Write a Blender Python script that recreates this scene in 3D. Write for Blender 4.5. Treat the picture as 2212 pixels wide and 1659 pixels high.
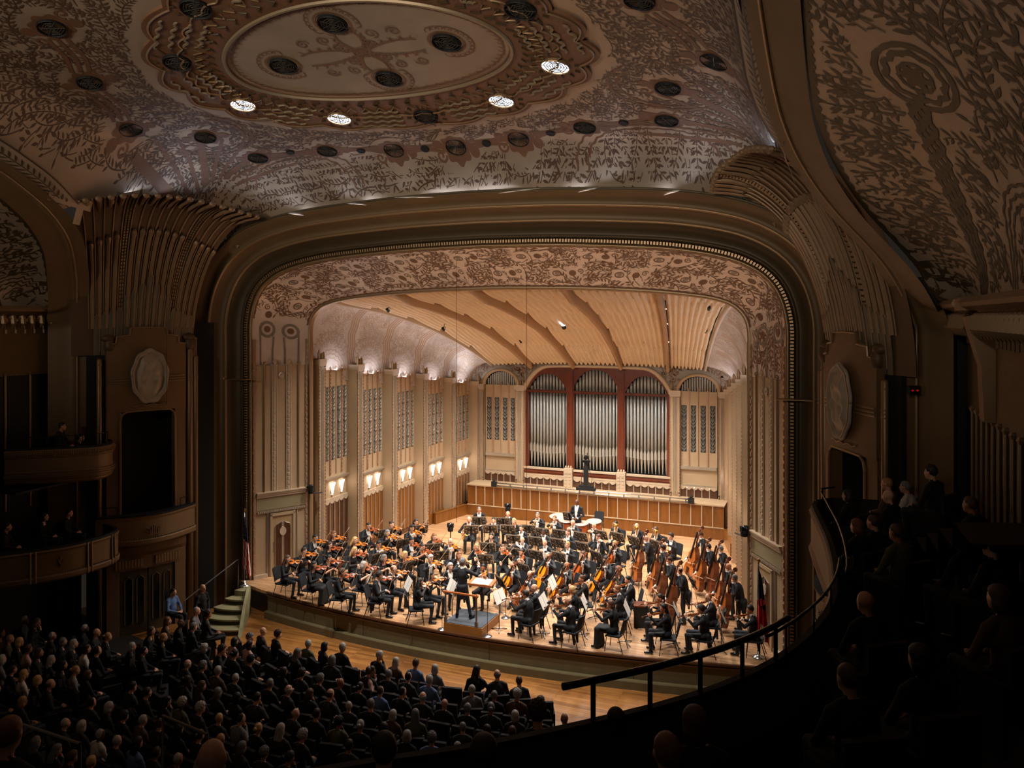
import bpy, math, random
import numpy as np
from mathutils import Vector, Matrix

for o in list(bpy.data.objects):
    bpy.data.objects.remove(o)
SC = bpy.context.scene
COL = SC.collection
RND = random.Random(7)
PI = math.pi

# ------------------------------------------------------------------ camera, world, big lights, exposure
# X = stage left/right (0 = centre line), Y = up-stage, Z = up, stage floor at z = 0
CAM = Vector((10.08, 0.0, 9.2)); YAW = math.radians(21.98); FPX = 1732.0; HORIZON = 684.0
cd = bpy.data.cameras.new('camera'); cam = bpy.data.objects.new('camera', cd); COL.objects.link(cam)
cam.location = CAM; cam.rotation_euler = (PI/2, 0, YAW)
cd.sensor_width = 36.0; cd.lens = FPX/2212*36.0
cd.shift_y = -(829.5-HORIZON)/2212
cd.clip_start = 0.1; cd.clip_end = 200
SC.camera = cam
SC.view_settings.view_transform = 'Standard'; SC.view_settings.look = 'None'
SC.view_settings.gamma = 1.0; SC.view_settings.use_curve_mapping = False
SC.view_settings.exposure = 0.0
wd = bpy.data.worlds.new('dim_hall'); SC.world = wd; wd.use_nodes = True
wd.node_tree.nodes['Background'].inputs[0].default_value = (1.0, 0.80, 0.60, 1)
wd.node_tree.nodes['Background'].inputs[1].default_value = 0.016
try:
    SC.cycles.use_denoising = True
    SC.cycles.max_bounces = 6
    SC.cycles.sample_clamp_indirect = 4.0
except Exception:
    pass

def lamp(kind, name, loc, aim, energy, color=(1, 1, 1), size=0.2, size_y=None, angle=80, blend=0.6):
    d = bpy.data.lights.new(name, kind); d.energy = energy; d.color = color
    if kind == 'AREA':
        d.shape = 'RECTANGLE' if size_y else 'SQUARE'; d.size = size
        if size_y: d.size_y = size_y
    else:
        d.shadow_soft_size = size
    if kind == 'SPOT':
        d.spot_size = math.radians(angle); d.spot_blend = blend
    o = bpy.data.objects.new(name, d); COL.objects.link(o); o.location = loc
    v = Vector(aim) - Vector(loc)
    o.rotation_euler = v.to_track_quat('-Z', 'Y').to_euler()
    return o

WARM = (1.0, 0.86, 0.70); NEUT = (1.0, 0.945, 0.87); COOL = (0.70, 0.79, 1.0)
# downlights between the rows of the stage shell
for (y, zz) in ((25.2, 9.62), (27.6, 9.2), (30.0, 8.7), (32.2, 7.9)):
    for x in (-4.4, -2.2, 0, 2.2, 4.4):
        x2 = x*(1.0-(y-25)*0.035)
        lamp('SPOT', 'stage_downlight', (x2, y, zz), (x2*1.12, y-0.35, 0), 720, NEUT, 0.12, angle=120, blend=0.8)
# front-of-house lights in the lit ceiling roundels, aimed at the players
for x, y, z in ((-4.32, 16.85, 14.55), (4.32, 16.85, 14.55), (-2.38, 18.38, 14.4), (2.38, 18.38, 14.4)):
    lamp('SPOT', 'ceiling_spot', (x, y, z), (x*0.8, 24.2, 0), 4200, NEUT, 0.15, angle=46, blend=0.9)
    lamp('SPOT', 'ceiling_glow', (x, y, z), (x*1.1, y-3, 0), 12, WARM, 0.15, angle=150, blend=1)
# uplights lying behind the proscenium cornice and behind the tops of the corner fans
for x in (-6, -3.6, -1.2, 1.2, 3.6, 6):
    lamp('AREA', 'cornice_uplight', (x, 21.36, 12.80-abs(x)**2*0.009), (x*0.9, 20.5, 14.3), 7, COOL, 2.3, 0.10)
for sx in (-1, 1):
    for (x, y, z, ax, ay, az) in ((7.75, 20.2, 12.62, 6.6, 19.6, 14.2), (8.2, 19.0, 12.78, 7.2, 18.3, 14.3), (8.75, 17.6, 12.8, 7.7, 17.0, 14.2)):
        lamp('AREA', 'fan_uplight', (sx*x, y, z), (sx*ax, ay, az), 5 if y > 18 else 2.5, COOL, 1.2, 0.12)
# added unseen fill spots: wash the arch, the vaults and the dome, not the seats
for x in (-7, 0, 7):
    lamp('SPOT', 'hall_fill_spot', (x, -7, 12.6), (x*0.9, 21, 12.6), 2300, WARM, 0.5, angle=46, blend=0.85)
for sx in (-1, 1):
    lamp('SPOT', 'hall_fill_spot', (-sx*6, -6, 12.6), (sx*11.6, 11, 13.2), 1600, WARM, 0.5, angle=36, blend=0.85)
    lamp('SPOT', 'hall_fill_spot', (sx*5, -5, 12.0), (sx*2.5, 13.5, 15.4), 2900, WARM, 0.5, angle=52, blend=0.85)

# strips behind the tops of the side bays
for sx in (-1, 1):
    for k in range(5):
        t = (k+.5)/5; zt = 7.28*(1-t)+5.98*t; x = 7.72-.385*k+.17; y = 25.05+2.0*k+1.0
        o = lamp('AREA', 'cove_strip', (sx*x, y, zt-.02), (sx*(x+.12), y, zt+1.0), 26, (0.86, 0.89, 1.0), 0.06, 1.5)

# ------------------------------------------------------------------ materials
def lin(c):
    return tuple(((v/255)/12.92 if v/255 <= 0.04045 else ((v/255+0.055)/1.055)**2.4) for v in c) + (1.0,)
MATS = {}
def mat(name, col, rough=0.6, metal=0.0, noise=0.0, nscale=6.0, bump=0.0, bscale=60.0, emit=0.0, ecol=None, stretch=None, spec=0.5, coat=0.0):
    m = bpy.data.materials.new(name); m.use_nodes = True
    nt = m.node_tree; b = nt.nodes['Principled BSDF']
    c = lin(col)
    b.inputs['Base Color'].default_value = c
    b.inputs['Roughness'].default_value = rough; b.inputs['Metallic'].default_value = metal
    b.inputs['Specular IOR Level'].default_value = spec
    if coat: b.inputs['Coat Weight'].default_value = coat; b.inputs['Coat Roughness'].default_value = 0.15
    tc = None
    if noise or bump:
        tc = nt.nodes.new('ShaderNodeTexCoord'); mp = nt.nodes.new('ShaderNodeMapping')
        nt.links.new(tc.outputs['Object'], mp.inputs['Vector'])
        if stretch: mp.inputs['Scale'].default_value = stretch
    if noise:
        n = nt.nodes.new('ShaderNodeTexNoise'); n.inputs['Scale'].default_value = nscale; n.inputs['Detail'].default_value = 5
        nt.links.new(mp.outputs['Vector'], n.inputs['Vector'])
        r = nt.nodes.new('ShaderNodeMapRange'); r.inputs['From Min'].default_value = 0.3; r.inputs['From Max'].default_value = 0.7
        r.inputs['To Min'].default_value = 1-noise; r.inputs['To Max'].default_value = 1+noise
        nt.links.new(n.outputs['Fac'], r.inputs['Value'])
        mx = nt.nodes.new('ShaderNodeVectorMath'); mx.operation = 'SCALE'
        mx.inputs[0].default_value = c[:3]
        nt.links.new(r.outputs['Result'], mx.inputs['Scale'])
        nt.links.new(mx.outputs['Vector'], b.inputs['Base Color'])
    if bump:
        n2 = nt.nodes.new('ShaderNodeTexNoise'); n2.inputs['Scale'].default_value = bscale; n2.inputs['Detail'].default_value = 3
        nt.links.new(mp.outputs['Vector'], n2.inputs['Vector'])
        bp = nt.nodes.new('ShaderNodeBump'); bp.inputs['Strength'].default_value = bump; bp.inputs['Distance'].default_value = 0.02
        nt.links.new(n2.outputs['Fac'], bp.inputs['Height']); nt.links.new(bp.outputs['Normal'], b.inputs['Normal'])
    if emit:
        b.inputs['Emission Color'].default_value = lin(ecol or col); b.inputs['Emission Strength'].default_value = emit
    MATS[name] = m
    return m

def wood_boards(name, c1, c2, bw, bh, rough, rot=0.0):
    m = bpy.data.materials.new(name); m.use_nodes = True
    nt = m.node_tree; b = nt.nodes['Principled BSDF']; b.inputs['Roughness'].default_value = rough
    tc = nt.nodes.new('ShaderNodeTexCoord'); mp = nt.nodes.new('ShaderNodeMapping')
    mp.inputs['Rotation'].default_value = (0, 0, rot)
    nt.links.new(tc.outputs['Object'], mp.inputs['Vector'])
    br = nt.nodes.new('ShaderNodeTexBrick')
    br.inputs['Color1'].default_value = lin(c1); br.inputs['Color2'].default_value = lin(c2)
    br.inputs['Mortar'].default_value = lin(tuple(v*0.72 for v in c2)); br.inputs['Scale'].default_value = 1.0
    br.inputs['Mortar Size'].default_value = 0.004; br.inputs['Brick Width'].default_value = bw; br.inputs['Row Height'].default_value = bh
    br.offset = 0.37; br.offset_frequency = 3
    nt.links.new(mp.outputs['Vector'], br.inputs['Vector'])
    mp2 = nt.nodes.new('ShaderNodeMapping'); mp2.inputs['Scale'].default_value = (0.9, 9.0, 1.0); mp2.inputs['Rotation'].default_value = (0, 0, rot)
    nt.links.new(tc.outputs['Object'], mp2.inputs['Vector'])
    n = nt.nodes.new('ShaderNodeTexNoise'); n.inputs['Scale'].default_value = 1.6; n.inputs['Detail'].default_value = 7; n.inputs['Roughness'].default_value = 0.65
    nt.links.new(mp2.outputs['Vector'], n.inputs['Vector'])
    n3 = nt.nodes.new('ShaderNodeTexNoise'); n3.inputs['Scale'].default_value = 0.5; n3.inputs['Detail'].default_value = 3
    nt.links.new(tc.outputs['Object'], n3.inputs['Vector'])
    ad = nt.nodes.new('ShaderNodeMath'); ad.operation = 'ADD'
    nt.links.new(n.outputs['Fac'], ad.inputs[0]); nt.links.new(n3.outputs['Fac'], ad.inputs[1])
    r = nt.nodes.new('ShaderNodeMapRange'); r.inputs['From Min'].default_value = 0.65; r.inputs['From Max'].default_value = 1.35
    r.inputs['To Min'].default_value = 0.62; r.inputs['To Max'].default_value = 1.3
    nt.links.new(ad.outputs[0], r.inputs['Value'])
    mx = nt.nodes.new('ShaderNodeVectorMath'); mx.operation = 'SCALE'
    nt.links.new(br.outputs['Color'], mx.inputs[0]); nt.links.new(r.outputs['Result'], mx.inputs['Scale'])
    nt.links.new(mx.outputs['Vector'], b.inputs['Base Color'])
    MATS[name] = m
    return m

wood_boards('stage_boards', (206, 162, 120), (172, 126, 86), 1.3, 0.083, 0.42)
wood_boards('hall_boards', (176, 120, 62), (140, 88, 40), 1.6, 0.09, 0.35)
mat('plaster', (182, 156, 124), 0.55, 0.15, 0.05, 1.5)
mat('plaster_pale', (196, 174, 148), 0.5, 0.2, 0.05, 2)
mat('bead', (186, 150, 122), 0.4, 0.35)
mat('silver', (196, 184, 166), 0.38, 0.75, 0.08, 4)
mat('silver_leaf', (198, 184, 172), 0.5, 0.35, 0.14, 1.4, 0.25, 7)
mat('relief_line', (180, 156, 132), 0.5, 0.3)
mat('leaf_brown', (126, 92, 66), 0.55, 0.2, 0.12, 3)
mat('soffit_ground', (228, 208, 194), 0.42, 0.25, 0.12, 1.2)
mat('soffit_grey', (150, 138, 124), 0.5, 0.4, 0.16, 1.6)
mat('panel_wood', (122, 74, 26), 0.3, 0, 0.22, 2.2, stretch=(3, 3, 0.5), coat=0.25)
mat('panel_wood_dark', (74, 40, 22), 0.3, 0, 0.2, 2.2, stretch=(3, 3, 0.5), coat=0.25)
mat('organ_wood', (104, 48, 26), 0.32, 0, 0.2, 2, stretch=(3, 3, 0.5), coat=0.25)
mat('organ_pipe', (186, 188, 184), 0.4, 0.3, 0.08, 3)
mat('organ_mouth', (214, 206, 190), 0.35, 0.7)
mat('black', (10, 10, 9), 0.7)
mat('black_gloss', (16, 16, 18), 0.25)
mat('grille_back', (40, 42, 44), 0.7)
mat('grille_line', (142, 140, 130), 0.5, 0.5)
mat('shell_cream', (234, 208, 172), 0.5, 0.05, 0.05, 1.2)
mat('shell_rib', (178, 140, 102), 0.55, 0.05)
mat('shell_bead', (255, 246, 230), 0.4, 0.0)
mat('brown_band', (112, 88, 58), 0.55, 0.15, 0.08, 1.2, 0.15, 40)
mat('brown_dark', (78, 64, 42), 0.5, 0.25, 0.08, 1.5)
mat('gilt_edge', (160, 132, 98), 0.4, 0.55)
mat('ceiling_ground', (172, 152, 130), 0.5, 0.35, 0.12, 0.9)
mat('ceiling_leaf', (92, 68, 50), 0.55, 0.15, 0.12, 2)
mat('ceiling_ring', (120, 86, 62), 0.55, 0.2, 0.1, 1.4)
mat('medallion_ground', (160, 144, 124), 0.5, 0.3, 0.1, 1.1)
mat('ring_wave', (150, 132, 106), 0.45, 0.4)
mat('vent_black', (9, 9, 8), 0.7)
mat('vent_rib', (70, 64, 54), 0.5, 0.4)
mat('lamp_white', (255, 255, 255), 0.4, emit=9.0, ecol=(226, 236, 255))
mat('cove_tube', (255, 255, 255), 0.4, emit=40.0, ecol=(232, 236, 255))
mat('sconce_glass', (255, 250, 240), 0.3, emit=5.0, ecol=(255, 240, 226))
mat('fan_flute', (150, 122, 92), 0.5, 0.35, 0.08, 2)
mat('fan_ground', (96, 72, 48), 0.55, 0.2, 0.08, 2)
mat('shield', (112, 102, 84), 0.5, 0.35, 0.08, 2)
mat('tower', (118, 88, 56), 0.55, 0.15, 0.06, 2, 0.2, 50)
mat('tower_trim', (146, 118, 86), 0.42, 0.45)
mat('relief_stone', (172, 156, 134), 0.6, 0.15, 0.1, 5)
mat('fascia', (134, 106, 72), 0.55, 0.15, 0.06, 2)
mat('ochre_wall', (104, 76, 34), 0.7, 0, 0.08, 3, 0.2, 60)
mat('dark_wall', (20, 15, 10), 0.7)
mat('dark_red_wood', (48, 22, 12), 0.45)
mat('dark_green', (92, 86, 58), 0.6, 0, 0.1, 3)
mat('apron', (104, 92, 62), 0.6, 0, 0.1, 2.5, 0.2, 60)
mat('nosing', (86, 52, 30), 0.35)
mat('stair_tread', (150, 142, 104), 0.7, 0, 0.1, 4)
mat('stair_riser', (74, 68, 44), 0.7)
mat('door_face', (176, 146, 108), 0.5, 0.15)
mat('olive_band', (150, 136, 104), 0.6, 0.1)
mat('steel', (150, 150, 150), 0.3, 0.9)
mat('chair_fabric', (22, 24, 29), 0.8)
mat('chair_metal', (18, 18, 18), 0.35, 0.3)
mat('stand_black', (14, 13, 12), 0.5)
mat('paper', (236, 230, 220), 0.8)
mat('paper_backlit', (214, 194, 172), 0.8)  # backlit side of the sheets, shade painted into the colour
mat('podium_mat', (62, 68, 76), 0.85)
mat('podium_wood', (150, 98, 46), 0.4, 0, 0.15, 3, stretch=(0.6, 3, 3))
mat('cherry', (176, 96, 50), 0.35, 0, 0.1, 3)
mat('violin_wood', (206, 112, 26), 0.25, 0, 0.16, 9, coat=0.6)
mat('violin_red', (158, 68, 20), 0.25, 0, 0.16, 9, coat=0.6)
mat('cello_wood', (224, 132, 18), 0.25, 0, 0.14, 5, coat=0.6)
mat('cello_red', (172, 78, 22), 0.25, 0, 0.14, 5, coat=0.6)
mat('bass_wood', (172, 92, 32), 0.28, 0, 0.18, 3, coat=0.6)
mat('bass_brown', (112, 58, 32), 0.28, 0, 0.18, 3, coat=0.6)
mat('rib_wood', (122, 56, 16), 0.3, 0, 0.14, 5, coat=0.4)
mat('ebony', (18, 14, 12), 0.35)
mat('bow_stick', (176, 132, 96), 0.35)
mat('bow_hair', (226, 216, 200), 0.6)
mat('brass', (212, 164, 84), 0.25, 0.9)
mat('silver_metal', (210, 210, 208), 0.22, 0.9)
mat('bassoon_wood', (86, 34, 20), 0.3, coat=0.4)
mat('drum_skin', (186, 158, 144), 0.5)
mat('copper', (150, 82, 46), 0.3, 0.7)
SKINS = [mat('skin_light', (226, 172, 142), 0.5), mat('skin_mid', (206, 148, 114), 0.5), mat('skin_tan', (172, 116, 82), 0.5), mat('skin_dark', (92, 58, 42), 0.5)]
CLOTH = mat('suit_black', (24, 26, 32), 0.75, 0, 0.12, 8)
mat('dress_black', (15, 15, 18), 0.8)
mat('sheer_black', (44, 36, 36), 0.7)
mat('shirt_white', (236, 230, 224), 0.7)
mat('trouser_black', (26, 28, 34), 0.8)
mat('shoe_black', (12, 12, 13), 0.2)
mat('eye_dark', (40, 26, 20), 0.4)
mat('lip', (164, 88, 76), 0.5)
HAIR = {k: mat('hair_'+k, c, 0.55, 0, 0.25, 40, stretch=(1, 1, 0.25)) for k, c in dict(black=(18, 15, 14), dark=(44, 29, 22), brown=(84, 54, 36), auburn=(122, 74, 42), blonde=(206, 164, 108), sandy=(176, 132, 84), grey=(118, 114, 112), white=(178, 172, 166), red=(168, 92, 54)).items()}
mat('flag_red', (190, 30, 32), 0.7); mat('flag_white', (226, 220, 210), 0.7); mat('flag_blue', (24, 30, 62), 0.7)
mat('gold', (196, 156, 80), 0.3, 0.8)
mat('seat_cloth', (26, 18, 14), 0.85)
AUD = [mat('aud_'+n, c, 0.85) for n, c in (('black', (22, 20, 19)), ('charcoal', (46, 44, 44)), ('grey', (120, 118, 116)), ('white', (216, 208, 198)), ('blue', (96, 122, 168)), ('brown', (92, 66, 44)), ('red', (120, 48, 40)), ('olive', (92, 88, 62)), ('pink', (214, 170, 160)))]
AUDN = ['black', 'charcoal', 'grey', 'white', 'blue', 'brown', 'red', 'olive', 'pink']
mat('jeans', (70, 100, 146), 0.85)
mat('red_led', (160, 20, 16), 0.5, emit=0.35, ecol=(190, 22, 16))
mat('screen_glow', (255, 255, 255), 0.4, emit=2.0)

# ------------------------------------------------------------------ mesh builder
class MB:
    def __init__(s):
        s.v = []; s.f = []; s.m = []
    def add(s, vs, fs, mi=0):
        o = len(s.v); s.v.extend([tuple(v) for v in vs])
        for f in fs:
            s.f.append(tuple(i+o for i in f)); s.m.append(mi)
    def box(s, x0, x1, y0, y1, z0, z1, mi=0, M=None):
        vs = [Vector((x, y, z)) for z in (z0, z1) for y in (y0, y1) for x in (x0, x1)]
        if M is not None: vs = [M @ v for v in vs]
        s.add(vs, [(0, 2, 3, 1), (4, 5, 7, 6), (0, 1, 5, 4), (2, 6, 7, 3), (0, 4, 6, 2), (1, 3, 7, 5)], mi)
    def obox(s, c, ax, ay, az, hx, hy, hz, mi=0):
        c = Vector(c); ax = Vector(ax)*hx; ay = Vector(ay)*hy; az = Vector(az)*hz
        vs = [c+ax*i+ay*j+az*k for k in (-1, 1) for j in (-1, 1) for i in (-1, 1)]
        s.add(vs, [(0, 2, 3, 1), (4, 5, 7, 6), (0, 1, 5, 4), (2, 6, 7, 3), (0, 4, 6, 2), (1, 3, 7, 5)], mi)
    def tube(s, pts, r, n=6, mi=0, caps=True, M=None):
        pts = [Vector(p) for p in pts]
        if M is not None: pts = [M @ p for p in pts]
        rs = r if hasattr(r, '__len__') else [r]*len(pts)
        rings = []
        up = None
        for i, p in enumerate(pts):
            t = (pts[min(i+1, len(pts)-1)] - pts[max(i-1, 0)])
            if t.length < 1e-9: t = Vector((0, 0, 1))
            t.normalize()
            if up is None:
                up = Vector((0, 0, 1)) if abs(t.z) < 0.9 else Vector((1, 0, 0))
            a = t.cross(up)
            if a.length < 1e-6: a = t.orthogonal()
            a.normalize()
            up = a.cross(t)
            up.normalize()
            rings.append([p+(a*math.cos(2*PI*k/n)+up*math.sin(2*PI*k/n))*rs[i] for k in range(n)])
        o = len(s.v); base = o
        for rg in rings: s.v.extend([tuple(v) for v in rg])
        for i in range(len(rings)-1):
            for k in range(n):
                a0 = base+i*n+k; a1 = base+i*n+(k+1) % n
                s.f.append((a0, a1, a1+n, a0+n)); s.m.append(mi)
        if caps:
            s.f.append(tuple(base+k for k in reversed(range(n)))); s.m.append(mi)
            e = base+(len(rings)-1)*n
            s.f.append(tuple(e+k for k in range(n))); s.m.append(mi)
    def lathe(s, prof, n=16, mi=0, M=None, c=(0, 0, 0)):
        base = len(s.v); vs = []
        for (r, z) in prof:
            for k in range(n):
                vs.append(Vector((c[0]+r*math.cos(2*PI*k/n), c[1]+r*math.sin(2*PI*k/n), c[2]+z)))
        if M is not None: vs = [M @ v for v in vs]
        s.v.extend([tuple(v) for v in vs])
        for i in range(len(prof)-1):
            for k in range(n):
                a0 = base+i*n+k; a1 = base+i*n+(k+1) % n
                s.f.append((a0, a1, a1+n, a0+n)); s.m.append(mi)
        s.f.append(tuple(base+k for k in reversed(range(n)))); s.m.append(mi)
        e = base+(len(prof)-1)*n
        s.f.append(tuple(e+k for k in range(n))); s.m.append(mi)
    def prism(s, poly, z0, z1, mi=0, M=None):
        n = len(poly)
        vs = [Vector((p[0], p[1], z0)) for p in poly]+[Vector((p[0], p[1], z1)) for p in poly]
        if M is not None: vs = [M @ v for v in vs]
        fs = [tuple(reversed(range(n))), tuple(range(n, 2*n))]+[(i, (i+1) % n, (i+1) % n+n, i+n) for i in range(n)]
        s.add(vs, fs, mi)
    def grid(s, rows, mi=0, closed=False):
        nr = len(rows); nc = len(rows[0]); base = len(s.v)
        for r in rows: s.v.extend([tuple(p) for p in r])
        for i in range(nr-1):
            for j in range(nc if closed else nc-1):
                j2 = (j+1) % nc
                s.f.append((base+i*nc+j, base+i*nc+j2, base+(i+1)*nc+j2, base+(i+1)*nc+j)); s.m.append(mi)
    def ell(s, c, r, n=10, m=6, mi=0, M=None):
        prof = [(math.sin(PI*i/m), -math.cos(PI*i/m)) for i in range(m+1)]
        base = len(s.v); vs = []
        for (q, z) in prof:
            for k in range(n):
                vs.append(Vector((c[0]+r[0]*q*math.cos(2*PI*k/n), c[1]+r[1]*q*math.sin(2*PI*k/n), c[2]+r[2]*z)))
        if M is not None: vs = [M @ v for v in vs]
        s.v.extend([tuple(v) for v in vs])
        for i in range(m):
            for k in range(n):
                a0 = base+i*n+k; a1 = base+i*n+(k+1) % n
                s.f.append((a0, a1, a1+n, a0+n)); s.m.append(mi)
    def mesh(s, name, mats, smooth=False):
        me = bpy.data.meshes.new(name); me.from_pydata(s.v, [], s.f)
        for m in (mats if isinstance(mats, (list, tuple)) else [mats]):
            me.materials.append(MATS[m] if isinstance(m, str) else m)
        if any(s.m): me.polygons.foreach_set('material_index', s.m)
        if smooth: me.polygons.foreach_set('use_smooth', [True]*len(s.f))
        me.update()
        return me

def obj(name, mb, mats, parent=None, smooth=False, label=None, loc=None):
    me = mb if isinstance(mb, bpy.types.Mesh) else mb.mesh(name, mats, smooth)
    o = bpy.data.objects.new(name, me); COL.objects.link(o)
    if parent is not None: o.parent = parent
    if label: o['label'] = label
    if loc is not None: o.location = loc
    return o
def tag(o, label, cat, group=None, kind=None):
    o['label'] = label; o['category'] = cat
    if group: o['group'] = group
    if kind: o['kind'] = kind
    return o
def empty(name, loc, rz, label, cat, group=None, kind=None):
    o = bpy.data.objects.new(name, None); COL.objects.link(o); o.empty_display_size = 0.2
    o.location = loc; o.rotation_euler = (0, 0, rz)
    return tag(o, label, cat, group, kind)
def stuff(o):
    o['kind'] = 'stuff'; return o
def struct(name, mb, mats, label, cat='wall', smooth=False):
    return tag(obj(name, mb, mats, smooth=smooth), label, cat, kind='structure')
def sroot(name, label, cat='wall'):
    o = bpy.data.objects.new(name, None); COL.objects.link(o); o.empty_display_size = 0.2
    return tag(o, label, cat, kind='structure')
def catmull(pts, n):
    P = [np.array(p, float) for p in pts]
    P = [2*P[0]-P[1]]+P+[2*P[-1]-P[-2]]
    out = []
    for i in range(1, len(P)-2):
        for k in range(n):
            t = k/n; a, b, c, d = P[i-1], P[i], P[i+1], P[i+2]
            out.append(0.5*((2*b)+(c-a)*t+(2*a-5*b+4*c-d)*t*t+(3*b-a-3*c+d)*t**3))
    out.append(P[-2]); return out
def resample(P, n):
    P = np.array(P, float); d = np.r_[0, np.cumsum(np.linalg.norm(np.diff(P, axis=0), axis=1))]
    t = np.linspace(0, d[-1], n)
    return np.stack([np.interp(t, d, P[:, k]) for k in range(P.shape[1])], 1), d[-1]
def frame(o, u, n):
    """local (u, depth towards the room, z) -> world"""
    u = Vector(u).normalized(); n = Vector(n).normalized(); z = Vector((0, 0, 1))
    return Matrix(((u.x, n.x, z.x, o[0]), (u.y, n.y, z.y, o[1]), (u.z, n.z, z.z, o[2]), (0, 0, 0, 1)))
ORD = ['first', 'second', 'third', 'fourth', 'fifth', 'sixth', 'seventh', 'eighth', 'ninth', 'tenth', 'eleventh', 'twelfth', 'thirteenth', 'fourteenth', 'fifteenth', 'sixteenth', 'seventeenth', 'eighteenth', 'nineteenth', 'twentieth']
def ordn(i):
    return ORD[i] if i < 20 else ('twenty-'+ORD[i-20] if i < 29 else ('thirtieth' if i == 29 else ('thirty-'+ORD[i-30] if i < 39 else ('fortieth' if i == 39 else 'forty-'+ORD[i-40]))))
def pix(x, y, z=0.0):
    """where the photograph's sight line through (x, y) meets the horizontal plane z (used only to read positions off the photo)"""
    u = (x-1106)/FPX; v = (y-HORIZON)/FPX
    d = Vector((u*math.cos(YAW)-math.sin(YAW), u*math.sin(YAW)+math.cos(YAW), -v))
    return CAM+d*((z-CAM.z)/d.z)
# ================================================================== vines painted / stencilled on surfaces
LEAF = [(0, 0), (.18, .24), (.42, .40), (.68, .30), (1, 0), (.68, -.30), (.42, -.40), (.18, -.24)]
def vines(w, h, inside, L, seed, field=None, passes=(1.0, 0.8, 0.62), wid=0.85, dens=1.0, curl=1.0):
    rr = random.Random(seed); cs = L*0.165
    nx, ny = int(w/cs)+2, int(h/cs)+2
    occ = np.zeros((nx, ny), bool)
    stems = []; leaves = []
    def cell(x, y): return int(x/cs), int(y/cs)
    def free(x, y):
        if not (0 <= x < w and 0 <= y < h): return False
        return not occ[cell(x, y)]
    for pi_, sc in enumerate(passes):
        need = (9, 6, 4)[min(pi_, 2)]
        l = L*sc; ds = l*0.30
        cand = [(rr.random()*w, rr.random()*h) for _ in range(int(w*h/(l*l)*1.1*dens))]
        for (x, y) in cand:
            if not free(x, y) or not inside(x, y): continue
            th = (field(x, y) if field else rr.random()*2*PI)+rr.uniform(-.5, .5)
            k0 = rr.choice((-1, 1))*rr.uniform(.25, .9)/l*0.55*curl
            pts = [(x, y)]; mark = []; lv = []
            n = rr.randint(11, 28)
            own = set([cell(x, y)])
            for i in range(n):
                k = k0*(0.4+1.9*(i/n)**2)
                th += k*ds
                x2, y2 = x+ds*math.cos(th), y+ds*math.sin(th)
                if not (0 < x2 < w and 0 < y2 < h) or not inside(x2, y2): break
                c = cell(x2, y2)
                if occ[c] and c not in own: break
                x, y = x2, y2; pts.append((x, y)); own.add(c); mark.append(c)
                if i >= 1:
                    for sd in ((1, -1) if i % 2 else ()):
                        a = th+sd*rr.uniform(.75, 1.0)
                        ll = l*rr.uniform(.8, 1.1)*(1-.35*i/n)
                        ok = True; cc = []
                        for f in (.35, .65, 1.0):
                            px, py = x+math.cos(a)*ll*f, y+math.sin(a)*ll*f
                            if not (0 <= px < w and 0 <= py < h) or not inside(px, py): ok = False; break
                            ce = cell(px, py)
                            if occ[ce] and ce not in own: ok = False; break
                            cc.append(ce)
                        if ok:
                            lv.append((x+math.cos(a)*ll*.08, y+math.sin(a)*ll*.08, a, ll*.95)); mark += cc; own.update(cc)
            if len(pts) < need: continue
            if rr.random() < .6: lv.append((x, y, th, l*.9))
            stems.append((pts, l*0.055)); leaves += lv
            for c in mark:
                occ[c] = True
    return stems, leaves
def paint_vines(mb, surf, stems, leaves, off=0.006, wid=0.85, mi=0):
    for pts, r in stems:
        row = []
        for i, (x, y) in enumerate(pts):
            a = pts[max(i-1, 0)]; b = pts[min(i+1, len(pts)-1)]
            dx, dy = b[0]-a[0], b[1]-a[1]; d = math.hypot(dx, dy) or 1
            nx, ny = -dy/d*r, dx/d*r
            row.append((surf(x+nx, y+ny, off), surf(x-nx, y-ny, off)))
        mb.grid([[q[0], q[1]] for q in row], mi)
    for (x, y, a, l) in leaves:
        ca, sa = math.cos(a), math.sin(a)
        vs = [surf(x+l*(p*ca-q*wid*.5*sa), y+l*(p*sa+q*wid*.5*ca), off) for p, q in LEAF]
        mb.add(vs, [tuple(range(8))], mi)
def ribbon(mb, surf, pts, r, off=0.01, mi=0, wave=0, wl=0.3):
    P, Lg = resample(pts, max(4, int(len(pts)*6 if len(pts) < 30 else len(pts))))
    row = []
    for i in range(len(P)):
        a = P[max(i-1, 0)]; b = P[min(i+1, len(P)-1)]; d = b-a; d = d/(np.linalg.norm(d)+1e-9)
        n = np.array((-d[1], d[0])); s = Lg*i/(len(P)-1)
        c = P[i]+n*wave*math.sin(2*PI*s/wl)
        row.append([surf(*(c+n*r), off), surf(*(c-n*r), off)])
    mb.grid(row, mi)
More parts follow.
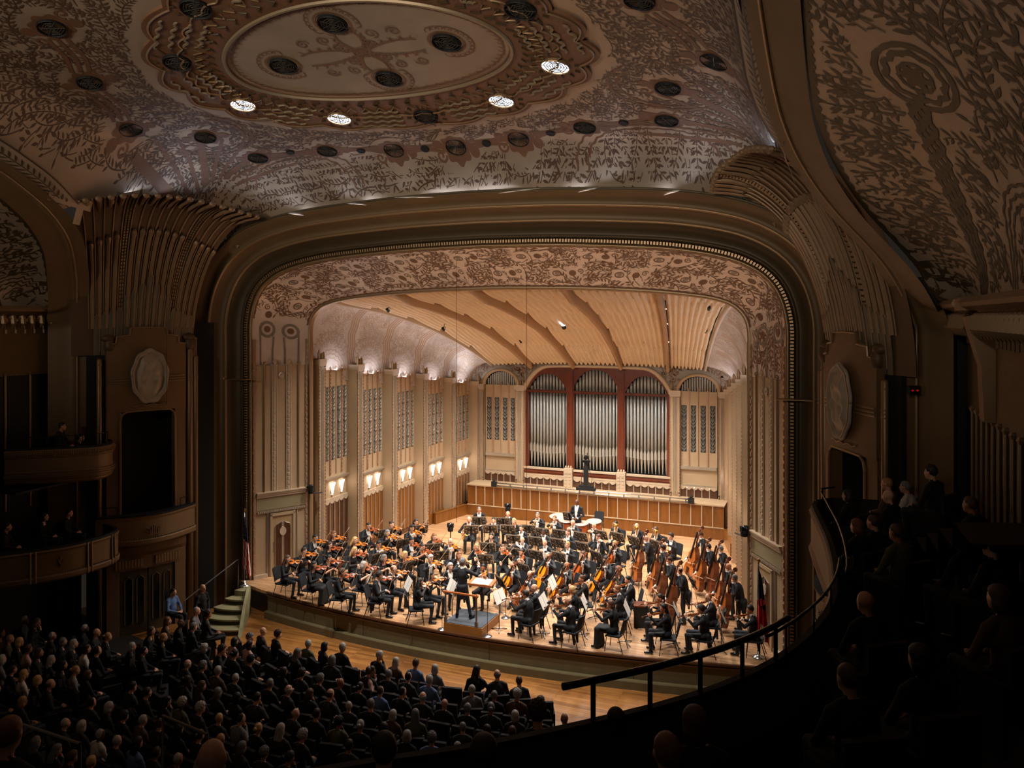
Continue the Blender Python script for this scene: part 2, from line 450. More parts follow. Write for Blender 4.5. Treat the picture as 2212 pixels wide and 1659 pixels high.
def blob(mb, surf, x, y, rad, off=0.01, mi=0, n=24, lob=0, amp=0.0, ph=0.0, sy=1.0, rot=0.0):
    vs = []
    for k in range(n):
        t = 2*PI*k/n; r = rad*(1+amp*math.cos(lob*t+ph))
        px, py = r*math.cos(t), r*math.sin(t)*sy
        vs.append(surf(x+px*math.cos(rot)-py*math.sin(rot), y+px*math.sin(rot)+py*math.cos(rot), off))
    cx_, q = surf(x, y, off), []
    mid = []
    for k in range(n):
        t = 2*PI*k/n; r = rad*.5*(1+amp*math.cos(lob*t+ph)); px, py = r*math.cos(t), r*math.sin(t)*sy
        mid.append(surf(x+px*math.cos(rot)-py*math.sin(rot), y+px*math.sin(rot)+py*math.cos(rot), off))
    mb.add(vs+mid+[cx_], [(k, (k+1) % n, n+(k+1) % n, n+k) for k in range(n)]+[(n+k, n+(k+1) % n, 2*n) for k in range(n)], mi)
def spiral(x, y, r, turns, a0, sgn=1, n=28):
    return [(x+r*(1-.85*i/n)*math.cos(a0+sgn*2*PI*turns*i/n), y+r*(1-.85*i/n)*math.sin(a0+sgn*2*PI*turns*i/n)) for i in range(n+1)]
def ringpts(x, y, rx, ry, n=48): return [(x+rx*math.cos(2*PI*i/n), y+ry*math.sin(2*PI*i/n)) for i in range(n+1)]

# ================================================================== floors and stage front
def edge_y(x): return 21.0+0.0145*x*x
mb = MB()
P = [(-9.6, 35.4)]+[(-9.6, 22.6), (-8.6, 22.12)]+[(x, edge_y(x)) for x in np.linspace(-7.9, 8.4, 40)]+[(9.6, 22.4), (9.6, 35.4)]
mb.prism(P, -0.10, 0.0)
struct('floor', mb, 'stage_boards', 'light varnished board floor of the concert stage under the orchestra', 'floor')
mb = MB(); mb.prism([(-14, 24), (14, 24), (14, 16.5), (-14, 16.5)], -1.0, -0.85)
struct('floor_front', mb, 'hall_boards', 'honey coloured board floor strip between stage front and first audience row', 'floor')
ap = sroot('trim_1', 'curved olive stage front wall with dark wooden nosing', 'stage front')
xs = np.linspace(-7.55, 9.2, 60)
def sweep_front(name, prof, m, lab=None):
    b = MB(); rows = []
    for x in xs:
        n = Vector((-0.029*x, 1, 0)).normalized()
        rows.append([(x-n.x*d, edge_y(x)-n.y*d, z) for d, z in prof])
    b.grid(rows); return obj(name, b, m, ap, label=lab)
sweep_front('nosing', [(-.02, .012), (.05, .012), (.06, -.01), (.06, -.05), (-.02, -.05)], 'nosing')
sweep_front('nosing', [(0, -.05), (.02, -.052), (.02, -.085), (.055, -.088), (.055, -.125), (.0, -.13)], 'nosing')
sweep_front('facing', [(.0, -.13), (.0, -.62)], 'apron')
sweep_front('plinth', [(.0, -.62), (.14, -.62), (.15, -.64), (.15, -.86)], 'apron')
for x in (-7.55, -3.4, 0.9, 5.0, 9.2):
    b = MB(); b.box(-.006, .006, -.012, .01, -.61, -.14); o = obj('panel_joint', b, 'brown_dark', ap); o.location = (x, edge_y(x), 0)

# steps up to the stage at the left
st = sroot('stair_left', 'olive curved steps with a low cheek wall leading up to the stage', 'steps')
C0 = Vector((-8.55, 22.1, 0))
ang0, ang1 = math.radians(-104), math.radians(-58)
def arc(r, n=10): return [(C0.x+r*math.cos(ang0+(ang1-ang0)*i/n), C0.y+r*math.sin(ang0+(ang1-ang0)*i/n)) for i in range(n+1)]
for k in range(5):
    r0, r1 = 0.55+0.42*k, 0.55+0.42*(k+1); z = -0.17*(k+1)+0.0
    if k == 4: break
    b = MB(); b.prism(arc(r0-.02)+list(reversed(arc(r1))), z-.05, z); obj('tread', b, 'stair_tread', st)
    b = MB(); b.prism(arc(r0-.02)+list(reversed(arc(r1-.03))), -.9, z-.05); obj('riser', b, 'stair_riser', st)
b = MB(); b.prism(arc(.0, 2)+list(reversed(arc(.58))), -.9, -0.005); obj('landing', b, 'stair_tread', st)
# cheek wall on the right of the steps, top edge sweeping down in a curve
b = MB(); rows = []
d = Vector((math.cos(ang1), math.sin(ang1), 0)); nn = Vector((-d.y, d.x, 0))
for i in range(13):
    t = i/12; p = C0+d*(.35+2.1*t); zt = 0.08-0.95*t**1.6
    rows.append([p+Vector((0, 0, -.92)), p+Vector((0, 0, zt)), p+nn*.1+Vector((0, 0, zt+.0)), p+nn*.1+Vector((0, 0, -.92))])
b.grid(rows); b.f.append(tuple(range(len(b.v)-4, len(b.v)))); b.m.append(0)
obj('cheek_wall', b, 'stair_tread', st)
b = MB()
d0 = Vector((math.cos(ang0), math.sin(ang0), 0))
q0 = C0+d0*.3+Vector((-.15, 0, .95)); q1 = C0+d0*2.3+Vector((-.15, 0, .1))
b.tube([q0, q1, q1+Vector((0, 0, -.95))], .02, 6); b.tube([q0+Vector((0, 0, -1.0)), q0], .02, 6)
obj('hand_rail', b, 'steel', st)

# ================================================================== proscenium arch
half_in = [(7.75, 7.45), (7.75, 8.2), (7.75, 8.75), (7.63, 9.2), (7.28, 9.56), (6.75, 9.76), (5.9, 9.9), (4.5, 10.03), (2.5, 10.13), (0, 10.18)]
half_out = [(8.87, 7.45), (8.87, 8.3), (8.86, 9.0), (8.7, 9.68), (8.4, 10.17), (7.93, 10.53), (7.3, 10.79), (6.3, 11.01), (5.0, 11.16), (2.5, 11.31), (0, 11.36)]
NA = 121
def full(h):
    c = catmull(h, 8); c = [np.array(p) for p in c]
    r = [np.array((-p[0], p[1])) for p in c]+[np.array((p[0], p[1])) for p in reversed(c[:-1])]
    return resample(r, NA)[0]
A_in, A_out = full(half_in), full(half_out)
def offset_curve(C, d):
    T = np.gradient(C, axis=0); T /= np.linalg.norm(T, axis=1)[:, None]
    N = np.stack([-T[:, 1], T[:, 0]], 1)
    return C+N*d
# leaf-patterned soffit: a slightly hollow band from A_in (Y 24.36) to A_out (Y 22.6)
def soffit_pt(i, w, off=0.0):
    k = int(min(max(i, 0), NA-1.001)); f = i-k
    a = A_in[k]*(1-f)+A_in[k+1]*f; b_ = A_out[k]*(1-f)+A_out[k+1]*f
    bulge = 0.16*math.sin(PI*w)
    p = a*(1-w)+b_*w
    nrm = b_-a; ln = np.linalg.norm(nrm)+1e-9
    # push outward (away from opening) for the hollow, inward for 'off'
    dx, dz = nrm/ln
    return Vector((p[0]+dx*(bulge*.6-off*.8), 24.36-1.76*w+bulge*.0-off*.55, p[1]+dz*(bulge*.6-off*.8)))
pro = sroot('trim_2', 'rounded proscenium arch of brown hollow bands around the stage opening', 'proscenium arch')
mb = MB(); mb.grid([[soffit_pt(i, w/8) for w in range(9)] for i in range(NA-1)]+[[soffit_pt(NA-1.001, w/8) for w in range(9)]])
sof = obj('soffit', mb, 'soffit_ground', pro, smooth=True, label='pink silver arch soffit covered in brown leaf ornament')
seg = np.linalg.norm(np.diff(A_out, axis=0), axis=1); SLEN = float(seg.sum()); SW = 2.05
scum = np.r_[0, np.cumsum(seg)]
def soffit_surf(s, w, off):
    i = float(np.interp(s, scum, np.arange(NA)))
    return soffit_pt(i, min(max(w/SW, .0), 1), off)
mb = MB()
rr = random.Random(5)
INS = lambda x, y: .10 < y < SW-.10 and (1.9 < x < SLEN-.2)
used = []
k = 0
x = 1.9
while x < SLEN-1.2:
    # repeating big motifs: flower discs and ring flowers on S-curves
    w0 = .62 if k % 2 else 1.45
    blob(mb, soffit_surf, x, w0, .13, .008, lob=12, amp=.06)
    ribbon(mb, soffit_surf, ringpts(x+.55, SW-w0, .15, .11, 20), .02, .008)
    blob(mb, soffit_surf, x+.55, SW-w0, .085, .007, 1)
    ribbon(mb, soffit_surf, spiral(x+.28, w0+.1, .12, 1.4, k, 1), .016, .008)
    used += [(x, w0, .2), (x+.55, SW-w0, .23), (x+.28, w0+.1, .16)]
    x += 1.12; k += 1
def ins2(x, y):
    if not INS(x, y): return False
    for a, b_, r in used:
        if abs(x-a) < r and abs(y-b_) < r: return False
    return True
stems, lv = vines(SLEN, SW, ins2, .262, 3, dens=1.6, field=lambda x, y: (.6 if int(x/1.12) % 2 else 2.4), curl=1.1)
paint_vines(mb, soffit_surf, stems, lv, .008, .8)
stuff(obj('leaf_ornament', mb, ['leaf_brown', 'soffit_grey'], sof))
# scalloped painted borders on both rims of the soffit
mb = MB()
for w0, sg in ((.03, 1), (SW-.03, -1)):
    row = []
    for i in range(700):
        s = 1.7+(SLEN-3.4)*i/699
        row.append([soffit_surf(s, w0, .009), soffit_surf(s, w0+sg*(.045+.03*abs(math.sin(s*PI/.3))), .009)])
    mb.grid(row)
obj('scallop_border', mb, 'leaf_brown', sof)
# scroll field at the foot of both ends, dark reflection painted in as grey
mb = MB()
for e in (0, 1):
    S0 = (lambda s: s) if e == 0 else (lambda s: SLEN-s)
    for sd in (-1, 1):
        cw = SW/2+sd*.42
        ribbon(mb, soffit_surf, [(S0(1.35+.26*math.cos(t)), cw+sd*.26*math.sin(t)) for t in np.linspace(-2.6, 3.6, 26)], .05, .012)
        blob(mb, soffit_surf, S0(1.36), cw, .12, .012, 1)
        ribbon(mb, soffit_surf, [(S0(0.05), cw-sd*.2), (S0(.6), cw-sd*.2), (S0(1.1), cw-sd*.24)], .035, .012)
        ribbon(mb, soffit_surf, [(S0(0.05), cw+sd*.26), (S0(.7), cw+sd*.26), (S0(1.25), cw+sd*.27)], .03, .012)
stuff(obj('scroll_ornament', mb, ['soffit_grey', 'leaf_brown'], sof))
# inner lip of the arch
def arch_sweep(name, C, prof, m, smooth=True, foot=None):
    """prof: list of (delta outward, Y); foot: lowest z of the straight legs"""
    b = MB(); rows = []
    cs = [offset_curve(C, d) for d, y in prof]
    if foot is not None:
        rows.append([(c[0][0], y, foot) for c, (d, y) in zip(cs, prof)])
    for i in range(NA):
        rows.append([(c[i][0], y, c[i][1]) for c, (d, y) in zip(cs, prof)])
    if foot is not None:
        rows.append([(c[-1][0], y, foot) for c, (d, y) in zip(cs, prof)])
    b.grid(rows); return obj(name, b, m, pro, smooth=smooth)
arch_sweep('inner_moulding', A_in, [(.02, 24.36), (-.05, 24.33), (-.08, 24.38), (-.05, 24.43), (-.09, 24.47), (-.07, 24.53), (.1, 24.6)], 'gilt_edge', foot=0)
arch_sweep('outer_fillet', A_out, [(-.02, 22.62), (-.03, 22.55), (.04, 22.52), (.06, 22.56)], 'gilt_edge', foot=0)
# bead moulding: a roll with pieces
arch_sweep('bead_roll', A_out, [(.06, 22.56), (.09, 22.50), (.15, 22.47), (.19, 22.50), (.21, 22.56)], 'brown_dark', foot=0)
mb = MB()
CB = offset_curve(A_out, .14)
LEG = [np.array((CB[0][0], z)) for z in np.arange(0.1, CB[0][1], .2)]
RB, LB = resample(list(LEG)+list(CB)+[np.array((CB[-1][0], z)) for z in np.arange(CB[-1][1], .1, -.2)], 420)
for i in range(len(RB)-1):
    a, b_ = RB[i], RB[i+1]; c = (a+b_)/2; t = (b_-a)/np.linalg.norm(b_-a)
    mb.obox((c[0], 22.47, c[1]), (t[0], 0, t[1]), (-t[1], 0, t[0]), (0, 1, 0), .062, .045, .03)
stuff(obj('bead', mb, 'gilt_edge', pro))
arch_sweep('hollow_band', A_out, [(.21, 22.56), (.24, 22.42), (.29, 22.40), (.30, 22.46), (.36, 22.46), (.52, 22.38), (.62, 22.24), (.66, 22.12)], 'brown_dark', foot=-.86)
arch_sweep('fillet_rib', A_out, [(.66, 22.12), (.67, 22.06), (.70, 22.05), (.73, 22.08)], 'gilt_edge', foot=-.86)
arch_sweep('hollow_band', A_out, [(.73, 22.08), (.80, 22.12), (.93, 22.02), (1.02, 21.84), (1.05, 21.72)], 'brown_band', foot=-.86)
arch_sweep('fillet_rib', A_out, [(1.05, 21.72), (1.06, 21.66), (1.09, 21.64), (1.12, 21.68)], 'gilt_edge', foot=-.86)
arch_sweep('outer_band', A_out, [(1.12, 21.68), (1.2, 21.70), (1.32, 21.52), (1.44, 21.3), (1.47, 21.28), (1.47, 21.34)], 'brown_band', foot=-.86)
arch_sweep('cornice_lip', A_out, [(1.46, 21.27), (1.50, 21.24), (1.53, 21.26), (1.53, 21.4)], 'brown_dark')
# small bosses with a joint line where the bands change at balcony height
for sx in (-1, 1):
    b = MB()
    b.box(sx*9.15-.5 if sx > 0 else sx*9.15-.38, sx*9.15+.38 if sx > 0 else sx*9.15+.5, 22.0, 22.35, 7.02, 7.04)
    for (x, y) in ((9.58, 22.03), (9.97, 21.63)):
        b.ell((sx*x, y, 7.06), (.05, .05, .06), 8, 5)
    obj('boss', b, 'gilt_edge', pro)

# ================================================================== the splayed proscenium walls with the stage doors
def ladder(mb, M, u, z0, z1, w=.055, d=.05, step=.125, mi=0):
    """vertical strip of small raised blocks"""
    mb.box(u-w, u+w, 0, d*.5, z0, z1, mi, M)
    n = int((z1-z0)/step)
    for i in range(n):
        z = z0+(i+.5)*(z1-z0)/n
        mb.box(u-w*.55, u+w*.55, d*.5, d, z-step*.32, z+step*.32, mi, M)
def rod(mb, M, u, z0, z1, r=.025, d=.02, mi=0):
    mb.tube([(u, d, z0), (u, d, z1)], r, 6, mi, True, M)
for sx, side in ((-1, 'left'), (1, 'right')):
    w = sroot('wall_proscenium_'+side, 'beige panelled proscenium wall with tall ribs above the %s stage door' % side)
    o = Vector((sx*8.83, 22.62, 0)); e = Vector((sx*7.79, 24.36, 0)); u = e-o; L = u.length
    n = Vector((-sx, 0, 0))-u.normalized()*Vector((-sx, 0, 0)).dot(u.normalized())
    M = frame(o, u, n)
    mb = MB(); mb.box(0, L, -.12, 0, 0, 7.47, 0, M); obj('wall_panel', mb, 'plaster', w)
    mb = MB()
    ladder(mb, M, .05, 0, 8.4, .05, .05, .22)
    ladder(mb, M, L-.06, 0, 8.4, .05, .05, .22)
    obj('bead_strip', mb, 'bead', w)
    for f in (.38, .64):
        mb = MB(); ladder(mb, M, L*f, 3.0, 7.5, .07, .05, .16); rod(mb, M, L*f-.085, 3.0, 7.52, .02); rod(mb, M, L*f+.085, 3.0, 7.52, .02)
        mb.ell((0, 0, 0), (.07, .05, .09), 8, 6, 0, M @ Matrix.Translation((L*f, .04, 7.6)))
        obj('rib_strip', mb, 'plaster_pale', w)
    for f in (.2, .82):
        mb = MB(); rod(mb, M, L*f, 3.0, 7.5, .03); mb.ell((0, 0, 0), (.06, .05, .06), 8, 6, 0, M @ Matrix.Translation((L*f, .03, 7.55)))
        obj('rib_strip', mb, 'gilt_edge', w)
    mb = MB()
    for k in range(8):
        a = 2*PI*k/8; mb.ell((0, 0, 0), (.04, .02, .07), 6, 4, 0, M @ Matrix.Translation((L*.51+.07*math.sin(a), .03, 7.1+.07*math.cos(a))))
    mb.ell((0, 0, 0), (.035, .04, .035), 8, 5, 0, M @ Matrix.Translation((L*.51, .03, 7.1)))
    obj('rosette', mb, 'silver', w)
    mb = MB(); mb.box(.12, L-.12, 0, .10, 2.90, 3.0, 0, M); mb.box(.12, L-.12, 0, .07, 2.82, 2.90, 0, M); mb.box(.12, L-.12, 0, .13, 2.97, 3.01, 0, M)
    obj('cornice', mb, 'plaster_pale', w)
    mb = MB(); mb.box(.12, L-.12, 0, .03, 2.37, 2.82, 0, M); obj('frieze_panel', mb, 'olive_band', w)
    mb = MB(); mb.box(.12, L-.12, 0, .05, 2.28, 2.33, 0, M)
    for i in range(26):
        t = .15+(L-.3)*(i+.5)/26; mb.box(t-.025, t+.025, .05, .075, 2.27, 2.35, 0, M)
    obj('dentil_rail', mb, 'silver', w)
    for uu in (.52, .60, 1.52, 1.60):
        mb = MB(); rod(mb, M, uu, 0, 2.28, .03); obj('door_jamb_strip', mb, 'silver', w)
    mb = MB(); mb.box(0, .5, 0, .1, 0, .13, 0, M); mb.box(1.63, L, 0, .1, 0, .13, 0, M); obj('skirting', mb, 'plaster_pale', w)
    # door
    dn = 1 if sx < 0 else 2
    dr = empty('door_%d' % dn, (0, 0, 0), 0, ('beige stage door with brown inlay and oval window near the flag' if sx < 0 else 'beige stage door with brown inlay behind the red flag'), 'door', kind='structure')
    mb = MB(); mb.box(.66, 1.46, .0, .05, 0, 2.12, 0, M); obj('leaf', mb, 'door_face', dr)
    mb = MB(); mb.box(.60, .68, 0, .09, 0, 2.2, 0, M); mb.box(1.44, 1.52, 0, .09, 0, 2.2, 0, M); mb.box(.60, 1.52, 0, .09, 2.12, 2.22, 0, M); obj('door_frame', mb, 'plaster', dr)
    cu = 1.06
    for s2 in (-1, 1):
        pl = [(cu+s2*.035, .28), (cu+s2*.28, .28), (cu+s2*.28, 1.72), (cu+s2*.24, 1.80), (cu+s2*.14, 1.84), (cu+s2*.035, 1.9)]
        if s2 < 0: pl = pl[::-1]
        R = M @ Matrix(((1, 0, 0, 0), (0, 0, 1, 0), (0, 1, 0, 0), (0, 0, 0, 1)))
        mb = MB(); mb.prism(pl, .05, .062, 0, R); obj('inlay', mb, 'panel_wood_dark', dr)
        mb = MB(); mb.tube([(p[0], .065, p[1]) for p in pl+[pl[0]]], .012, 5, 0, False, M); obj('inlay_edge', mb, 'silver', dr)
    mb = MB(); mb.box(cu-.03, cu+.03, .05, .068, .25, 1.9, 0, M); obj('centre_strip', mb, 'silver', dr)
    R = M @ Matrix.Translation((cu, .07, 1.55)) @ Matrix.Rotation(-PI/2, 4, 'X')
    mb = MB(); mb.lathe([(.12, -.01), (.12, .02), (.085, .02)], 20, 0, R @ Matrix.Diagonal((1, 1.3, 1, 1))); obj('porthole_rim', mb, 'plaster_pale', dr)
    mb = MB(); mb.lathe([(.085, .0), (.085, .012)], 20, 0, R @ Matrix.Diagonal((1, 1.3, 1, 1))); obj('porthole', mb, 'black_gloss', dr)
    mb = MB(); mb.box(.68, .74, .05, .07, .85, 1.2, 0, M); obj('push_plate', mb, 'steel', dr)

# ================================================================== stage side walls: five stepped bays with pilasters
TOPZ, GT, GB, SHELF, SCON, VAL = (7.28, 5.98), (6.66, 5.36), (3.78, 3.36), (3.08, 2.62), (2.80, 2.33), (2.18, 1.78)
def lerp(p, t): return p[0]*(1-t)+p[1]*t
Y0, DY, X0, DX = 25.05, 2.0, 7.72, .385
def grille_mesh(h, w=.20):
    b = MB(); n = max(3, int(round(h/.46))); s = h/n
    b.box(-w/2, w/2, 0, .012, 0, h, 0)
    for k in range(n):
        z = k*s
        b.box(-.009, .009, .012, .03, z, z+s, 1)
        for sd in (-1, 1):
            for (za, zb, x1) in ((.05, .40, .085), (.35, .75, .09), (.62, .98, .06)):
                pts = []
                for i in range(7):
                    t = i/6; pts.append((sd*(x1*math.sin(t*PI*.62)), .02, z+s*(za+(zb-za)*t)))
                b.tube(pts, [.012, .016, .02, .022, .02, .014, .006], 4, 1, False)
            sp = [(sd*(.055+.03*math.cos(a)), .02, z+s*.22+.03*math.sin(a)) for a in np.linspace(0, 5, 9)]
            b.tube(sp, .009, 4, 1, False)
    return b.mesh('grille', ['grille_back', 'grille_line'])
PIPE_CACHE = {}
def pilaster(parent, M, w, z0, z1, plain=False):
    """fluted pilaster standing on the wall plane of M, centred on u = 0"""
    b = MB(); b.box(-w/2, w/2, -.62, .05, z0, z1, 0, M); b.box(-w*.42, w*.42, .05, .07, z0+.3, z1-.3, 0, M)
    p = obj('pilaster', b, 'plaster', parent)
    b = MB()
    for k in (-1, 0, 1):
        b.tube([(k*w*.14, .075, z0+.2), (k*w*.14, .075, z1-.28)], w*.055, 6, 0, True, M)
    obj('flute', b, 'silver', p)
    b = MB()
    for s in (-1, 1):
        ladder(b, M, s*w*.40, z0, z1-.2, w*.085, .10, .13)
    obj('bead_strip', b, 'bead', p)
    b = MB(); b.box(-w*.52, w*.52, -.3, .12, z1-.2, z1, 0, M); b.box(-w*.48, w*.48, -.3, .09, z1-.27, z1-.2, 0, M); obj('capital', b, 'plaster_pale', p)
    b = MB()
    for s, hh in ((-.3, .34), (0.05, .22), (.32, .26)):
        b.lathe([(.045, 0), (.055, hh*.3), (.05, hh*.7), (.02, hh), (.0, hh*1.04)], 8, 0, M @ Matrix.Translation((s*w, .02, z1)))
    obj('finial', b, 'gilt_edge', p)
    return p
def valance(mb, M, u0, u1, z, drop=.12, n=5, d=.05):
    """scalloped plaster edge hanging over the wood panels"""
    row = []; N = n*8
    for i in range(N+1):
        t = i/N; u = u0+(u1-u0)*t
        row.append((u, z-drop*.35-drop*.65*abs(math.sin(PI*n*t))))
    top = [(u0, z), (u1, z)]
    for i in range(N):
        a, b_ = row[i], row[i+1]
        vs = [M @ Vector((a[0], d, a[1])), M @ Vector((b_[0], d, b_[1])), M @ Vector((b_[0], d, z)), M @ Vector((a[0], d, z))]
        vb = [M @ Vector((a[0], 0, a[1])), M @ Vector((b_[0], 0, b_[1]))]
        mb.add(vs+vb, [(0, 1, 2, 3), (4, 5, 1, 0)])
def wainscot(parent, M, u0, u1, z0, z1, n, wm, name='wood_panel', bat=.018, d=.03):
    for i in range(n):
        a = u0+(u1-u0)*i/n; b_ = u0+(u1-u0)*(i+1)/n
        b = MB(); b.box(a+.008, b_-.008, -.02, d, z0, z1, 0, M); obj(name, b, wm, parent)
    for i in range(n+1):
        a = u0+(u1-u0)*i/n
        if i in (0, n): continue
        b = MB(); b.box(a-bat, a+bat, 0, d+.035, z0, z1+.02, 0, M)
        b.lathe([(.03, 0), (.04, .05), (.0, .1)], 6, 0, M @ Matrix.Translation((a, d, z1+.02)))
        obj('batten', b, 'silver', parent)
def sconce_parts(root, Ms, lit=True):
    b = MB(); b.box(-.05, .05, 0, .03, -.3, .12, 0, Ms); obj('back_plate', b, 'silver', root)
    b = MB(); rows = []
    for k in range(9):
        a = -PI/2+PI*k/8; f = 1+.07*(k % 2)
        rows.append([(math.sin(a)*r*f, .03+math.cos(a)*r*f*.8, z) for r, z in ((.03, -.34), (.055, -.2), (.10, 0), (.135, .12))])
    b.grid([[Ms @ Vector(p) for p in r] for r in rows]); obj('glass_shade', b, 'sconce_glass', root, smooth=True)
    b = MB(); b.lathe([(.0, -.42), (.03, -.38), (.035, -.34), (.02, -.33)], 8, 0, Ms @ Matrix.Translation((0, .03, 0))); obj('finial', b, 'silver', root)
gr_cache = {}
for sx, side in ((-1, 'left'), (1, 'right')):
    w = sroot('wall_'+side, 'beige stepped stage wall of five grilled bays on the %s of the orchestra' % side)
    for k in range(6):
        x = sx*(X0-DX*k); y = Y0+DY*k; t = k/5
        n = Vector((-sx, 0, 0)); u = Vector((0, 1, 0))
        M = frame((x, y, 0), u, n)
        zt = lerp((7.62, 6.12), t)
        # pilaster at the near end of every bay (the sixth one stands in the corner)
        pw = .46
        pilaster(w, M, pw, 0, zt)
        if k == 5: break
        tm = (k+.5)/5
        za, gt, gb, sh, sc, va = [lerp(q, tm) for q in (TOPZ, GT, GB, SHELF, SCON, VAL)]
        ua, ub = pw/2, DY-pw/2
        Mp = frame((x+sx*.02, y, 0), u, n)
        b = MB()
        b.box(ua, ub+.02, -.08, 0, va, za, 0, Mp)
        bp = obj('bay_panel', b, 'plaster', w)
        cw = (ub-ua)/4
        for c in range(4):
            uc = ua+cw*(c+.5)
            key = round(gt-gb, 2)
            if key not in gr_cache: gr_cache[key] = grille_mesh(gt-gb, .2)
            g = bpy.data.objects.new('grille', gr_cache[key]); COL.objects.link(g); g.parent = bp
            g.matrix_local = Mp @ Matrix.Translation((uc, .0, gb))
        b = MB()
        for c, q in ((1, 0), (2, 1), (3, 0)):
            uc = ua+cw*c
            if q == 0: ladder(b, Mp, uc, sh+.15, za+.03, .05, .06, .14)
            else: b.tube([(uc, .02, sh+.15), (uc, .02, za+.06)], .022, 6, 0, True, Mp)
            b.lathe([(.035, 0), (.045, .06), (.0, .14)], 6, 0, Mp @ Matrix.Translation((uc, .02, za+.04)))
        b.box(ua, ub, 0, .03, za-.03, za+.03, 0, Mp)
        obj('bay_rib', b, 'bead', bp)
        b = MB(); b.box(ua, ub, 0, .12, sh-.02, sh+.05, 0, Mp); b.box(ua, ub, 0, .07, sh-.08, sh-.02, 0, Mp); obj('shelf', b, 'silver', bp)
        b = MB(); b.box(ua, ub, 0, .05, va+.10, va+.16, 0, Mp); obj('shelf', b, 'plaster_pale', bp)
        b = MB(); valance(b, Mp, ua, ub, va+.10, .16, 5, .06); obj('valance', b, 'plaster_pale', bp)
        wainscot(w, Mp, ua, ub, .18 if k < 3 else .47, va+.02, 5, 'panel_wood_dark' if k == 0 else 'panel_wood')
        b = MB(); b.box(ua-.02, ub+.05, -.02, .07, 0, .17 if k < 3 else .47, 0, Mp); obj('skirting', b, 'panel_wood_dark' if k < 3 else 'panel_wood', w)
        # lamp tube behind the top of the bay
        b = MB(); b.tube([(ua, -.16, za-.05), (ub, -.16, za-.05)], .022, 6, 0, True, Mp); obj('cove_tube', b, 'cove_tube', w, label='bright white lamp tube behind the bay top')
        for q, us in ((0, .32), (1, .72)):
            r = empty('wall_sconce', (0, 0, 0), 0, '%s glass fan lamp in the %s bay from the arch, %s stage wall' % (('nearer' if q == 0 else 'farther'), ORD[k], side), 'wall lamp', 'lit glass wall lamps of the stage')
            p = Mp @ Vector((ua+(ub-ua)*us, .0, sc)); r.location = p
            sconce_parts(r, Matrix.Translation(-p) @ Mp @ Matrix.Translation((ua+(ub-ua)*us, .0, sc)))
    # low base rail in front of the two rear bays
    b = MB()
    p0 = Vector((sx*(X0-DX*3.6), Y0+DY*3.3, 0)); p1 = Vector((sx*5.8, 33.75, 0)); u = p1-p0
    M = frame(p0, u, Vector((-sx, 0, 0))-u.normalized()*Vector((-sx, 0, 0)).dot(u.normalized()))
    nb = 4
    for i in range(nb):
        b = MB(); b.box(u.length*i/nb+.004, u.length*(i+1)/nb-.004, -.15, .0, 0, .47, 0, M); obj('base_panel', b, 'panel_wood', w)
    b = MB(); b.box(0, u.length, -.17, .02, .47, .49, 0, M); obj('base_cap', b, 'panel_wood', w)

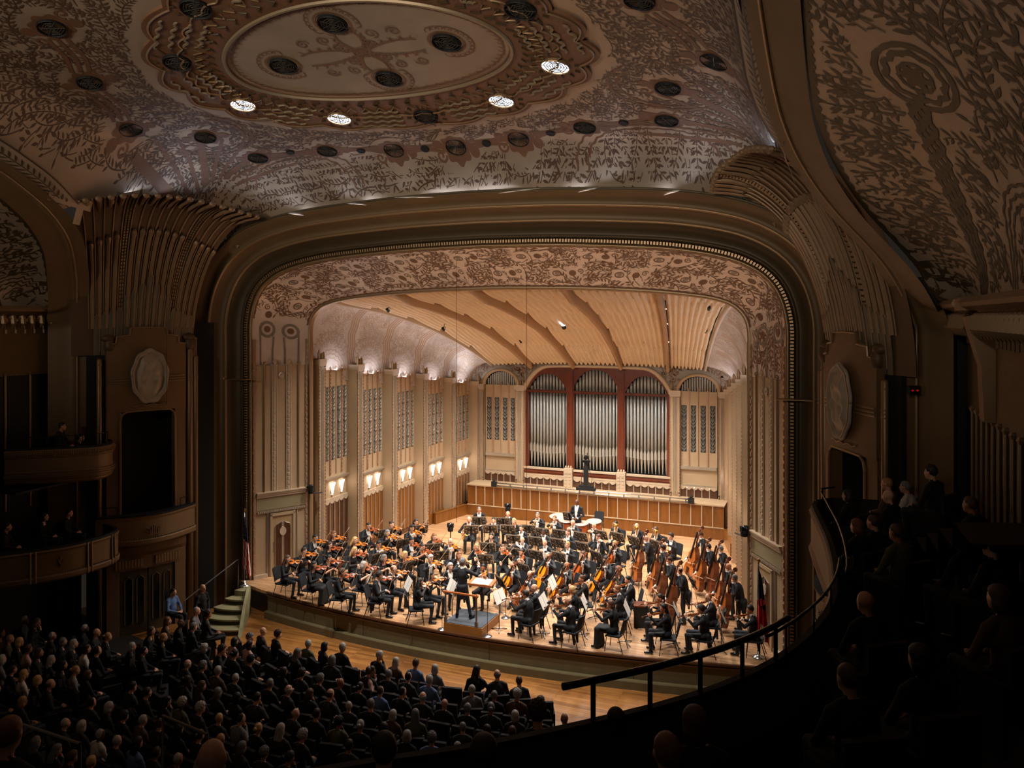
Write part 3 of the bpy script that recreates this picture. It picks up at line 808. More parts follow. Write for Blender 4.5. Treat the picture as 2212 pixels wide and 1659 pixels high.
# ================================================================== rear wall, organ
RY = 35.0
rw = sroot('wall_rear', 'beige rear stage wall with arched organ opening and grilled side panels')
M = frame((0, RY, 0), (1, 0, 0), (0, -1, 0))
for sx in (-1, 1):
    Mc = frame((sx*5.62, RY-.05, 0), (1, 0, 0), (0, -1, 0)); pilaster(rw, Mc, .34, 1.3, 6.0)
    Mc = frame((sx*3.62, RY-.05, 0), (1, 0, 0), (0, -1, 0)); pilaster(rw, Mc, .48, 1.3, 6.0)
    ua, ub = sx*4.6-.8, sx*4.6+.8
    b = MB(); b.box(ua, ub, -.1, .0, 1.75, 5.97, 0, M); bp = obj('bay_panel', b, 'plaster', rw)
    gm = grille_mesh(2.0, .22)
    for f in (.12, .37, .63, .88):
        g = bpy.data.objects.new('grille', gm); COL.objects.link(g); g.parent = bp
        g.matrix_local = M @ Matrix.Translation((ua+1.6*f, .0, 3.37))
    b = MB()
    for f, q in ((.25, 0), (.5, 1), (.75, 0)):
        if q == 0: ladder(b, M, ua+1.6*f, 2.75, 6.0, .045, .05, .13)
        else: b.tube([(ua+1.6*f, .02, 2.75), (ua+1.6*f, .02, 6.02)], .02, 6, 0, True, M)
        b.lathe([(.035, 0), (.045, .06), (.0, .14)], 6, 0, M @ Matrix.Translation((ua+1.6*f, .02, 6.0)))
    obj('bay_rib', b, 'bead', bp)
    b = MB(); b.box(ua+.03, ub-.03, 0, .1, 2.62, 2.75, 0, M); obj('shelf', b, 'silver', bp)
    b = MB(); b.box(ua, ub, 0, .05, 1.88, 1.95, 0, M); obj('shelf', b, 'silver', bp)
    b = MB(); valance(b, M, ua, ub, 1.88, .15, 6, .05); obj('valance', b, 'plaster_pale', bp)
    wainscot(rw, M, ua, ub, .9, 1.75, 5, 'panel_wood_dark')
    # small arched niche of pipes over the side panel
    b = MB(); prof = [(.84, 0), (.98, 0)]
    ri = [(math.cos(a)*.80, max(0, math.sin(a))*.66) for a in np.linspace(0, PI, 25)]
    ro = [(math.cos(a)*.95, max(0, math.sin(a))*.80) for a in np.linspace(0, PI, 25)]
    rows = [[M @ Vector((sx*4.6+i[0], .0, 5.97+i[1])), M @ Vector((sx*4.6+i[0], .1, 5.97+i[1])), M @ Vector((sx*4.6+(i[0]+q[0])/2, .14, 5.97+(i[1]+q[1])/2)), M @ Vector((sx*4.6+q[0], .1, 5.97+q[1])), M @ Vector((sx*4.6+q[0], -.05, 5.97+q[1]))] for i, q in zip(ri, ro)]
    b.grid(rows); obj('niche_arch', b, 'plaster', rw, smooth=True)
    b = MB(); b.box(sx*4.6-.82, sx*4.6+.82, -.35, -.3, 5.9, 6.75, 0, M); obj('niche_back', b, 'black', rw)
    for i in range(14):
        u = sx*4.6-.70+1.4*i/13; hh = .62*math.sqrt(max(.05, 1-((u-sx*4.6)/.80)**2))
        b = MB(); b.tube([(u, -.12, 5.9), (u, -.12, 5.97+hh)], .042, 8, 0, True, M); obj('niche_pipe', b, 'organ_pipe', rw)
# arch moulding over the organ
def organ_top(x):
    a = abs(x)/3.42
    return 6.92-.10*a*a-1.05*max(0, (a-.62)/.38)**2.4
xsO = np.linspace(-3.42, 3.42, 61)
b = MB(); rows = []
for x in xsO:
    z = organ_top(x); rows.append([(x*.985, RY+.25, z-.04), (x*.985, RY-.02, z-.04), (x*.995, RY-.1, z+.0), (x*1.015, RY-.13, z+.06), (x*1.03, RY-.08, z+.13), (x*1.03, RY+.05, z+.13)])
b.grid(rows)
for sx in (-1, 1):
    rows = [[(sx*3.37, RY+.25, z), (sx*3.37, RY-.02, z), (sx*3.40, RY-.1, z), (sx*3.47, RY-.13, z), (sx*3.52, RY-.08, z), (sx*3.52, RY+.05, z)] for z in (2.2, organ_top(3.42))]
    b.grid(rows)
obj('organ_arch', b, 'plaster_pale', rw, smooth=True)
# wall above the panels up to the shell, leaf ornament
def upper(x, off=0): return 0
b = MB()
for i in range(60):
    x0, x1 = -6.1+12.2*i/60, -6.1+12.2*(i+1)/60
    def low(x):
        if abs(x) < 3.44: return organ_top(x)+.08
        q = abs(abs(x)-4.6)
        return 5.97+.72*math.sqrt(max(0, 1-(q/.9)**2)) if q < .9 else 5.9
    b.add([(x0, RY, low(x0)), (x1, RY, low(x1)), (x1, RY, 7.9), (x0, RY, 7.9)], [(0, 1, 2, 3)])
up = obj('upper_wall', b, 'soffit_grey', rw)
def rsurf(u, v, off): return Vector((u-6, RY-off, v+5.8))
def rins(u, v):
    x = u-6; z = v+5.8
    if abs(x) < 3.5: return z > organ_top(x)+.2
    q = abs(abs(x)-4.6); return z > (6.0+.85*math.sqrt(max(0, 1-(q/1.0)**2)) if q < 1.0 else 6.3)
stems, lv = vines(12, 1.9, rins, .26, 11, field=lambda x, y: 0 if x > 6 else PI, dens=1.2)
b = MB(); paint_vines(b, rsurf, stems, lv, .012, .8); stuff(obj('leaf_ornament', b, 'leaf_brown', up))
# organ case as one thing with every pipe a part
org = tag(bpy.data.objects.new('pipe_organ', None), 'silver pipe organ in dark red wooden case on the rear wall', 'organ'); COL.objects.link(org); org.location = (0, RY+.1, 2.25)
Oinv = Matrix.Translation((0, -(RY+.1), -2.25))
def oobj(name, b, m, smooth=False, lab=None): 
    me = b.mesh(name, m, smooth); me.transform(Oinv); return obj(name, me, None, org, label=lab)
b = MB(); b.box(-3.4, 3.4, RY+.55, RY+.6, 1.9, 7.0); oobj('back_board', b, 'black')
bays = [(-3.24, -1.36, 6.55), (-1.02, 1.02, 6.78), (1.36, 3.24, 6.55)]
for (a, c) in ((-3.42, -3.24), (-1.36, -1.02), (1.02, 1.36), (3.24, 3.42)):
    b = MB(); b.box(a, c, RY+.02, RY+.25, 2.2, organ_top((a+c)/2)-.05); b.box(a+.04, c-.04, RY-.02, RY+.02, 2.2, organ_top((a+c)/2)-.2); oobj('case_post', b, 'organ_wood')
for (a, c, zt) in bays:
    b = MB(); b.box(a, c, RY+.04, RY+.2, 5.68, 5.80); b.box(a, c, RY+.0, RY+.22, 5.72, 5.76); oobj('case_rail', b, 'organ_wood')
    # arched head of the bay: board between the small arch and the big arch
    b = MB(); N = 24
    for i in range(N):
        xa, xb = a+(c-a)*i/N, a+(c-a)*(i+1)/N
        f = lambda x: zt-.75*abs((x-(a+c)/2)/((c-a)/2))**2.6
        g = lambda x: max(organ_top(x)-.02, f(x)+.02)
        b.add([(xa, RY+.05, f(xa)), (xb, RY+.05, f(xb)), (xb, RY+.05, g(xb)), (xa, RY+.05, g(xa)), (xa, RY+.2, f(xa)), (xb, RY+.2, f(xb))], [(0, 1, 2, 3), (4, 5, 1, 0)])
    oobj('arch_board', b, 'organ_wood')
    n = 13 if a > -1.2 and a < 0 else 12
    for i in range(n):
        u = a+.075+(c-a-.15)*i/(n-1); big = abs(i-(n-1)/2)/((n-1)/2)
        r = .064; zm = 2.92-.10*(1-big)
        b = MB(); b.tube([(u, RY+.3, zm+.26), (u, RY+.3, 5.72)], r, 8); b.tube([(u, RY+.3, zm), (u, RY+.3, zm+.02)], r*1.02, 8)
        oobj('pipe_body', b, 'organ_pipe', True)
        b = MB(); b.tube([(u, RY+.3, 2.22), (u, RY+.3, zm)], [r*.28, r*1.0], 8, 0)
        b.box(u-r*.9, u+r*.9, RY+.24, RY+.28, zm, zm+.26); b.prism([(u-r*.95, zm+.24), (u+r*.95, zm+.24), (u+r*.7, zm+.33), (u, zm+.45), (u-r*.7, zm+.33)], -(RY+.26), -(RY+.235), 0, Matrix(((1, 0, 0, 0), (0, 0, -1, 0), (0, 1, 0, 0), (0, 0, 0, 1))))
        oobj('pipe_foot', b, 'organ_mouth', False)
        f = zt-.75*abs((u-(a+c)/2)/((c-a)/2))**2.6
        b = MB(); b.tube([(u, RY+.3, 5.78), (u, RY+.3, f+.02)], r, 8); oobj('upper_pipe', b, 'organ_pipe', True)
# sill, valance, wainscot below the organ
for (a, c) in ((-3.42, -1.46), (-1.0, 1.0), (1.46, 3.42)):
    b = MB(); b.box(a, c, -.05, .12, 2.14, 2.22, 0, M); obj('organ_sill', b, 'plaster_pale', rw)
    b = MB(); b.box(a, c, -.05, .08, 1.92, 2.14, 0, M); b.box(a, c, -.05, .11, 2.0, 2.05, 0, M); obj('organ_sill', b, 'organ_wood', rw)
    b = MB(); b.box(a, c, -.05, .09, 1.84, 1.92, 0, M); valance(b, M, a, c, 1.84, .16, 6, .08); obj('valance', b, 'plaster_pale', rw)
    wainscot(rw, M, a, c, .9, 1.78, 6, 'panel_wood_dark')
for u in (-1.23, 1.23):
    b = MB(); b.box(u-.2, u+.2, -.05, .2, .9, 2.28, 0, M)
    for i in range(8):
        for s in (-1, 1): b.box(u+s*.09-.05, u+s*.09+.05, .2, .225, 1.0+i*.15, 1.1+i*.15, 0, M)
    for s in (-.12, 0, .12): b.lathe([(.03, 0), (.045, .06), (0, .14)], 6, 0, M @ Matrix.Translation((u+s, .1, 2.28)))
    obj('organ_pedestal', b, 'plaster_pale', rw)
# low wainscot screen in front
scn = sroot('trim_3', 'low wooden screen with thin pale battens behind the back row of players', 'wood screen')
M2 = frame((0, 33.85, 0), (1, 0, 0), (0, -1, 0))
for i in range(8):
    b = MB(); b.box(-5.82+1.455*i+.003, -5.82+1.455*(i+1)-.003, -.1, .05, 0, .47, 0, M2); obj('base_board', b, 'panel_wood', scn)
b = MB(); b.box(-5.82, 5.82, -.1, .07, .47, .50, 0, M2); obj('base_cap', b, 'plaster', scn)
n = 26
for i in range(n):
    a = -5.82+11.64*i/n; c = -5.82+11.64*(i+1)/n
    b = MB(); b.box(a+.006, c-.006, -.1, .0, .5, 1.37, 0, M2); obj('wood_panel', b, 'panel_wood', scn)
    if i:
        b = MB(); b.box(a-.017, a+.017, -.02, .035, .48, 1.40, 0, M2); obj('batten', b, 'plaster_pale', scn)
b = MB(); b.box(-5.85, 5.85, -1.15, .06, 1.37, 1.42, 0, M2); obj('ledge', b, 'plaster', scn)

# ================================================================== silver cove walls above the side bays and the shell ceiling
def shell_edge(v):       # v 0 front .. 1 back : half width, height of the edge
    v = min(max(v, 0), 1); return 7.40-2.45*v, 9.78-2.0*v**1.6-.75*v**3
ZC = [(0, 10.12), (.2, 9.86), (.4, 9.45), (.6, 8.90), (.8, 8.14), (1.0, 7.16)]
def shell_z(v, q):       # q -1..1 across
    zc = float(np.interp(v, [p[0] for p in ZC], [p[1] for p in ZC]))
    a, ze = shell_edge(v)
    return zc*(1-abs(q)**2.6)+min(ze, zc)*abs(q)**2.6
for sx, side in ((-1, 'left'), (1, 'right')):
    w = sroot('trim_%d' % (4 if sx < 0 else 5), 'silver leaf cove with stencilled plant ornament above the %s stage wall' % side, 'cove')
    def cove(s, h, off=0.0):      # s metres along 0..10.3, h 0..1 up
        v = min(max((s-.1)/10.0, 0), 1); t = s/9.75
        x0 = X0+.42-DX*s/DY; z0 = lerp((7.0, 5.75), t); y = 24.5+s
        a, ze = shell_edge(v); ze = max(ze, z0+.25)
        f = h
        xx = x0+(a+.05-x0)*(f**4.5); zz = z0+(ze+.05-z0)*(.8*f+.2*(1-(1-f)**2))
        return Vector((sx*(xx-off*.8), y, zz-off*.5))
    b = MB(); b.grid([[cove(s, h/12) for h in range(13)] for s in np.linspace(0, 10.5, 43)]); cv = obj('cove_surface', b, 'silver_leaf', w, smooth=True)
    HM = 2.9
    def csurf(s, h, off): return cove(s, min(max(h/HM, 0), 1), off)
    b = MB()
    for k in range(5):
        s0 = .45+k*2.0; sc_ = s0+1.0
        # wavy trunk between the bays
        for dd in (-.16, -.05, .06, .17):
            ribbon(b, csurf, [(s0+2.0+dd, h) for h in np.linspace(.05, 2.75, 12)], .028, .012, 1, .03, .7)
        # concentric wavy arches
        for rad in (.42, .56, .70):
            ribbon(b, csurf, [(sc_+rad*math.cos(a), .25+rad*1.05*math.sin(a)) for a in np.linspace(.05, PI-.05, 26)], .018, .012, 0, .02, .2)
        for rad in (.95, 1.3):
            ribbon(b, csurf, [(sc_+.72*rad*math.cos(a), .55+rad*.85*math.sin(a)) for a in np.linspace(.3, PI-.3, 22)], .016, .012, 0)
            for a in np.linspace(.35, PI-.35, 13):
                for sd in (1, -1):
                    px, py = sc_+.72*rad*math.cos(a), .55+rad*.85*math.sin(a)
                    paint_vines(b, csurf, [], [(px, py, a+PI/2+sd*.9, .17)], .012, .7)
        ribbon(b, csurf, ringpts(sc_+.55, 2.35, .2, .16, 20), .02, .012, 0); blob(b, csurf, sc_+.55, 2.35, .1, .012, 0, lob=5, amp=.3)
        for q in np.linspace(-.75, .75, 9):
            paint_vines(b, csurf, [], [(sc_+q, .02, PI/2+.5, .2), (sc_+q+.04, .02, PI/2-.5, .2)], .014, .6)
    def cins(x, y): return y > 1.0 and (x-.45) % 2.0 > .3 and (x-.45) % 2.0 < 1.7
    stems, lv = vines(9.9, HM, cins, .2, 21+sx, dens=.3)
    paint_vines(b, csurf, stems, lv, .011, .7, 0)
    stuff(obj('plant_ornament', b, ['relief_line', 'shell_rib'], cv))

sh = sroot('ceiling', 'cream stage ceiling of rippled hanging panels in five rows', 'ceiling')
RIBQ = [-1, -.6, -.185, .26, .68, 1.0]
def shell_pt(q, v, dz=0.0):
    a, ze = shell_edge(v); return Vector((q*a, 24.6+10.0*v, shell_z(v, q)+dz))
for r in range(5):
    v0, v1 = r*.2, (r+1)*.2
    for c in range(5):
        q0, q1 = RIBQ[c]+.02, RIBQ[c+1]-.02
        b = MB(); nf = 10 if c not in (0, 4) else 9
        NU = nf*6; NV = 9
        rows = []
        for j in range(NV+1):
            f = j/NV; v = v0+(v1-v0)*f
            row = []
            for i in range(NU+1):
                t = i/NU; q = q0+(q1-q0)*t
                fl = abs(math.sin(PI*nf*t))
                dz = .26*(1-f)**3-.15*fl+.02
                if j == NV: dz += .0
                vv = v+(.012*fl if j == NV else 0)-(.008*fl if j == 0 else 0)
                row.append(shell_pt(q, min(vv, 1.0), dz))
            rows.append(row)
        b.grid(rows)
        rows2 = [rows[-1], [p+Vector((0, .02, .22)) for p in rows[-1]]]
        b.grid(rows2)
        rows3 = [[p+Vector((0, -.02, .16)) for p in rows[0]], rows[0]]
        b.grid(rows3)
        pn = obj('ripple_panel', b, 'shell_cream', sh, smooth=True)
        if r in (0, 4):
            b = MB()
            for kf in range(nf+1):
                t = kf/nf; q = q0+(q1-q0)*t
                for j in range(18):
                    f = (j+.5)/18; v = v0+(v1-v0)*f
                    p = shell_pt(q, v, .26*(1-f)**3-.01)
                    b.ell(p, (.028, .05, .022), 5, 3)
            stuff(obj('bead_row', b, 'shell_bead', pn))
for q in RIBQ:
    b = MB(); rows = []
    for j in range(41):
        v = j/40; wv = .014 if abs(q) < 1 else .010
        dp = (.30 if abs(q) < 1 else .14)*min(1, .12+v/.14); rows.append([shell_pt(q-wv, v, .1), shell_pt(q-wv, v, -dp), shell_pt(q, v, -dp*1.1), shell_pt(q+wv, v, -dp), shell_pt(q+wv, v, .1)])
    b.grid(rows); b.f.append((0, 1, 2, 3, 4)); b.m.append(0); obj('ceiling_rib', b, 'shell_rib' if abs(q) < 1 else 'plaster_pale', sh, smooth=True)
b = MB(); b.box(-8.5, 8.5, 24.6, 35.6, 10.7, 10.8); obj('ceiling_slab', b, 'plaster', sh)
b = MB()
for r in range(1, 5):
    v = r*.2
    b.tube([shell_pt(q, v+.004, .10) for q in np.linspace(-.97, .97, 30)], .016, 5)
for r in range(1, 5):
    for c in range(5):
        q = (RIBQ[c]+RIBQ[c+1])/2; a_ = shell_edge(r*.2)[0]*(RIBQ[c+1]-RIBQ[c])*.62
        p0, p1 = shell_pt(q, r*.2-.022, .09), shell_pt(q, r*.2+.05, .08)
        lamp('AREA', 'row_strip', p0, p1, 9*a_, NEUT, a_, .05)
obj('row_tube', b, mat('row_tube', (255, 255, 255), .4, emit=4, ecol=(255, 240, 222)), sh)
# ================================================================== auditorium ceiling
def hall_z(x, y):
    a = abs(x); t = y-16
    z = 15.264-.2282*t-.0016*t*t-.0131*a*a+.00121*a*a*t-.00001*a**4
    e2 = max(0, (a-7.7)/1.45)**2+max(0, (y-20.35)/1.55)**2
    return z-1.75*e2
hc = sroot('ceiling_hall', 'dim domed auditorium ceiling with stencilled leaf ornament and oval medallion', 'ceiling')
b = MB(); X = np.linspace(-9.36, 9.36, 131); Y = np.r_[np.linspace(-4, 11, 16), np.linspace(11.3, 21.62, 48)]
b.grid([[(x, y, hall_z(x, y)) for x in X] for y in Y])
def dome_ok(f):
    x = sum(abs(b.v[i][0]) for i in f)/4; y = sum(b.v[i][1] for i in f)/4; ea = max(0, (x-7.7)/1.45)**2
    if y > 16.5: return x < np.interp(y, [16.5, 17.5, 18.5, 22], [9.1, 8.92, 8.85, 8.85]) and ea+max(0, (y-20.35)/1.55)**2 < .95
    return x < np.interp(y, [13, 14, 15, 16, 16.5], [8.85, 8.95, 9.15, 9.3, 9.1])
b.f = [f for f in b.f if dome_ok(f)]; b.m = [0]*len(b.f)
cs_ = obj('dome_surface', b, 'ceiling_ground', hc, smooth=True)
def hsurf(u, v, off=0.0):
    x, y = u-9.3, v+9.5
    return Vector((x, y, hall_z(x, y)-off))
ME = (0.0, 15.8)                      # medallion centre
def inE(x, y, rx, ry): return ((x-ME[0])/rx)**2+((y-ME[1])/ry)**2
ROW = [(-6.22, 19.73), (-4.0, 20.14), (-1.97, 20.57), (0, 20.69), (1.97, 20.57), (4.0, 20.14), (6.22, 19.73)]
SIDE = [(6.6, 17.94), (7.82, 16.46), (6.8, 14.28), (5.7, 12.4)]
RING = [(0, 18.87), (2.38, 18.38), (4.32, 16.85), (4.36, 14.62), (2.45, 13.2), (0, 12.75), (-2.45, 13.2), (-4.36, 14.62), (-4.32, 16.85), (-2.38, 18.38)]
CENT = [(0, 16.97), (2.18, 15.75), (0, 14.61), (-2.18, 15.75)]
VALL = ROW+SIDE+[(-x, y) for x, y in SIDE]
def hins(u, v):
    x, y = u-9.3, v+9.5
    if inE(x, y, 5.75, 3.9) < 1 or abs(x) > 8.8 or y > 21.5 or max(0, (abs(x)-7.7)/1.45)**2+max(0, (y-20.35)/1.55)**2 > .85: return False
    for a, c in VALL:
        if (x-a)**2+(y-c)**2 < .62**2: return False
    # straps between the roundels of the front row
    yr = np.interp(x, [p[0] for p in ROW], [p[1] for p in ROW])
    if abs(x) < 6.3 and abs(y-yr) < .2: return False
    return True
stems, lv = vines(18.6, 12.6, hins, .235, 41, field=lambda u, v: math.atan2(v+9.5-15.8, u-9.3)+1.0, curl=.9)
b = MB(); paint_vines(b, hsurf, stems, lv, .008, .8)
print('hall leaves', len(lv))
stuff(obj('leaf_ornament', b, 'ceiling_leaf', cs_))
b = MB()
H = lambda x, y: (x+9.3, y-9.5)
for (p, q) in zip(ROW[:-1], ROW[1:]):
    p, q = np.array(p), np.array(q); d = (q-p)/np.linalg.norm(q-p); nrm = np.array((-d[1], d[0]))
    for o_ in (-.12, 0, .12):
        ribbon(b, hsurf, [H(*(p+d*(np.linalg.norm(q-p)*f)+nrm*o_*(1+.5*math.cos(f*2*PI)))) for f in np.linspace(.2, .8, 9)], .045, .012)
for sx in (-1, 1):
    ch = [(sx*5.7, 12.4), (sx*6.8, 14.28), (sx*7.82, 16.46)]
    for (p, q) in zip(ch[:-1], ch[1:]):
        p, q = np.array(p), np.array(q); d = (q-p)/np.linalg.norm(q-p); nrm = np.array((-d[1], d[0]))
        for o_ in (-.2, 0, .2):
            ribbon(b, hsurf, [H(*(p+d*(np.linalg.norm(q-p)*f)+nrm*(o_+.05*math.sin(f*9)))) for f in np.linspace(.2, .8, 11)], .05, .012)
    # fan of scalloped strips rising from the corner
    for i in range(9):
        a0 = math.radians(96+i*9.5); c0 = np.array((9.2, 20.9))
        pts = [c0+np.array((math.cos(a0+f*.22), math.sin(a0+f*.22)*1.0))*0 + np.array((-(1.3+2.6*f)*math.sin(math.radians(12+i*9)), -(1.3+2.6*f)*math.cos(math.radians(12+i*9)))) for f in np.linspace(0, 1, 9)]
        ribbon(b, hsurf, [H(sx*p[0], p[1]) for p in pts], .05 if i % 3 else .11, .012, 0, .02 if i % 2 else 0, .25)
    for rad in (1.15, 1.35):
        ribbon(b, hsurf, [H(sx*(6.6+rad*math.cos(t)), 17.94+rad*.85*math.sin(t)) for t in np.linspace(.2, PI+.9, 34)], .035, .012, 0, .02, .22)
        ribbon(b, hsurf, [H(sx*(5.6+rad*1.6*math.cos(t)), 21.4+rad*1.0*math.sin(t)) for t in np.linspace(PI*1.02, PI*1.9, 24)], .03, .012, 0, .02, .3)
for (x, y) in VALL:
    blob(b, hsurf, *H(x, y), .43, .012, lob=8, amp=.10, n=48)
    for s in (-1, 1): blob(b, hsurf, *H(x+s*.52, y+s*.16), .15, .012, n=16); ribbon(b, hsurf, spiral(*H(x+s*.55, y-s*.2), .16, 1.2, 1+s), .03, .012)
stuff(obj('strap_ornament', b, 'ceiling_ring', cs_))
# oval ring around the medallion
def rim_pts(rx, ry, n, lob=0, amp=0): return [(ME[0]+rx*(1+amp*abs(math.sin(lob*math.pi*k/n)))*math.cos(2*PI*k/n), ME[1]+ry*(1+amp*abs(math.sin(lob*math.pi*k/n)))*math.sin(2*PI*k/n)) for k in range(n)]
NR = 240
b = MB(); rows = []
outer = rim_pts(5.25, 3.55, NR, 20, .055); inner = rim_pts(3.55, 1.9, NR)
for k in range(NR+1):
    o_, i_ = outer[k % NR], inner[k % NR]
    row = [hsurf(*H(*o_), 0), hsurf(*H(*o_), .07)]
    for f in (.25, .5, .75, 1):
        row.append(hsurf(*H(o_[0]+(i_[0]-o_[0])*f, o_[1]+(i_[1]-o_[1])*f), .06))
    row += [hsurf(*H(*i_), 0)]
    rows.append(row)
b.grid(rows); ring = obj('medallion_ring', b, 'ceiling_ring', hc, label='brown scalloped oval ring around the pale medallion')
b = MB()
for (rx, ry, am, lb) in ((5.12, 3.43, .055, 20), (4.55, 2.86, .03, 44)):
    pts = rim_pts(rx, ry, 480, lb, am); b.tube([hsurf(*H(*p), .09) for p in pts+[pts[0]]], .022, 5, 0, False)
for k in range(64):
    t = 2*PI*(k+.5)/64
    p = [(ME[0]+rx*math.cos(t+dt), ME[1]+ry*math.sin(t+dt)) for rx, ry, dt in ((4.32, 2.62, -.03), (4.12, 2.44, 0), (4.32, 2.62, .03))]
    b.tube([hsurf(*H(*q), .09) for q in p], .018, 4, 0, False)
obj('ring_moulding', b, 'gilt_edge', ring)
b = MB(); pts = rim_pts(3.62, 1.96, 160); b.tube([hsurf(*H(*p), .08) for p in pts+[pts[0]]], .05, 6, 0, False)
obj('medallion_rim', b, 'ring_wave', ring)
for k in range(10):
    (xa, ya), (xb, yb) = RING[k], RING[(k+1) % 10]
    b = MB()
    ta, tb = math.atan2((ya-ME[1])/3.05, xa/4.6), math.atan2((yb-ME[1])/3.05, xb/4.6)
    if tb-ta > PI: tb -= 2*PI
    if ta-tb > PI: ta -= 2*PI
    for s in (-.15, -.05, .05, .15):
        row = []
        for i in range(31):
            f = .27+.46*i/30; t = ta+(tb-ta)*f; r_ = 1+s*.8+.011*math.sin(i*.75)
            row.append(((ME[0]+4.6*r_*math.cos(t)), ME[1]+3.05*r_*math.sin(t)))
        b.tube([hsurf(*H(*p), .09) for p in row], [.01]+[.03]*29+[.01], 5, 0)
    obj('wave_relief', b, 'ring_wave', ring)
b = MB(); n = 120
for f0, f1 in ((0, .5), (.5, 1.0)):
    b.grid([[hsurf(*H(*[ME[j]+(rim_pts(3.55, 1.9, n)[k % n][j]-ME[j])*f for j in (0, 1)]), .03) for k in range(n+1)] for f in ((f0+.001, f0+.25, f1))])
med = obj('medallion_field', b, 'medallion_ground', hc, smooth=True, label='pale oval medallion field with four round grilles')
b = MB()
pts = rim_pts(3.38, 1.76, 400, 70, .025); ribbon(b, lambda u, v, o: hsurf(u, v, o), [H(*p) for p in pts[::2]+[pts[0]]], .03, .04)
for k in range(70):
    t = 2*PI*k/70; paint_vines(b, hsurf, [], [(*H(ME[0]+3.42*math.cos(t), ME[1]+1.8*math.sin(t)), math.atan2(-1.7*math.sin(t), -3.3*math.cos(t))+.5, .14)], .04, .6)
for (x, y) in CENT:
    d = np.array((ME[0]-x, (ME[1]-y))); dl = np.linalg.norm(d); th = math.atan2(d[1], d[0])
    for k in range(15):
        t = th+PI+(-1.9+3.8*k/14); blob(b, hsurf, *H(x+.50*math.cos(t), y+.50*math.sin(t)), .115, .04, 1, 14)
        ribbon(b, hsurf, [H(x+.50*math.cos(t)+.11*math.cos(t+q), y+.50*math.sin(t)+.11*math.sin(t+q)) for q in np.linspace(-1.6, 1.6, 9)], .017, .045)
    ribbon(b, hsurf, [H(x+.40*math.cos(t), y+.40*math.sin(t)) for t in np.linspace(0, 2*PI, 30)], .035, .045)
    for s in (-1, 1):
        pts = [(x+d[0]*f-s*d[1]/dl*.28*math.sin(f*PI), y+d[1]*f+s*d[0]/dl*.28*math.sin(f*PI)) for f in np.linspace(.3, .95, 12)]
        ribbon(b, hsurf, [H(*p) for p in pts], .028, .045)
        for i, p in enumerate(pts[1:-1]):
            paint_vines(b, hsurf, [], [(*H(*p), th+s*(.9 if i % 2 else 2.2), .2)], .045, .5)
        ribbon(b, hsurf, [H(*q) for q in spiral(x-s*d[1]/dl*.62+d[0]*.45, y+s*d[0]/dl*.62+d[1]*.45, .17, 1.5, th, s)], .02, .045)
        ribbon(b, hsurf, [H(*q) for q in spiral(x-s*d[1]/dl*.32+d[0]*.8, y+s*d[0]/dl*.32+d[1]*.8, .15, 1.5, th+1, -s)], .02, .045)
blob(b, hsurf, *H(*ME), .12, .045); ribbon(b, hsurf, [H(*q) for q in ringpts(*ME, .22, .18)], .02, .045)
stuff(obj('medallion_ornament', b, ['leaf_brown', 'medallion_ground'], med))
b = MB()
for k in range(56):
    t = 2*PI*k/56
    b.tube([hsurf(*H(ME[0]+rx*math.cos(t+dd), ME[1]+ry*math.sin(t+dd)), .085) for rx, ry, dd in ((3.85, 2.18, 0), (3.98, 2.28, .05), (4.1, 2.4, .02))], .02, 4)
for (x, y) in RING:
    for k in range(12):
        t = 2*PI*k/12
        b.tube([hsurf(*H(x+.44*math.cos(t), y+.44*math.sin(t)), .085), hsurf(*H(x+.56*math.cos(t), y+.56*math.sin(t)), .085)], .022, 4)
stuff(obj('ray_ornament', b, 'brown_dark', ring))

# round ceiling grilles and the four lit roundels
def hnormal(x, y):
    e = .05; dx = (hall_z(x+e, y)-hall_z(x-e, y))/(2*e); dy = (hall_z(x, y+e)-hall_z(x, y-e))/(2*e)
    return Vector((dx, dy, -1)).normalized()
def vent_meshes(R, lit):
    a = MB(); a.lathe([(R, -.03), (R, .05), (R*.97, .07), (R*.93, .05), (R*.93, 0)], 20)
    c = MB(); c.lathe([(R*.93, 0), (R*.9, .012)], 20)
    g = MB()
    for r in (.22, .4, .58, .76):
        n = 8
        pts = [(R*r*math.cos(2*PI*k/(n*4))*(1+.05*math.cos(n*2*PI*k/(n*4))), R*r*math.sin(2*PI*k/(n*4))*(1+.05*math.cos(n*2*PI*k/(n*4))), .03) for k in range(n*4+1)]
        g.tube(pts, .016 if lit else .011, 4, 0, False)
    for k in range(3):
        t = PI*k/3+.3; g.tube([(-R*.92*math.cos(t), -R*.92*math.sin(t), .035), (R*.92*math.cos(t), R*.92*math.sin(t), .035)], .01, 4)
    return a.mesh('rim', 'vent_black' if not lit else 'gilt_edge'), c.mesh('lens' if lit else 'backing', 'lamp_white' if lit else 'vent_black'), g.mesh('grille', 'vent_rib' if not lit else 'silver_metal')
VM = {}
def vent(x, y, R, lab, lit=False, grp=None, off=.0):
    key = (R, lit)
    if key not in VM: VM[key] = vent_meshes(R, lit)
    r = tag(bpy.data.objects.new('ceiling_light' if lit else 'ceiling_grille', None), lab, 'ceiling light' if lit else 'ceiling grille', grp); COL.objects.link(r)
    n = hnormal(x, y); p = Vector((x, y, hall_z(x, y)-off)); q = n.to_track_quat('Z', 'Y'); r.location = p; r.rotation_euler = q.to_euler()
    for me, nm in zip(VM[key], ('rim', 'lens' if lit else 'backing', 'grille')):
        o = bpy.data.objects.new(nm, me); COL.objects.link(o); o.parent = r
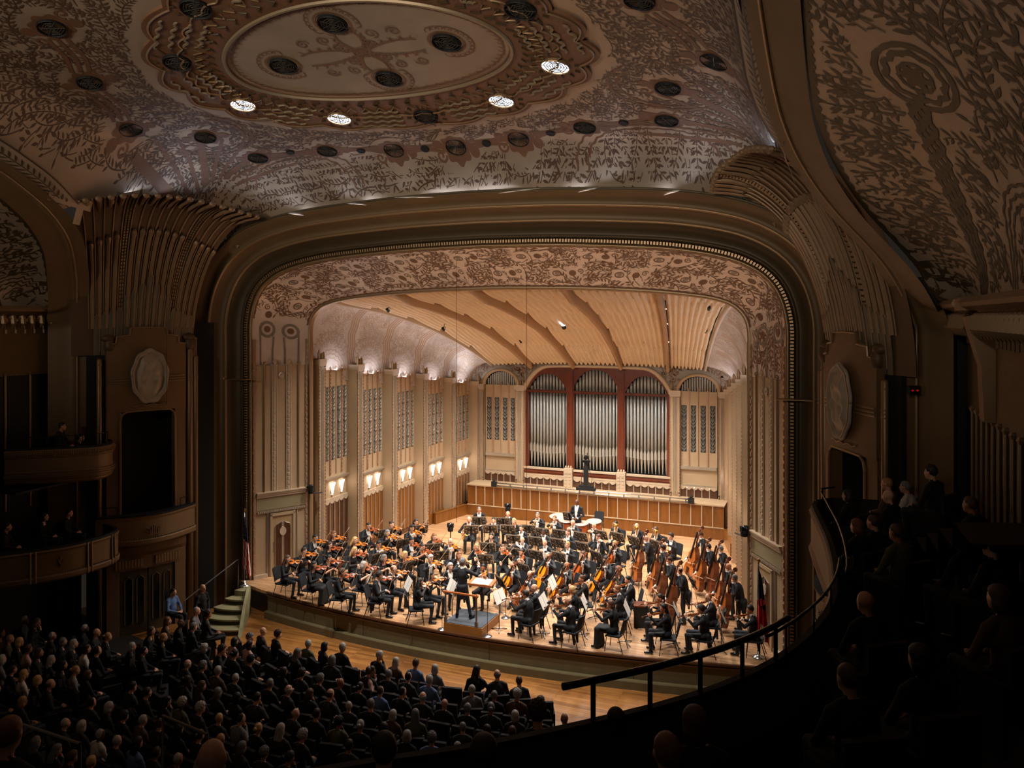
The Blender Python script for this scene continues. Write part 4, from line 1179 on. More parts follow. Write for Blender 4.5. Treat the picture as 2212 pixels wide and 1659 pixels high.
for i, (x, y) in enumerate(ROW): vent(x, y, .30, 'round dark ceiling grille, %s from the left in the row above the stage arch' % ORD[i], grp='ceiling grilles')
for sx, nm in ((-1, 'left'), (1, 'right')):
    for i, (x, y) in enumerate(SIDE): vent(sx*x, y, .30, 'round dark ceiling grille on the %s flank of the dome, %s from the stage' % (nm, ORD[i]), grp='ceiling grilles')
for i, (x, y) in enumerate(RING):
    lit = i in (1, 2, 8, 9)
    if lit: vent(x, y, .33, 'bright round ceiling lamp in the oval ring, %s' % {1: 'right of the front dark grille', 9: 'left of the front dark grille', 2: 'farthest right of the four lit', 8: 'farthest left of the four lit'}[i], True, 'lit ceiling roundels', .065)
    else: vent(x, y, .33, 'round dark grille in the brown oval ring, %s' % {0: 'between the two front lit lamps', 3: 'on the right end', 4: 'at the rear right', 5: 'at the rear centre', 6: 'at the rear left', 7: 'on the left end'}[i], False, 'ceiling grilles', .065)
for i, (x, y) in enumerate(CENT): vent(x, y, .33, 'round dark grille in the pale medallion, %s one' % ('stage-side', 'right-hand', 'rear', 'left-hand')[i], False, 'ceiling grilles', .035)
for i, x in enumerate((-5.09, -3.0, -.98, .97, 2.97, 5.1)):
    y = (19.81, 20.42, 20.65, 20.65, 20.4, 19.89)[i]
    b = MB(); b.lathe([(.13, -.02), (.13, .03), (.10, .04), (.0, .03)], 14); o = obj('ceiling_hole', b, 'vent_black')
    o.location = (x, y, hall_z(x, y)-.012); o.rotation_euler = hnormal(x, y).to_track_quat('Z', 'Y').to_euler()
    tag(o, 'small black hole in the ceiling strap, %s from the left' % ORD[i], 'ceiling hole', 'small ceiling holes')

# ================================================================== corner fans, towers with boxes, side arches
TOPC = [(7.22, 21.0, 12.42), (7.37, 20.1, 12.53), (7.62, 19.2, 12.66), (8.02, 18.45, 12.75), (8.4, 17.5, 12.72), (8.7, 16.6, 12.56), (9.05, 15.85, 12.36)]
def tower_xy(t):
    """plan of the tower front, t = 0 at the stage side, 1 at the hall side; bulging towards the hall"""
    p0 = np.array((9.80, 20.95)); p1 = np.array((11.15, 18.05)); d = p1-p0; n = np.array((-.907, -.42))
    return p0+d*t+n*.20*math.sin(PI*t)
TT = catmull(TOPC, 10); TTr, _ = resample(TT, 101)
def fan_pt(t, s, off=0.0):
    b0 = tower_xy(t); top = TTr[int(min(max(t, 0), 1)*100)]
    z0 = 8.0; a = s*PI/2
    h = (1-math.cos(a)); v = math.sin(a)
    p = np.array((b0[0]+.12+(top[0]-b0[0]-.12)*h, b0[1]+(top[1]-b0[1])*h, z0+(top[2]-z0)*v))
    if off: p = p+np.array((-.75*v-.2, -.45*v-.1, -.55*h))*off
    return p
for sx, side in ((-1, 'left'), (1, 'right')):
    S = lambda p: Vector((sx*p[0], p[1], p[2]))
    fn = sroot('trim_%d' % (6 if sx < 0 else 7), 'fluted plaster fan spreading from the %s box tower up to the ceiling' % side, 'plaster fan')
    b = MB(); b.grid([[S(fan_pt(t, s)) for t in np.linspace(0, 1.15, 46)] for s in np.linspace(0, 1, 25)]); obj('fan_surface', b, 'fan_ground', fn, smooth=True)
    NT = 17
    for i in range(NT):
        t = (i+.5)/NT
        bead = i in (4, 12)
        if bead:
            b = MB()
            for q in (-.008, .012):
                for s in np.linspace(.16, .97, 46):
                    p, p2 = fan_pt(t+q, s, .05), fan_pt(t+q, s+.012, .05); b.tube([S(p), S(p2)], .028, 5)
            obj('bead_strip', b, 'tower_trim', fn)
        else:
            b = MB(); s1 = .52+.06*math.sin(PI*t)
            b.tube([S(fan_pt(t, s, .06)) for s in np.linspace(.12, s1, 14)], .062, 7)
            b.tube([S(fan_pt(t, s1+.0, .08)), S(fan_pt(t, s1+.02, .08)), S(fan_pt(t, s1+.035, .10))], [.07, .085, .05], 7)
            b.tube([S(fan_pt(t, .80+.02*math.sin(i*2.), .03)), S(fan_pt(t, .83, .05)), S(fan_pt(t, .9, .07)), S(fan_pt(t, .96, .08)), S(fan_pt(t, 1.0, .06))], [.01, .05, .07, .075, .075], 7)
            obj('flute', b, 'fan_flute', fn)
        b = MB(); b.tube([S(fan_pt(t+.5/NT, s, .03)) for s in np.linspace(.12, 1.0, 22)], .022, 5); obj('fan_cord', b, 'fan_flute', fn)
        b = MB(); p = fan_pt(t, 1.0, .05); b.ell(S(p), (.10, .10, .08), 7, 5); obj('fan_crest', b, 'fan_flute', fn)
    # shield of tall round-headed plates in front of the flutes
    NS = 15
    for i in range(NS):
        t0, t1 = .03+.94*i/NS, .03+.94*(i+1)/NS; tm = (t0+t1)/2; c = abs(i-7)
        s1 = (.36, .315, .285, .26, .205, .195, .185, .18)[c]
        b = MB(); rows = []
        for t, ss in ((t0+.004, s1-.022), (t0+.012, s1-.008), (tm, s1), (t1-.012, s1-.008), (t1-.004, s1-.022)):
            rows.append([S(fan_pt(t, ss*f, .13+.02*math.sin(PI*(t-t0)/(t1-t0)))) for f in np.linspace(0, 1, 7)]+[S(fan_pt(t, ss, .0))])
        b.grid(rows); obj('shield_plate', b, 'shield', fn)
        b = MB(); b.tube([S(fan_pt(t0+.004, f*(s1-.02), .16)) for f in np.linspace(.1, 1, 6)]+[S(fan_pt(t, ss, .16)) for t, ss in ((t0+.014, s1-.006), (tm, s1+.003), (t1-.014, s1-.006))], .014, 5); obj('plate_edge', b, 'fan_flute', fn)
    # ---------------- tower
    tw = sroot('wall_tower_'+side, 'brown tower wall with clustered columns and a box opening on the %s' % side)
    def tp(t, z, d=0.0):
        p = tower_xy(t); return Vector((sx*(p[0]-.907*d), p[1]-.42*d, z))
    def slab(name, t0, t1, zf0, zf1, m, d=0.0, th=.18, n=16, par=tw, edge=None):
        b = MB(); rows = []
        for k in range(n+1):
            t = t0+(t1-t0)*k/n; a, c = zf0(k/n), zf1(k/n)
            rows.append([tp(t, a, d-th), tp(t, a, d), tp(t, c, d), tp(t, c, d-th)])
        b.grid(rows, closed=True)
        for r in (rows[0], rows[-1]): b.add(r, [(0, 1, 2, 3)])
        o = obj(name, b, m, par)
        if edge:
            b = MB(); b.tube([tp(t0+(t1-t0)*k/(n*2), zf1(k/(n*2)), d+.02) for k in range(n*2+1)], .025, 5, 0); obj('cap_edge', b, edge, par)
        return o
    k_ = lambda v: (lambda f: v)
    def cap(f):
        g = abs(f-.5)*2
        return 8.86-.04*g if g < .45 else (8.62-.15*(g-.45) if g < .78 else 8.36-.2*(g-.78))
    slab('tower_head', .12, .88, lambda f: 6.2+.0*f, cap, 'tower', .06, .3, 40, tw, 'tower_trim')
    for (a, c) in ((.12, .235), (.765, .88)):
        slab('opening_jamb', a, c, k_(-.86), k_(6.25), 'tower', .04, .3, 4)
    b = MB(); b.tube([tp(.235, z, .06) for z in (3.0, 5.4, 5.9)]+[tp(.25, 6.1, .06), tp(.29, 6.2, .06)]+[tp(t, 6.22, .06) for t in (.4, .5, .6)]+[tp(.71, 6.2, .06), tp(.75, 6.1, .06)]+[tp(.765, z, .06) for z in (5.9, 5.4, 3.0)], .035, 6); obj('opening_edge', b, 'tower_trim', tw)
    b = MB(); b.tube([tp(t, 6.36+.05*abs(math.sin((t-.3)*28)), .09) for t in np.linspace(.32, .68, 30)], .02, 5); obj('scroll_edge', b, 'tower_trim', tw)
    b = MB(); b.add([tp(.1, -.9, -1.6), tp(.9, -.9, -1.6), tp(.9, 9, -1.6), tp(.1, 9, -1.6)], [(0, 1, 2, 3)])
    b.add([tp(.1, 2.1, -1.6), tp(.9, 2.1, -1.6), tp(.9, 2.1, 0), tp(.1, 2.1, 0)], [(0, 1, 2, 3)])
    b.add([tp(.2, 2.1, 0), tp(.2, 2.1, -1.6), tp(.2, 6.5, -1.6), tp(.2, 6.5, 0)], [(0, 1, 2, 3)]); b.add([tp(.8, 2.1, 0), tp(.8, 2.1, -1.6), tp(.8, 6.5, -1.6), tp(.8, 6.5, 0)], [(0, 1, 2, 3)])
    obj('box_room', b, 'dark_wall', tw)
    for z in (7.12, 7.2, 7.28):
        for (a, c) in ((.13, .33), (.67, .87)):
            b = MB(); b.tube([tp(t, z, .07) for t in np.linspace(a, c, 6)], .025, 5); obj('tower_band', b, 'tower_trim', tw)
    # oval relief
    cen = tp(.5, 7.31, .10); du = (tp(.52, 7.31, 0)-tp(.48, 7.31, 0)).normalized(); dn = Vector((-sx*.907, -.42, 0))
    b = MB(); rr = random.Random(17)
    bumps = [(0, .35, .16, .2), (-.05, .05, .2, .35), (.22, .1, .12, .3), (-.25, -.1, .14, .3), (.1, -.42, .2, .2), (-.15, -.45, .12, .25), (.28, -.3, .1, .25), (-.3, .3, .1, .2), (.18, .42, .1, .15)]
    NRr, NC = 16, 36; rows = []
    for i in range(NRr+1):
        f = i/NRr; row = []
        for k in range(NC):
            t = 2*PI*k/NC; e = 1+.03*math.sin(9*t)
            x, y = f*.53*e*math.cos(t), f*.82*e*math.sin(t)
            hgt = .05*(1-f*f)
            for (bx, by, rx, ry) in bumps: hgt += .10*math.exp(-((x-bx)/rx)**2*1.6-((y-by)/ry)**2*1.6)
            hgt += .035*math.sin(17*x+9*y)*math.cos(13*y-6*x)*(1-f**4)
            if f > .93: hgt = .11
            row.append(cen+du*x+Vector((0, 0, y))+dn*hgt)
        rows.append(row)
    b.grid(rows, closed=True)
    b.tube([cen+du*(.54*(1+.03*math.sin(9*t))*math.cos(t))+Vector((0, 0, .83*(1+.03*math.sin(9*t))*math.sin(t)))+dn*.06 for t in np.linspace(0, 2*PI, 60)], .045, 6)
    md = obj('oval_relief', b, 'relief_stone', None, smooth=True); tag(md, 'weathered oval stone relief on the %s tower above the box opening' % side, 'relief')
    # columns
    for j, (a, y, r, zt) in enumerate(((9.75, 20.89, .075, 7.9), (9.84, 20.72, .095, 8.15), (9.96, 20.51, .075, 7.95), (10.8, 18.74, .075, 7.95), (10.88, 18.52, .095, 8.15), (11.02, 18.2, .075, 7.9))):
        b = MB(); b.tube([(sx*a, y, -.86), (sx*a, y, zt-.05), (sx*a, y, zt)], [r, r, r*.6], 10)
        o = obj('column', b, 'tower_trim', tw, smooth=True)
        b = MB()
        for z in (7.1, 7.18, 7.26, zt-.2): b.tube([(sx*a, y, z), (sx*a, y, z+.025)], r*1.12, 10)
        obj('column_ring', b, 'tower_trim', o)
    b = MB()
    for (a, y) in ((9.86, 20.75), (10.9, 18.5)):
        b.ell((sx*a, y, 8.3), (.17, .2, .26), 10, 7); b.ell((sx*(a+.08), y, 8.52), (.22, .26, .14), 10, 6)
    obj('column_cluster_head', b, 'fan_ground', tw, smooth=True)
    slab('inner_return', -.03, .12, k_(-.86), k_(8.5), 'tower', -.12, .1, 4); slab('inner_return', .88, 1.03, k_(-.86), k_(8.5), 'dark_wall', -.12, .1, 4)
    # box front
    def bul(t): return .10+.42*math.sin(PI*min(max((t-.02)/.96, 0), 1))
    bx = tag(bpy.data.objects.new('box_front', None), 'curved brown box front with a leaf crest on the %s tower' % side, 'box front'); COL.objects.link(bx)
    b = MB(); rows = []
    for k in range(25):
        t = .02+.96*k/24; rows.append([tp(t, z, bul(t)+d) for z, d in ((2.98, -.3), (2.98, .02), (2.92, .04), (2.84, .0), (2.28, .0), (2.22, .06), (2.1, .05), (2.04, -.02), (2.0, -.3))])
    b.grid(rows); obj('balustrade', b, 'fascia', bx, smooth=False)
    b = MB(); b.grid([[tp(.02+.96*k/24, z, bul(.02+.96*k/24)+d) for z, d in ((3.02, -.3), (3.02, .06), (2.97, .06))] for k in range(25)]); obj('ledge', b, 'black', bx)
    b = MB()
    for k in range(44):
        t = .04+.92*k/43; b.ell(tp(t, 2.27, bul(t)+.03), (.022, .022, .022), 5, 4)
    obj('bead', b, 'brown_dark', bx)
    b = MB()
    for q, hh in ((-2, .16), (-1, .22), (0, .27), (1, .22), (2, .16)):
        b.tube([tp(.5+q*.018, 2.38, bul(.5)+.02), tp(.5+q*.018, 2.38+hh, bul(.5)+.03)], .02, 5)
    for s in (-1, 1):
        for zz in (.02, .12): b.tube([tp(.5+s*.05, 2.42+zz, bul(.5)+.02), tp(.5+s*.085, 2.5+zz, bul(.5)+.02)], [.03, .008], 5)
    b.tube([tp(.45, 2.36, bul(.5)+.02), tp(.55, 2.36, bul(.5)+.02)], .018, 5); obj('crest', b, 'tower_trim', bx)
    b = MB()
    for t in (.05, .2, .8, .95): b.tube([tp(t, 3.0, bul(t)-.1), tp(t, 3.28, bul(t)-.1)], .012, 5)
    b.tube([tp(t, 3.28, bul(t)-.1) for t in (.05, .12, .2)], .014, 5); b.tube([tp(t, 3.28, bul(t)-.1) for t in (.8, .88, .95)], .014, 5); obj('rail', b, 'black', bx)
    # lintel and double doors under the box
    b = MB(); rows = [[tp(t, 1.98, .3*math.sin(PI*t)), tp(t, 1.75, .18*math.sin(PI*t)+.02), tp(t, 1.62, .05), tp(t, 1.2, .05)] for t in np.linspace(.12, .88, 17)]; b.grid(rows); obj('lintel', b, 'tower', tw)
    for k in range(22):
        if 8 < k < 13: continue
        t = .2+.6*k/21; b = MB(); b.obox(tp(t, 1.42, .08), tuple(du), tuple(dn), (0, 0, 1), .035, .03, .13); obj('lintel_block', b, 'tower_trim', tw)
    dd = empty('door_%d' % (3 if sx < 0 else 4), (0, 0, 0), 0, 'pair of dark glazed doors under the box on the %s tower' % side, 'door', kind='structure')
    for (a, c) in ((.24, .5), (.5, .76)):
        slab('door_leaf', a+.005, c-.005, k_(-.85), k_(1.2), 'brown_dark', -.02, .06, 3, dd)
        for (e, f) in ((a+.04, (a+c)/2-.02), ((a+c)/2+.02, c-.04)):
            slab('pane', e, f, k_(-.5), lambda q: .9+.1*math.sin(PI*q), 'black_gloss', .0, .03, 6, dd)
            b = MB(); b.tube([tp(e, -.5, .02), tp(e, .9, .02), tp((e+f)/2, 1.0, .02), tp(f, .9, .02), tp(f, -.5, .02)], .012, 5); obj('pane_edge', b, 'tower_trim', dd)
    # ---------------- side arch
    sa = sroot('trim_%d' % (8 if sx < 0 else 9), 'great side arch with leaf border on the %s of the hall' % side, 'side arch')
    AO = [(9.15, 15.95, 12.3), (8.82, 14.96, 12.81), (8.68, 14.08, 13.19), (8.66, 13.35, 13.5), (8.66, 12.0, 13.95), (8.68, 10.5, 14.3), (8.7, 8.5, 14.5), (8.7, 5.5, 14.5)]
    AI = [(11.62, 17.9, 8.97), (11.3, 17.62, 9.75), (10.88, 17.25, 10.4), (10.05, 16.37, 11.3), (9.55, 15.4, 11.98), (9.3, 14.4, 12.5), (9.2, 13.5, 12.9), (9.16, 12.0, 13.35), (9.16, 10.5, 13.7), (9.18, 8.5, 13.9), (9.18, 5.5, 13.9)]
    # outer leaf border from the fan upward, plain moulding all the way down the wall
    CO, _ = resample(catmull(AO, 8), 70); CI, _ = resample(catmull(AI[4:], 8), 70)
    def bord(i, w, off=0):
        k = min(int(i), 68); f = i-k; a = CO[k]*(1-f)+CO[k+1]*f; c = CI[k]*(1-f)+CI[k+1]*f
        p = a*(1-w)+c*w; return Vector((sx*(p[0]-off), p[1], p[2]-off*.3))
    b = MB(); b.grid([[bord(i, w) for w in (0, .25, .5, .75, 1)] for i in range(70)]); bo = obj('leaf_border', b, 'ceiling_ground', sa, smooth=True)
    b = MB(); bs = lambda u, v, o: bord(min(max(u, 0), 69)*1.0, min(max(v, 0), 1), o+.01)
    for k in range(54):
        u = 1+k*1.25
        for s in (-1, 1):
            vs = [bs(u+2.6*(p*.55), .40+s*(.02+.20*p)+q*.10*(1 if s > 0 else -1), .01) for p, q in LEAF]
            b.add(vs, [tuple(range(8))])
    b.grid([[bs(u, .385, .01), bs(u, .415, .01)] for u in range(70)])
    b.grid([[bs(u, .02, .01), bs(u, .07, .01)] for u in range(70)]); b.grid([[bs(u, .72, .01), bs(u, .80, .01)] for u in range(70)])
    stuff(obj('border_leaves', b, 'brown_dark', bo))
    AIc, _ = resample([(11.62, 17.9, 2.0), (11.62, 17.9, 5.5)]+[tuple(p) for p in catmull(AI, 8)], 160)
    b = MB(); rows = []
    for p in AIc:
        base = Vector((sx*p[0], p[1], p[2]))
        ins = Vector((sx*.55, -.55, -.12)) if p[2] < 9.5 else Vector((sx*.5, -.55*max(0, (p[1]-13)/4.5), -.3))
        rows.append([base+Vector((-sx*.25, .25, .06)), base+Vector((-sx*.1, .12, .0)), base, base+ins*.10+Vector((-sx*.05, 0, 0)), base+ins*.2, base+ins*.3+Vector((sx*.03, 0, 0)), base+ins*.55, base+ins])
    b.grid(rows); obj('arch_band', b, 'brown_band', sa, smooth=True)
    b = MB(); b.tube([Vector((sx*p[0]-sx*.04, p[1]-.02, p[2])) for p in AIc], .035, 6, 0); obj('arch_rib', b, 'gilt_edge', sa, smooth=True)
    slabx = MB(); rows = [[S((9.8+1.9*f, 20.9-3.0*f+.9, z)) for f in (0, 1)] for z in (-.9, 9)]; slabx.grid(rows); slabx.add([(sx*11.6, 18.05, -.9), (sx*14, 18.05, -.9), (sx*14, 18.05, 10), (sx*11.6, 18.05, 10)], [(0, 1, 2, 3)]); obj('backing_wall', slabx, 'dark_wall', sa)
    # ---------------- vault field between the arch and the wall cornice
    va = sroot('wall_vault_'+side, 'hollow wall vault with large dark leaf ornament under the %s side arch' % side, 'vault')
    AIv = np.array(catmull(AI, 8)); yk = AIv[::-1, 1]-.45; zk = AIv[::-1, 2]-.12; xk = AIv[::-1, 0]+.5
    keep = np.r_[True, np.diff(yk) > 1e-6]; yk, zk, xk = yk[keep], zk[keep], xk[keep]
    ZB = 9.42
    def vsurf(u, v, off=0.0):          # u along the wall (17.3 - y), v height above the cornice
        y = 17.3-u; za = max(float(np.interp(y, yk, zk)), ZB+.08); xa = float(np.interp(y, yk, xk))
        k = min(max(u, 0)/13.6*80, 79.99); tb = VT[int(k)]
        f = float(np.interp(v, tb, np.linspace(0, 1, 21)))
        x = 12.45-(12.45-xa)*f**2.4
        return Vector((sx*(x-off*.8), y, ZB+(za-ZB)*f-off*.5))
    VT = []
    for k in range(81):
        y = 17.3-13.6*k/80; za = max(float(np.interp(y, yk, zk)), ZB+.08); xa = float(np.interp(y, yk, xk)); f = np.linspace(0, 1, 21)
        X_ = 12.45-(12.45-xa)*f**2.4; Z_ = (za-ZB)*f; VT.append(np.r_[0, np.cumsum(np.hypot(np.diff(X_), np.diff(Z_)))])
    def vtop(u): return float(VT[int(min(max(u, 0)/13.6*80, 79.99))][-1])
    b = MB(); b.grid([[vsurf(u, vtop(u)*w/16) for w in range(17)] for u in np.linspace(-.05, 13.5, 70)]); vf = obj('vault_surface', b, 'ceiling_ground', va, smooth=True)
    b = MB(); su, sv = 5.75, 3.3
    def stem(v): return su-.35-(sv-v)*1.25-.25*math.sin((sv-v)*1.1)
    def vins(u, v):
        if v < .1 or v > vtop(u)-.22: return False
        if (u-su)**2+(v-sv)**2 < .85**2: return False
        if v < sv+.1 and abs(u-stem(v)) < .40: return False
        for cu in (.75, 5.4):
            q = math.hypot(u-cu, v-.05); r0 = .75 if cu < 2 else 1.15
            if r0-.08 < q < r0+.36: return False
        return True
    stems, lv = vines(12.5, 6.4, vins, .36, 61+sx, field=lambda u, v: 2.2 if u < 5 else 1.3, curl=.8, dens=1.3)
    paint_vines(b, vsurf, stems, lv, .012, .72)
    for rad, wv in ((.70, 0), (.52, .03), (.30, 0)): ribbon(b, vsurf, ringpts(su, sv, rad, rad*.85, 40), .05 if rad > .4 else .03, .014, 0, wv, .3)
    blob(b, vsurf, su, sv, .22, .014, lob=6, amp=.25, n=40)
    for dd in (-.27, -.10, .07, .24):
        ribbon(b, vsurf, [(stem(v)+dd, v) for v in np.linspace(sv-.1, .05, 16)], .05, .014, 0, .03, .4)
    for cu, r0 in ((.75, .75), (5.4, 1.15)):
        for rad in (r0, r0+.14, r0+.28): ribbon(b, vsurf, [(cu+rad*math.cos(t), .05+rad*math.sin(t)) for t in np.linspace(0, PI, 34)], .025, .014, 0, .025, .2)
    row = []
    for i in range(300):
        u = .2+12.2*i/299; t_ = vtop(u); row.append([vsurf(u, t_-.01, .014), vsurf(u, t_-.10-.06*abs(math.sin(u*PI/.2)), .014)])
    b.grid(row)
    stuff(obj('leaf_ornament', b, 'brown_dark', vf))
    # ---------------- wall below the vault: cornice with hanging leaves, ochre field, dark battened dado
    hw = sroot('wall_hall_'+side, 'dim ochre side wall with leaf cornice and battened dark dado on the %s' % side)
    WX = 12.45
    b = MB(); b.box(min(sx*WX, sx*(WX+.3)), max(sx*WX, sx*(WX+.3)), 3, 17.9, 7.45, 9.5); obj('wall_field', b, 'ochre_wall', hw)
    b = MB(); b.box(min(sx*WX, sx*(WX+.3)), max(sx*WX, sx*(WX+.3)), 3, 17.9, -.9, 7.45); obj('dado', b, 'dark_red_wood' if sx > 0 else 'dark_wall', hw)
    prof = [(WX, 9.0), (WX-.08, 9.05), (WX-.1, 9.15), (WX-.3, 9.3), (WX-.5, 9.36), (WX-.55, 9.42), (WX-.5, 9.5), (WX, 9.52)]
    for (ya, yb) in ((15.45, 17.9), (3.0, 14.6)):
        b = MB(); b.grid([[(sx*(x), y, z) for x, z in prof] for y in (ya, yb)]); b.f += [tuple(range(8)), tuple(range(8, 16))]; b.m += [0, 0]; obj('cornice', b, 'tower_trim', hw)
        n = int((yb-ya)/.3)
        for k in range(min(n, 34)):
            y = yb-.2-k*.3
            b = MB(); b.ell((sx*(WX-.30), y, 9.12), (.10, .10, .16), 6, 5)
            b.tube([(sx*(WX-.30), y, 9.2), (sx*(WX-.36), y, 9.0), (sx*(WX-.28), y, 8.86)], [.10, .07, .01], 5); b.tube([(sx*(WX-.02), y+.02, 9.05), (sx*(WX-.02), y+.02, 8.7)], .035, 4)
            obj('cornice_leaf', b, 'tower_trim', hw)
    b = MB(); b.box(min(sx*(WX-.5), sx*WX), max(sx*(WX-.5), sx*WX), 14.6, 15.45, 9.3, 9.5)
    pz = [(.0, 9.3), (.42, 9.2), (.34, 8.9), (.2, 8.4), (.16, 7.5), (0, 7.5)]
    b.add([(sx*(WX-d), y, z) for y in (14.75, 15.2) for d, z in pz], [tuple(range(6)), tuple(range(6, 12))]+[(i, i+1, i+7, i+6) for i in range(5)]); obj('bracket_pier', b, 'tower_trim', hw)
    for k in range(12):
        y = 17.75-.78*k if sx < 0 else 16.9-.52*k
        b = MB(); b.tube([(sx*(WX-.03), y, 3.5), (sx*(WX-.03), y, 7.45)], .03, 6); b.lathe([(.03, 0), (.06, .06), (.03, .1)], 6, 0, Matrix.Translation((sx*(WX-.03), y, 7.45))); obj('batten', b, 'tower_trim', hw)
    if sx > 0:
        d5 = empty('door_5', (0, 0, 0), 0, 'black upper doorway with pale frame at the far right edge', 'door', kind='structure')
        b = MB(); b.box(WX-.05, WX-.02, 9.6, 11.1, 4.6, 7.55); obj('opening', b, 'black', d5)
        b = MB(); b.tube([(WX-.06, 11.15, 4.6), (WX-.06, 11.15, 7.55), (WX-.06, 11.0, 7.68), (WX-.06, 9.6, 7.68)], .045, 6); obj('door_frame', b, 'tower_trim', d5)
        b = MB(); b.box(-.12, .12, -.05, .05, -.09, .09); o = obj('emergency_light', b, 'black'); o.location = (11.5, 17.6, 7.75); o.rotation_euler = (0, 0, .6); tag(o, 'dark box with two dim red lamps above the right tower passage', 'emergency light')
        b2 = MB(); [b2.ell((s*.055, -.05, 0), (.035, .02, .02), 6, 4) for s in (-1, 1)]; obj('lamp', b2, 'red_led', o)

# ================================================================== seating tiers
def strip(rim, prof, name, m, par, smooth=False):
    """sweep (outward distance from hall centre, z) along a plan polyline"""
    R, _ = resample(catmull(rim, 6), 60); T = np.gradient(R, axis=0); T /= np.linalg.norm(T, axis=1)[:, None]; N = np.stack([-T[:, 1], T[:, 0]], 1)
    cen = np.array((0., 12.))
    if ((R[30]-cen)*N[30]).sum() < 0: N = -N
    b = MB(); b.grid([[(R[i][0]+N[i][0]*d, R[i][1]+N[i][1]*d, z) for d, z in prof] for i in range(60)])
    return obj(name, b, m, par, smooth=smooth), R, N
def along(R, N, f, d, z):
    x = f*59; k = min(int(x), 58); q = x-k; p = R[k]*(1-q)+R[k+1]*q; n = N[k]; return Vector((p[0]+n[0]*d, p[1]+n[1]*d, z))
tl = sroot('trim_10', 'curved upper balcony front with carved frieze on the left wall', 'balcony front')
rimU = [(-10.75, 18.35), (-10.25, 17.95), (-10.15, 17.4), (-10.55, 16.9), (-11.1, 16.4), (-11.9, 15.8)]
_, R, N = strip(rimU, [(1.5, 5.1), (.05, 5.1), (.05, 5.42), (-.02, 5.42), (-.05, 5.36)], 'parapet', 'black', tl)
strip(rimU, [(-.05, 5.36), (-.09, 5.33), (-.07, 5.15), (-.04, 5.12), (-.04, 4.75), (-.07, 4.72), (-.09, 4.62), (-.04, 4.5), (.1, 4.36), (.6, 4.3), (2.2, 4.3)], 'fascia', 'fascia', tl)
b = MB()
for k in range(60):
    p = along(R, N, .02+.96*k/59, -.09, 5.25); b.ell(p, (.022, .03, .07), 5, 4); p = along(R, N, .02+.96*(k+.5)/59, -.08, 5.24); b.ell(p, (.018, .018, .03), 5, 4)
stuff(obj('carved_frieze', b, 'tower_trim', tl))
for z, d in ((4.72, -.09), (4.66, -.10), (4.60, -.1), (4.45, -.0)):
    b = MB(); b.tube([along(R, N, k/40, d, z) for k in range(41)], .02, 5); obj('fascia_rib', b, 'tower_trim', tl)
b = MB(); b.tube([along(R, N, k/20, .1, 5.72) for k in range(3, 18)], .014, 5)
for k in range(3, 18, 3): b.tube([along(R, N, k/20, .1, 5.4), along(R, N, k/20, .1, 5.72)], .012, 5)
obj('rail', b, 'black_gloss', tl)
lw = sroot('trim_11', 'curved lower balcony front with leaf crest panels on the left wall', 'balcony front')
rimL = [(-10.5, 17.95), (-9.75, 17.7), (-9.45, 17.1), (-9.5, 16.2), (-9.8, 15.5), (-10.35, 14.75), (-11.0, 14.1)]
_, R, N = strip(rimL, [(1.6, 2.55), (.06, 2.55), (.06, 2.92), (-.03, 2.92), (-.06, 2.86)], 'parapet', 'black', lw)
strip(rimL, [(-.06, 2.86), (-.08, 2.82), (-.05, 2.76), (-.05, 2.2), (-.10, 2.14), (-.09, 2.04), (-.02, 1.98), (.6, 1.95), (2.6, 1.95)], 'fascia', 'fascia', lw)
for f in (.26, .42, .70):
    for q in (-.012, .012):
        b = MB(); b.tube([along(R, N, f+q, -.09, 2.02), along(R, N, f+q, -.07, 2.86)], .028, 6); obj('fascia_post', b, 'tower_trim', lw)
b = MB()
for k in range(90): b.ell(along(R, N, .02+.96*k/89, -.08, 2.2), (.018, .018, .018), 5, 3)
obj('bead', b, 'brown_dark', lw)
b = MB()
for q, hh in ((-1, .2), (0, .28), (1, .2)): b.tube([along(R, N, .57, -.07, 2.36), along(R, N, .57+q*.010, -.08, 2.36+hh)], [.02, .04], 5)
for q in (-1, 1): b.tube([along(R, N, .57, -.07, 2.4), along(R, N, .57+q*.016, -.08, 2.5), along(R, N, .57+q*.018, -.08, 2.44)], .016, 5)
obj('crest', b, 'tower_trim', lw)
# right tier running round towards the camera
tr = sroot('floor_balcony', 'dark stepped balcony floor and curved front along the right side', 'balcony')
rimR = [(10.9, 18.1), (10.05, 18.0), (9.7, 17.5), (9.82, 16.2), (10.0, 14.7), (10.1, 13.2), (10.1, 12.0), (9.95, 10.8), (9.6, 9.6), (9.2, 8.75), (8.6, 7.9), (7.7, 6.95), (7.05, 6.36), (6.41, 5.87), (4.9, 4.7), (2.5, 3.9), (-1.5, 3.4), (-5, 3.6)]
_, R, N = strip(rimR, [(.35, 5.0), (.02, 5.36), (.02, 5.42), (-.06, 5.42), (-.08, 5.36)], 'parapet', 'black', tr)
RR_, RN_ = R, N
strip(rimR, [(-.08, 5.36), (-.12, 5.3), (-.08, 5.24), (-.08, 4.62), (-.13, 4.56), (-.1, 4.44), (.1, 4.3), (.9, 4.2), (3.5, 4.2)], 'fascia', 'fascia', tr)
prof = [(.3, 5.0)]
for k in range(9): prof += [(.35+.92*k, 4.45+.30*k), (.35+.92*(k+1)-.0, 4.45+.30*k)]
R_, _ = resample(catmull(rimR, 6), 60); Nf = N
b = MB(); b.grid([[(R[i][0]+N[i][0]*d, R[i][1]+N[i][1]*d, z) for d, z in prof] for i in range(60)]); obj('step', b, 'dark_wall', tr)
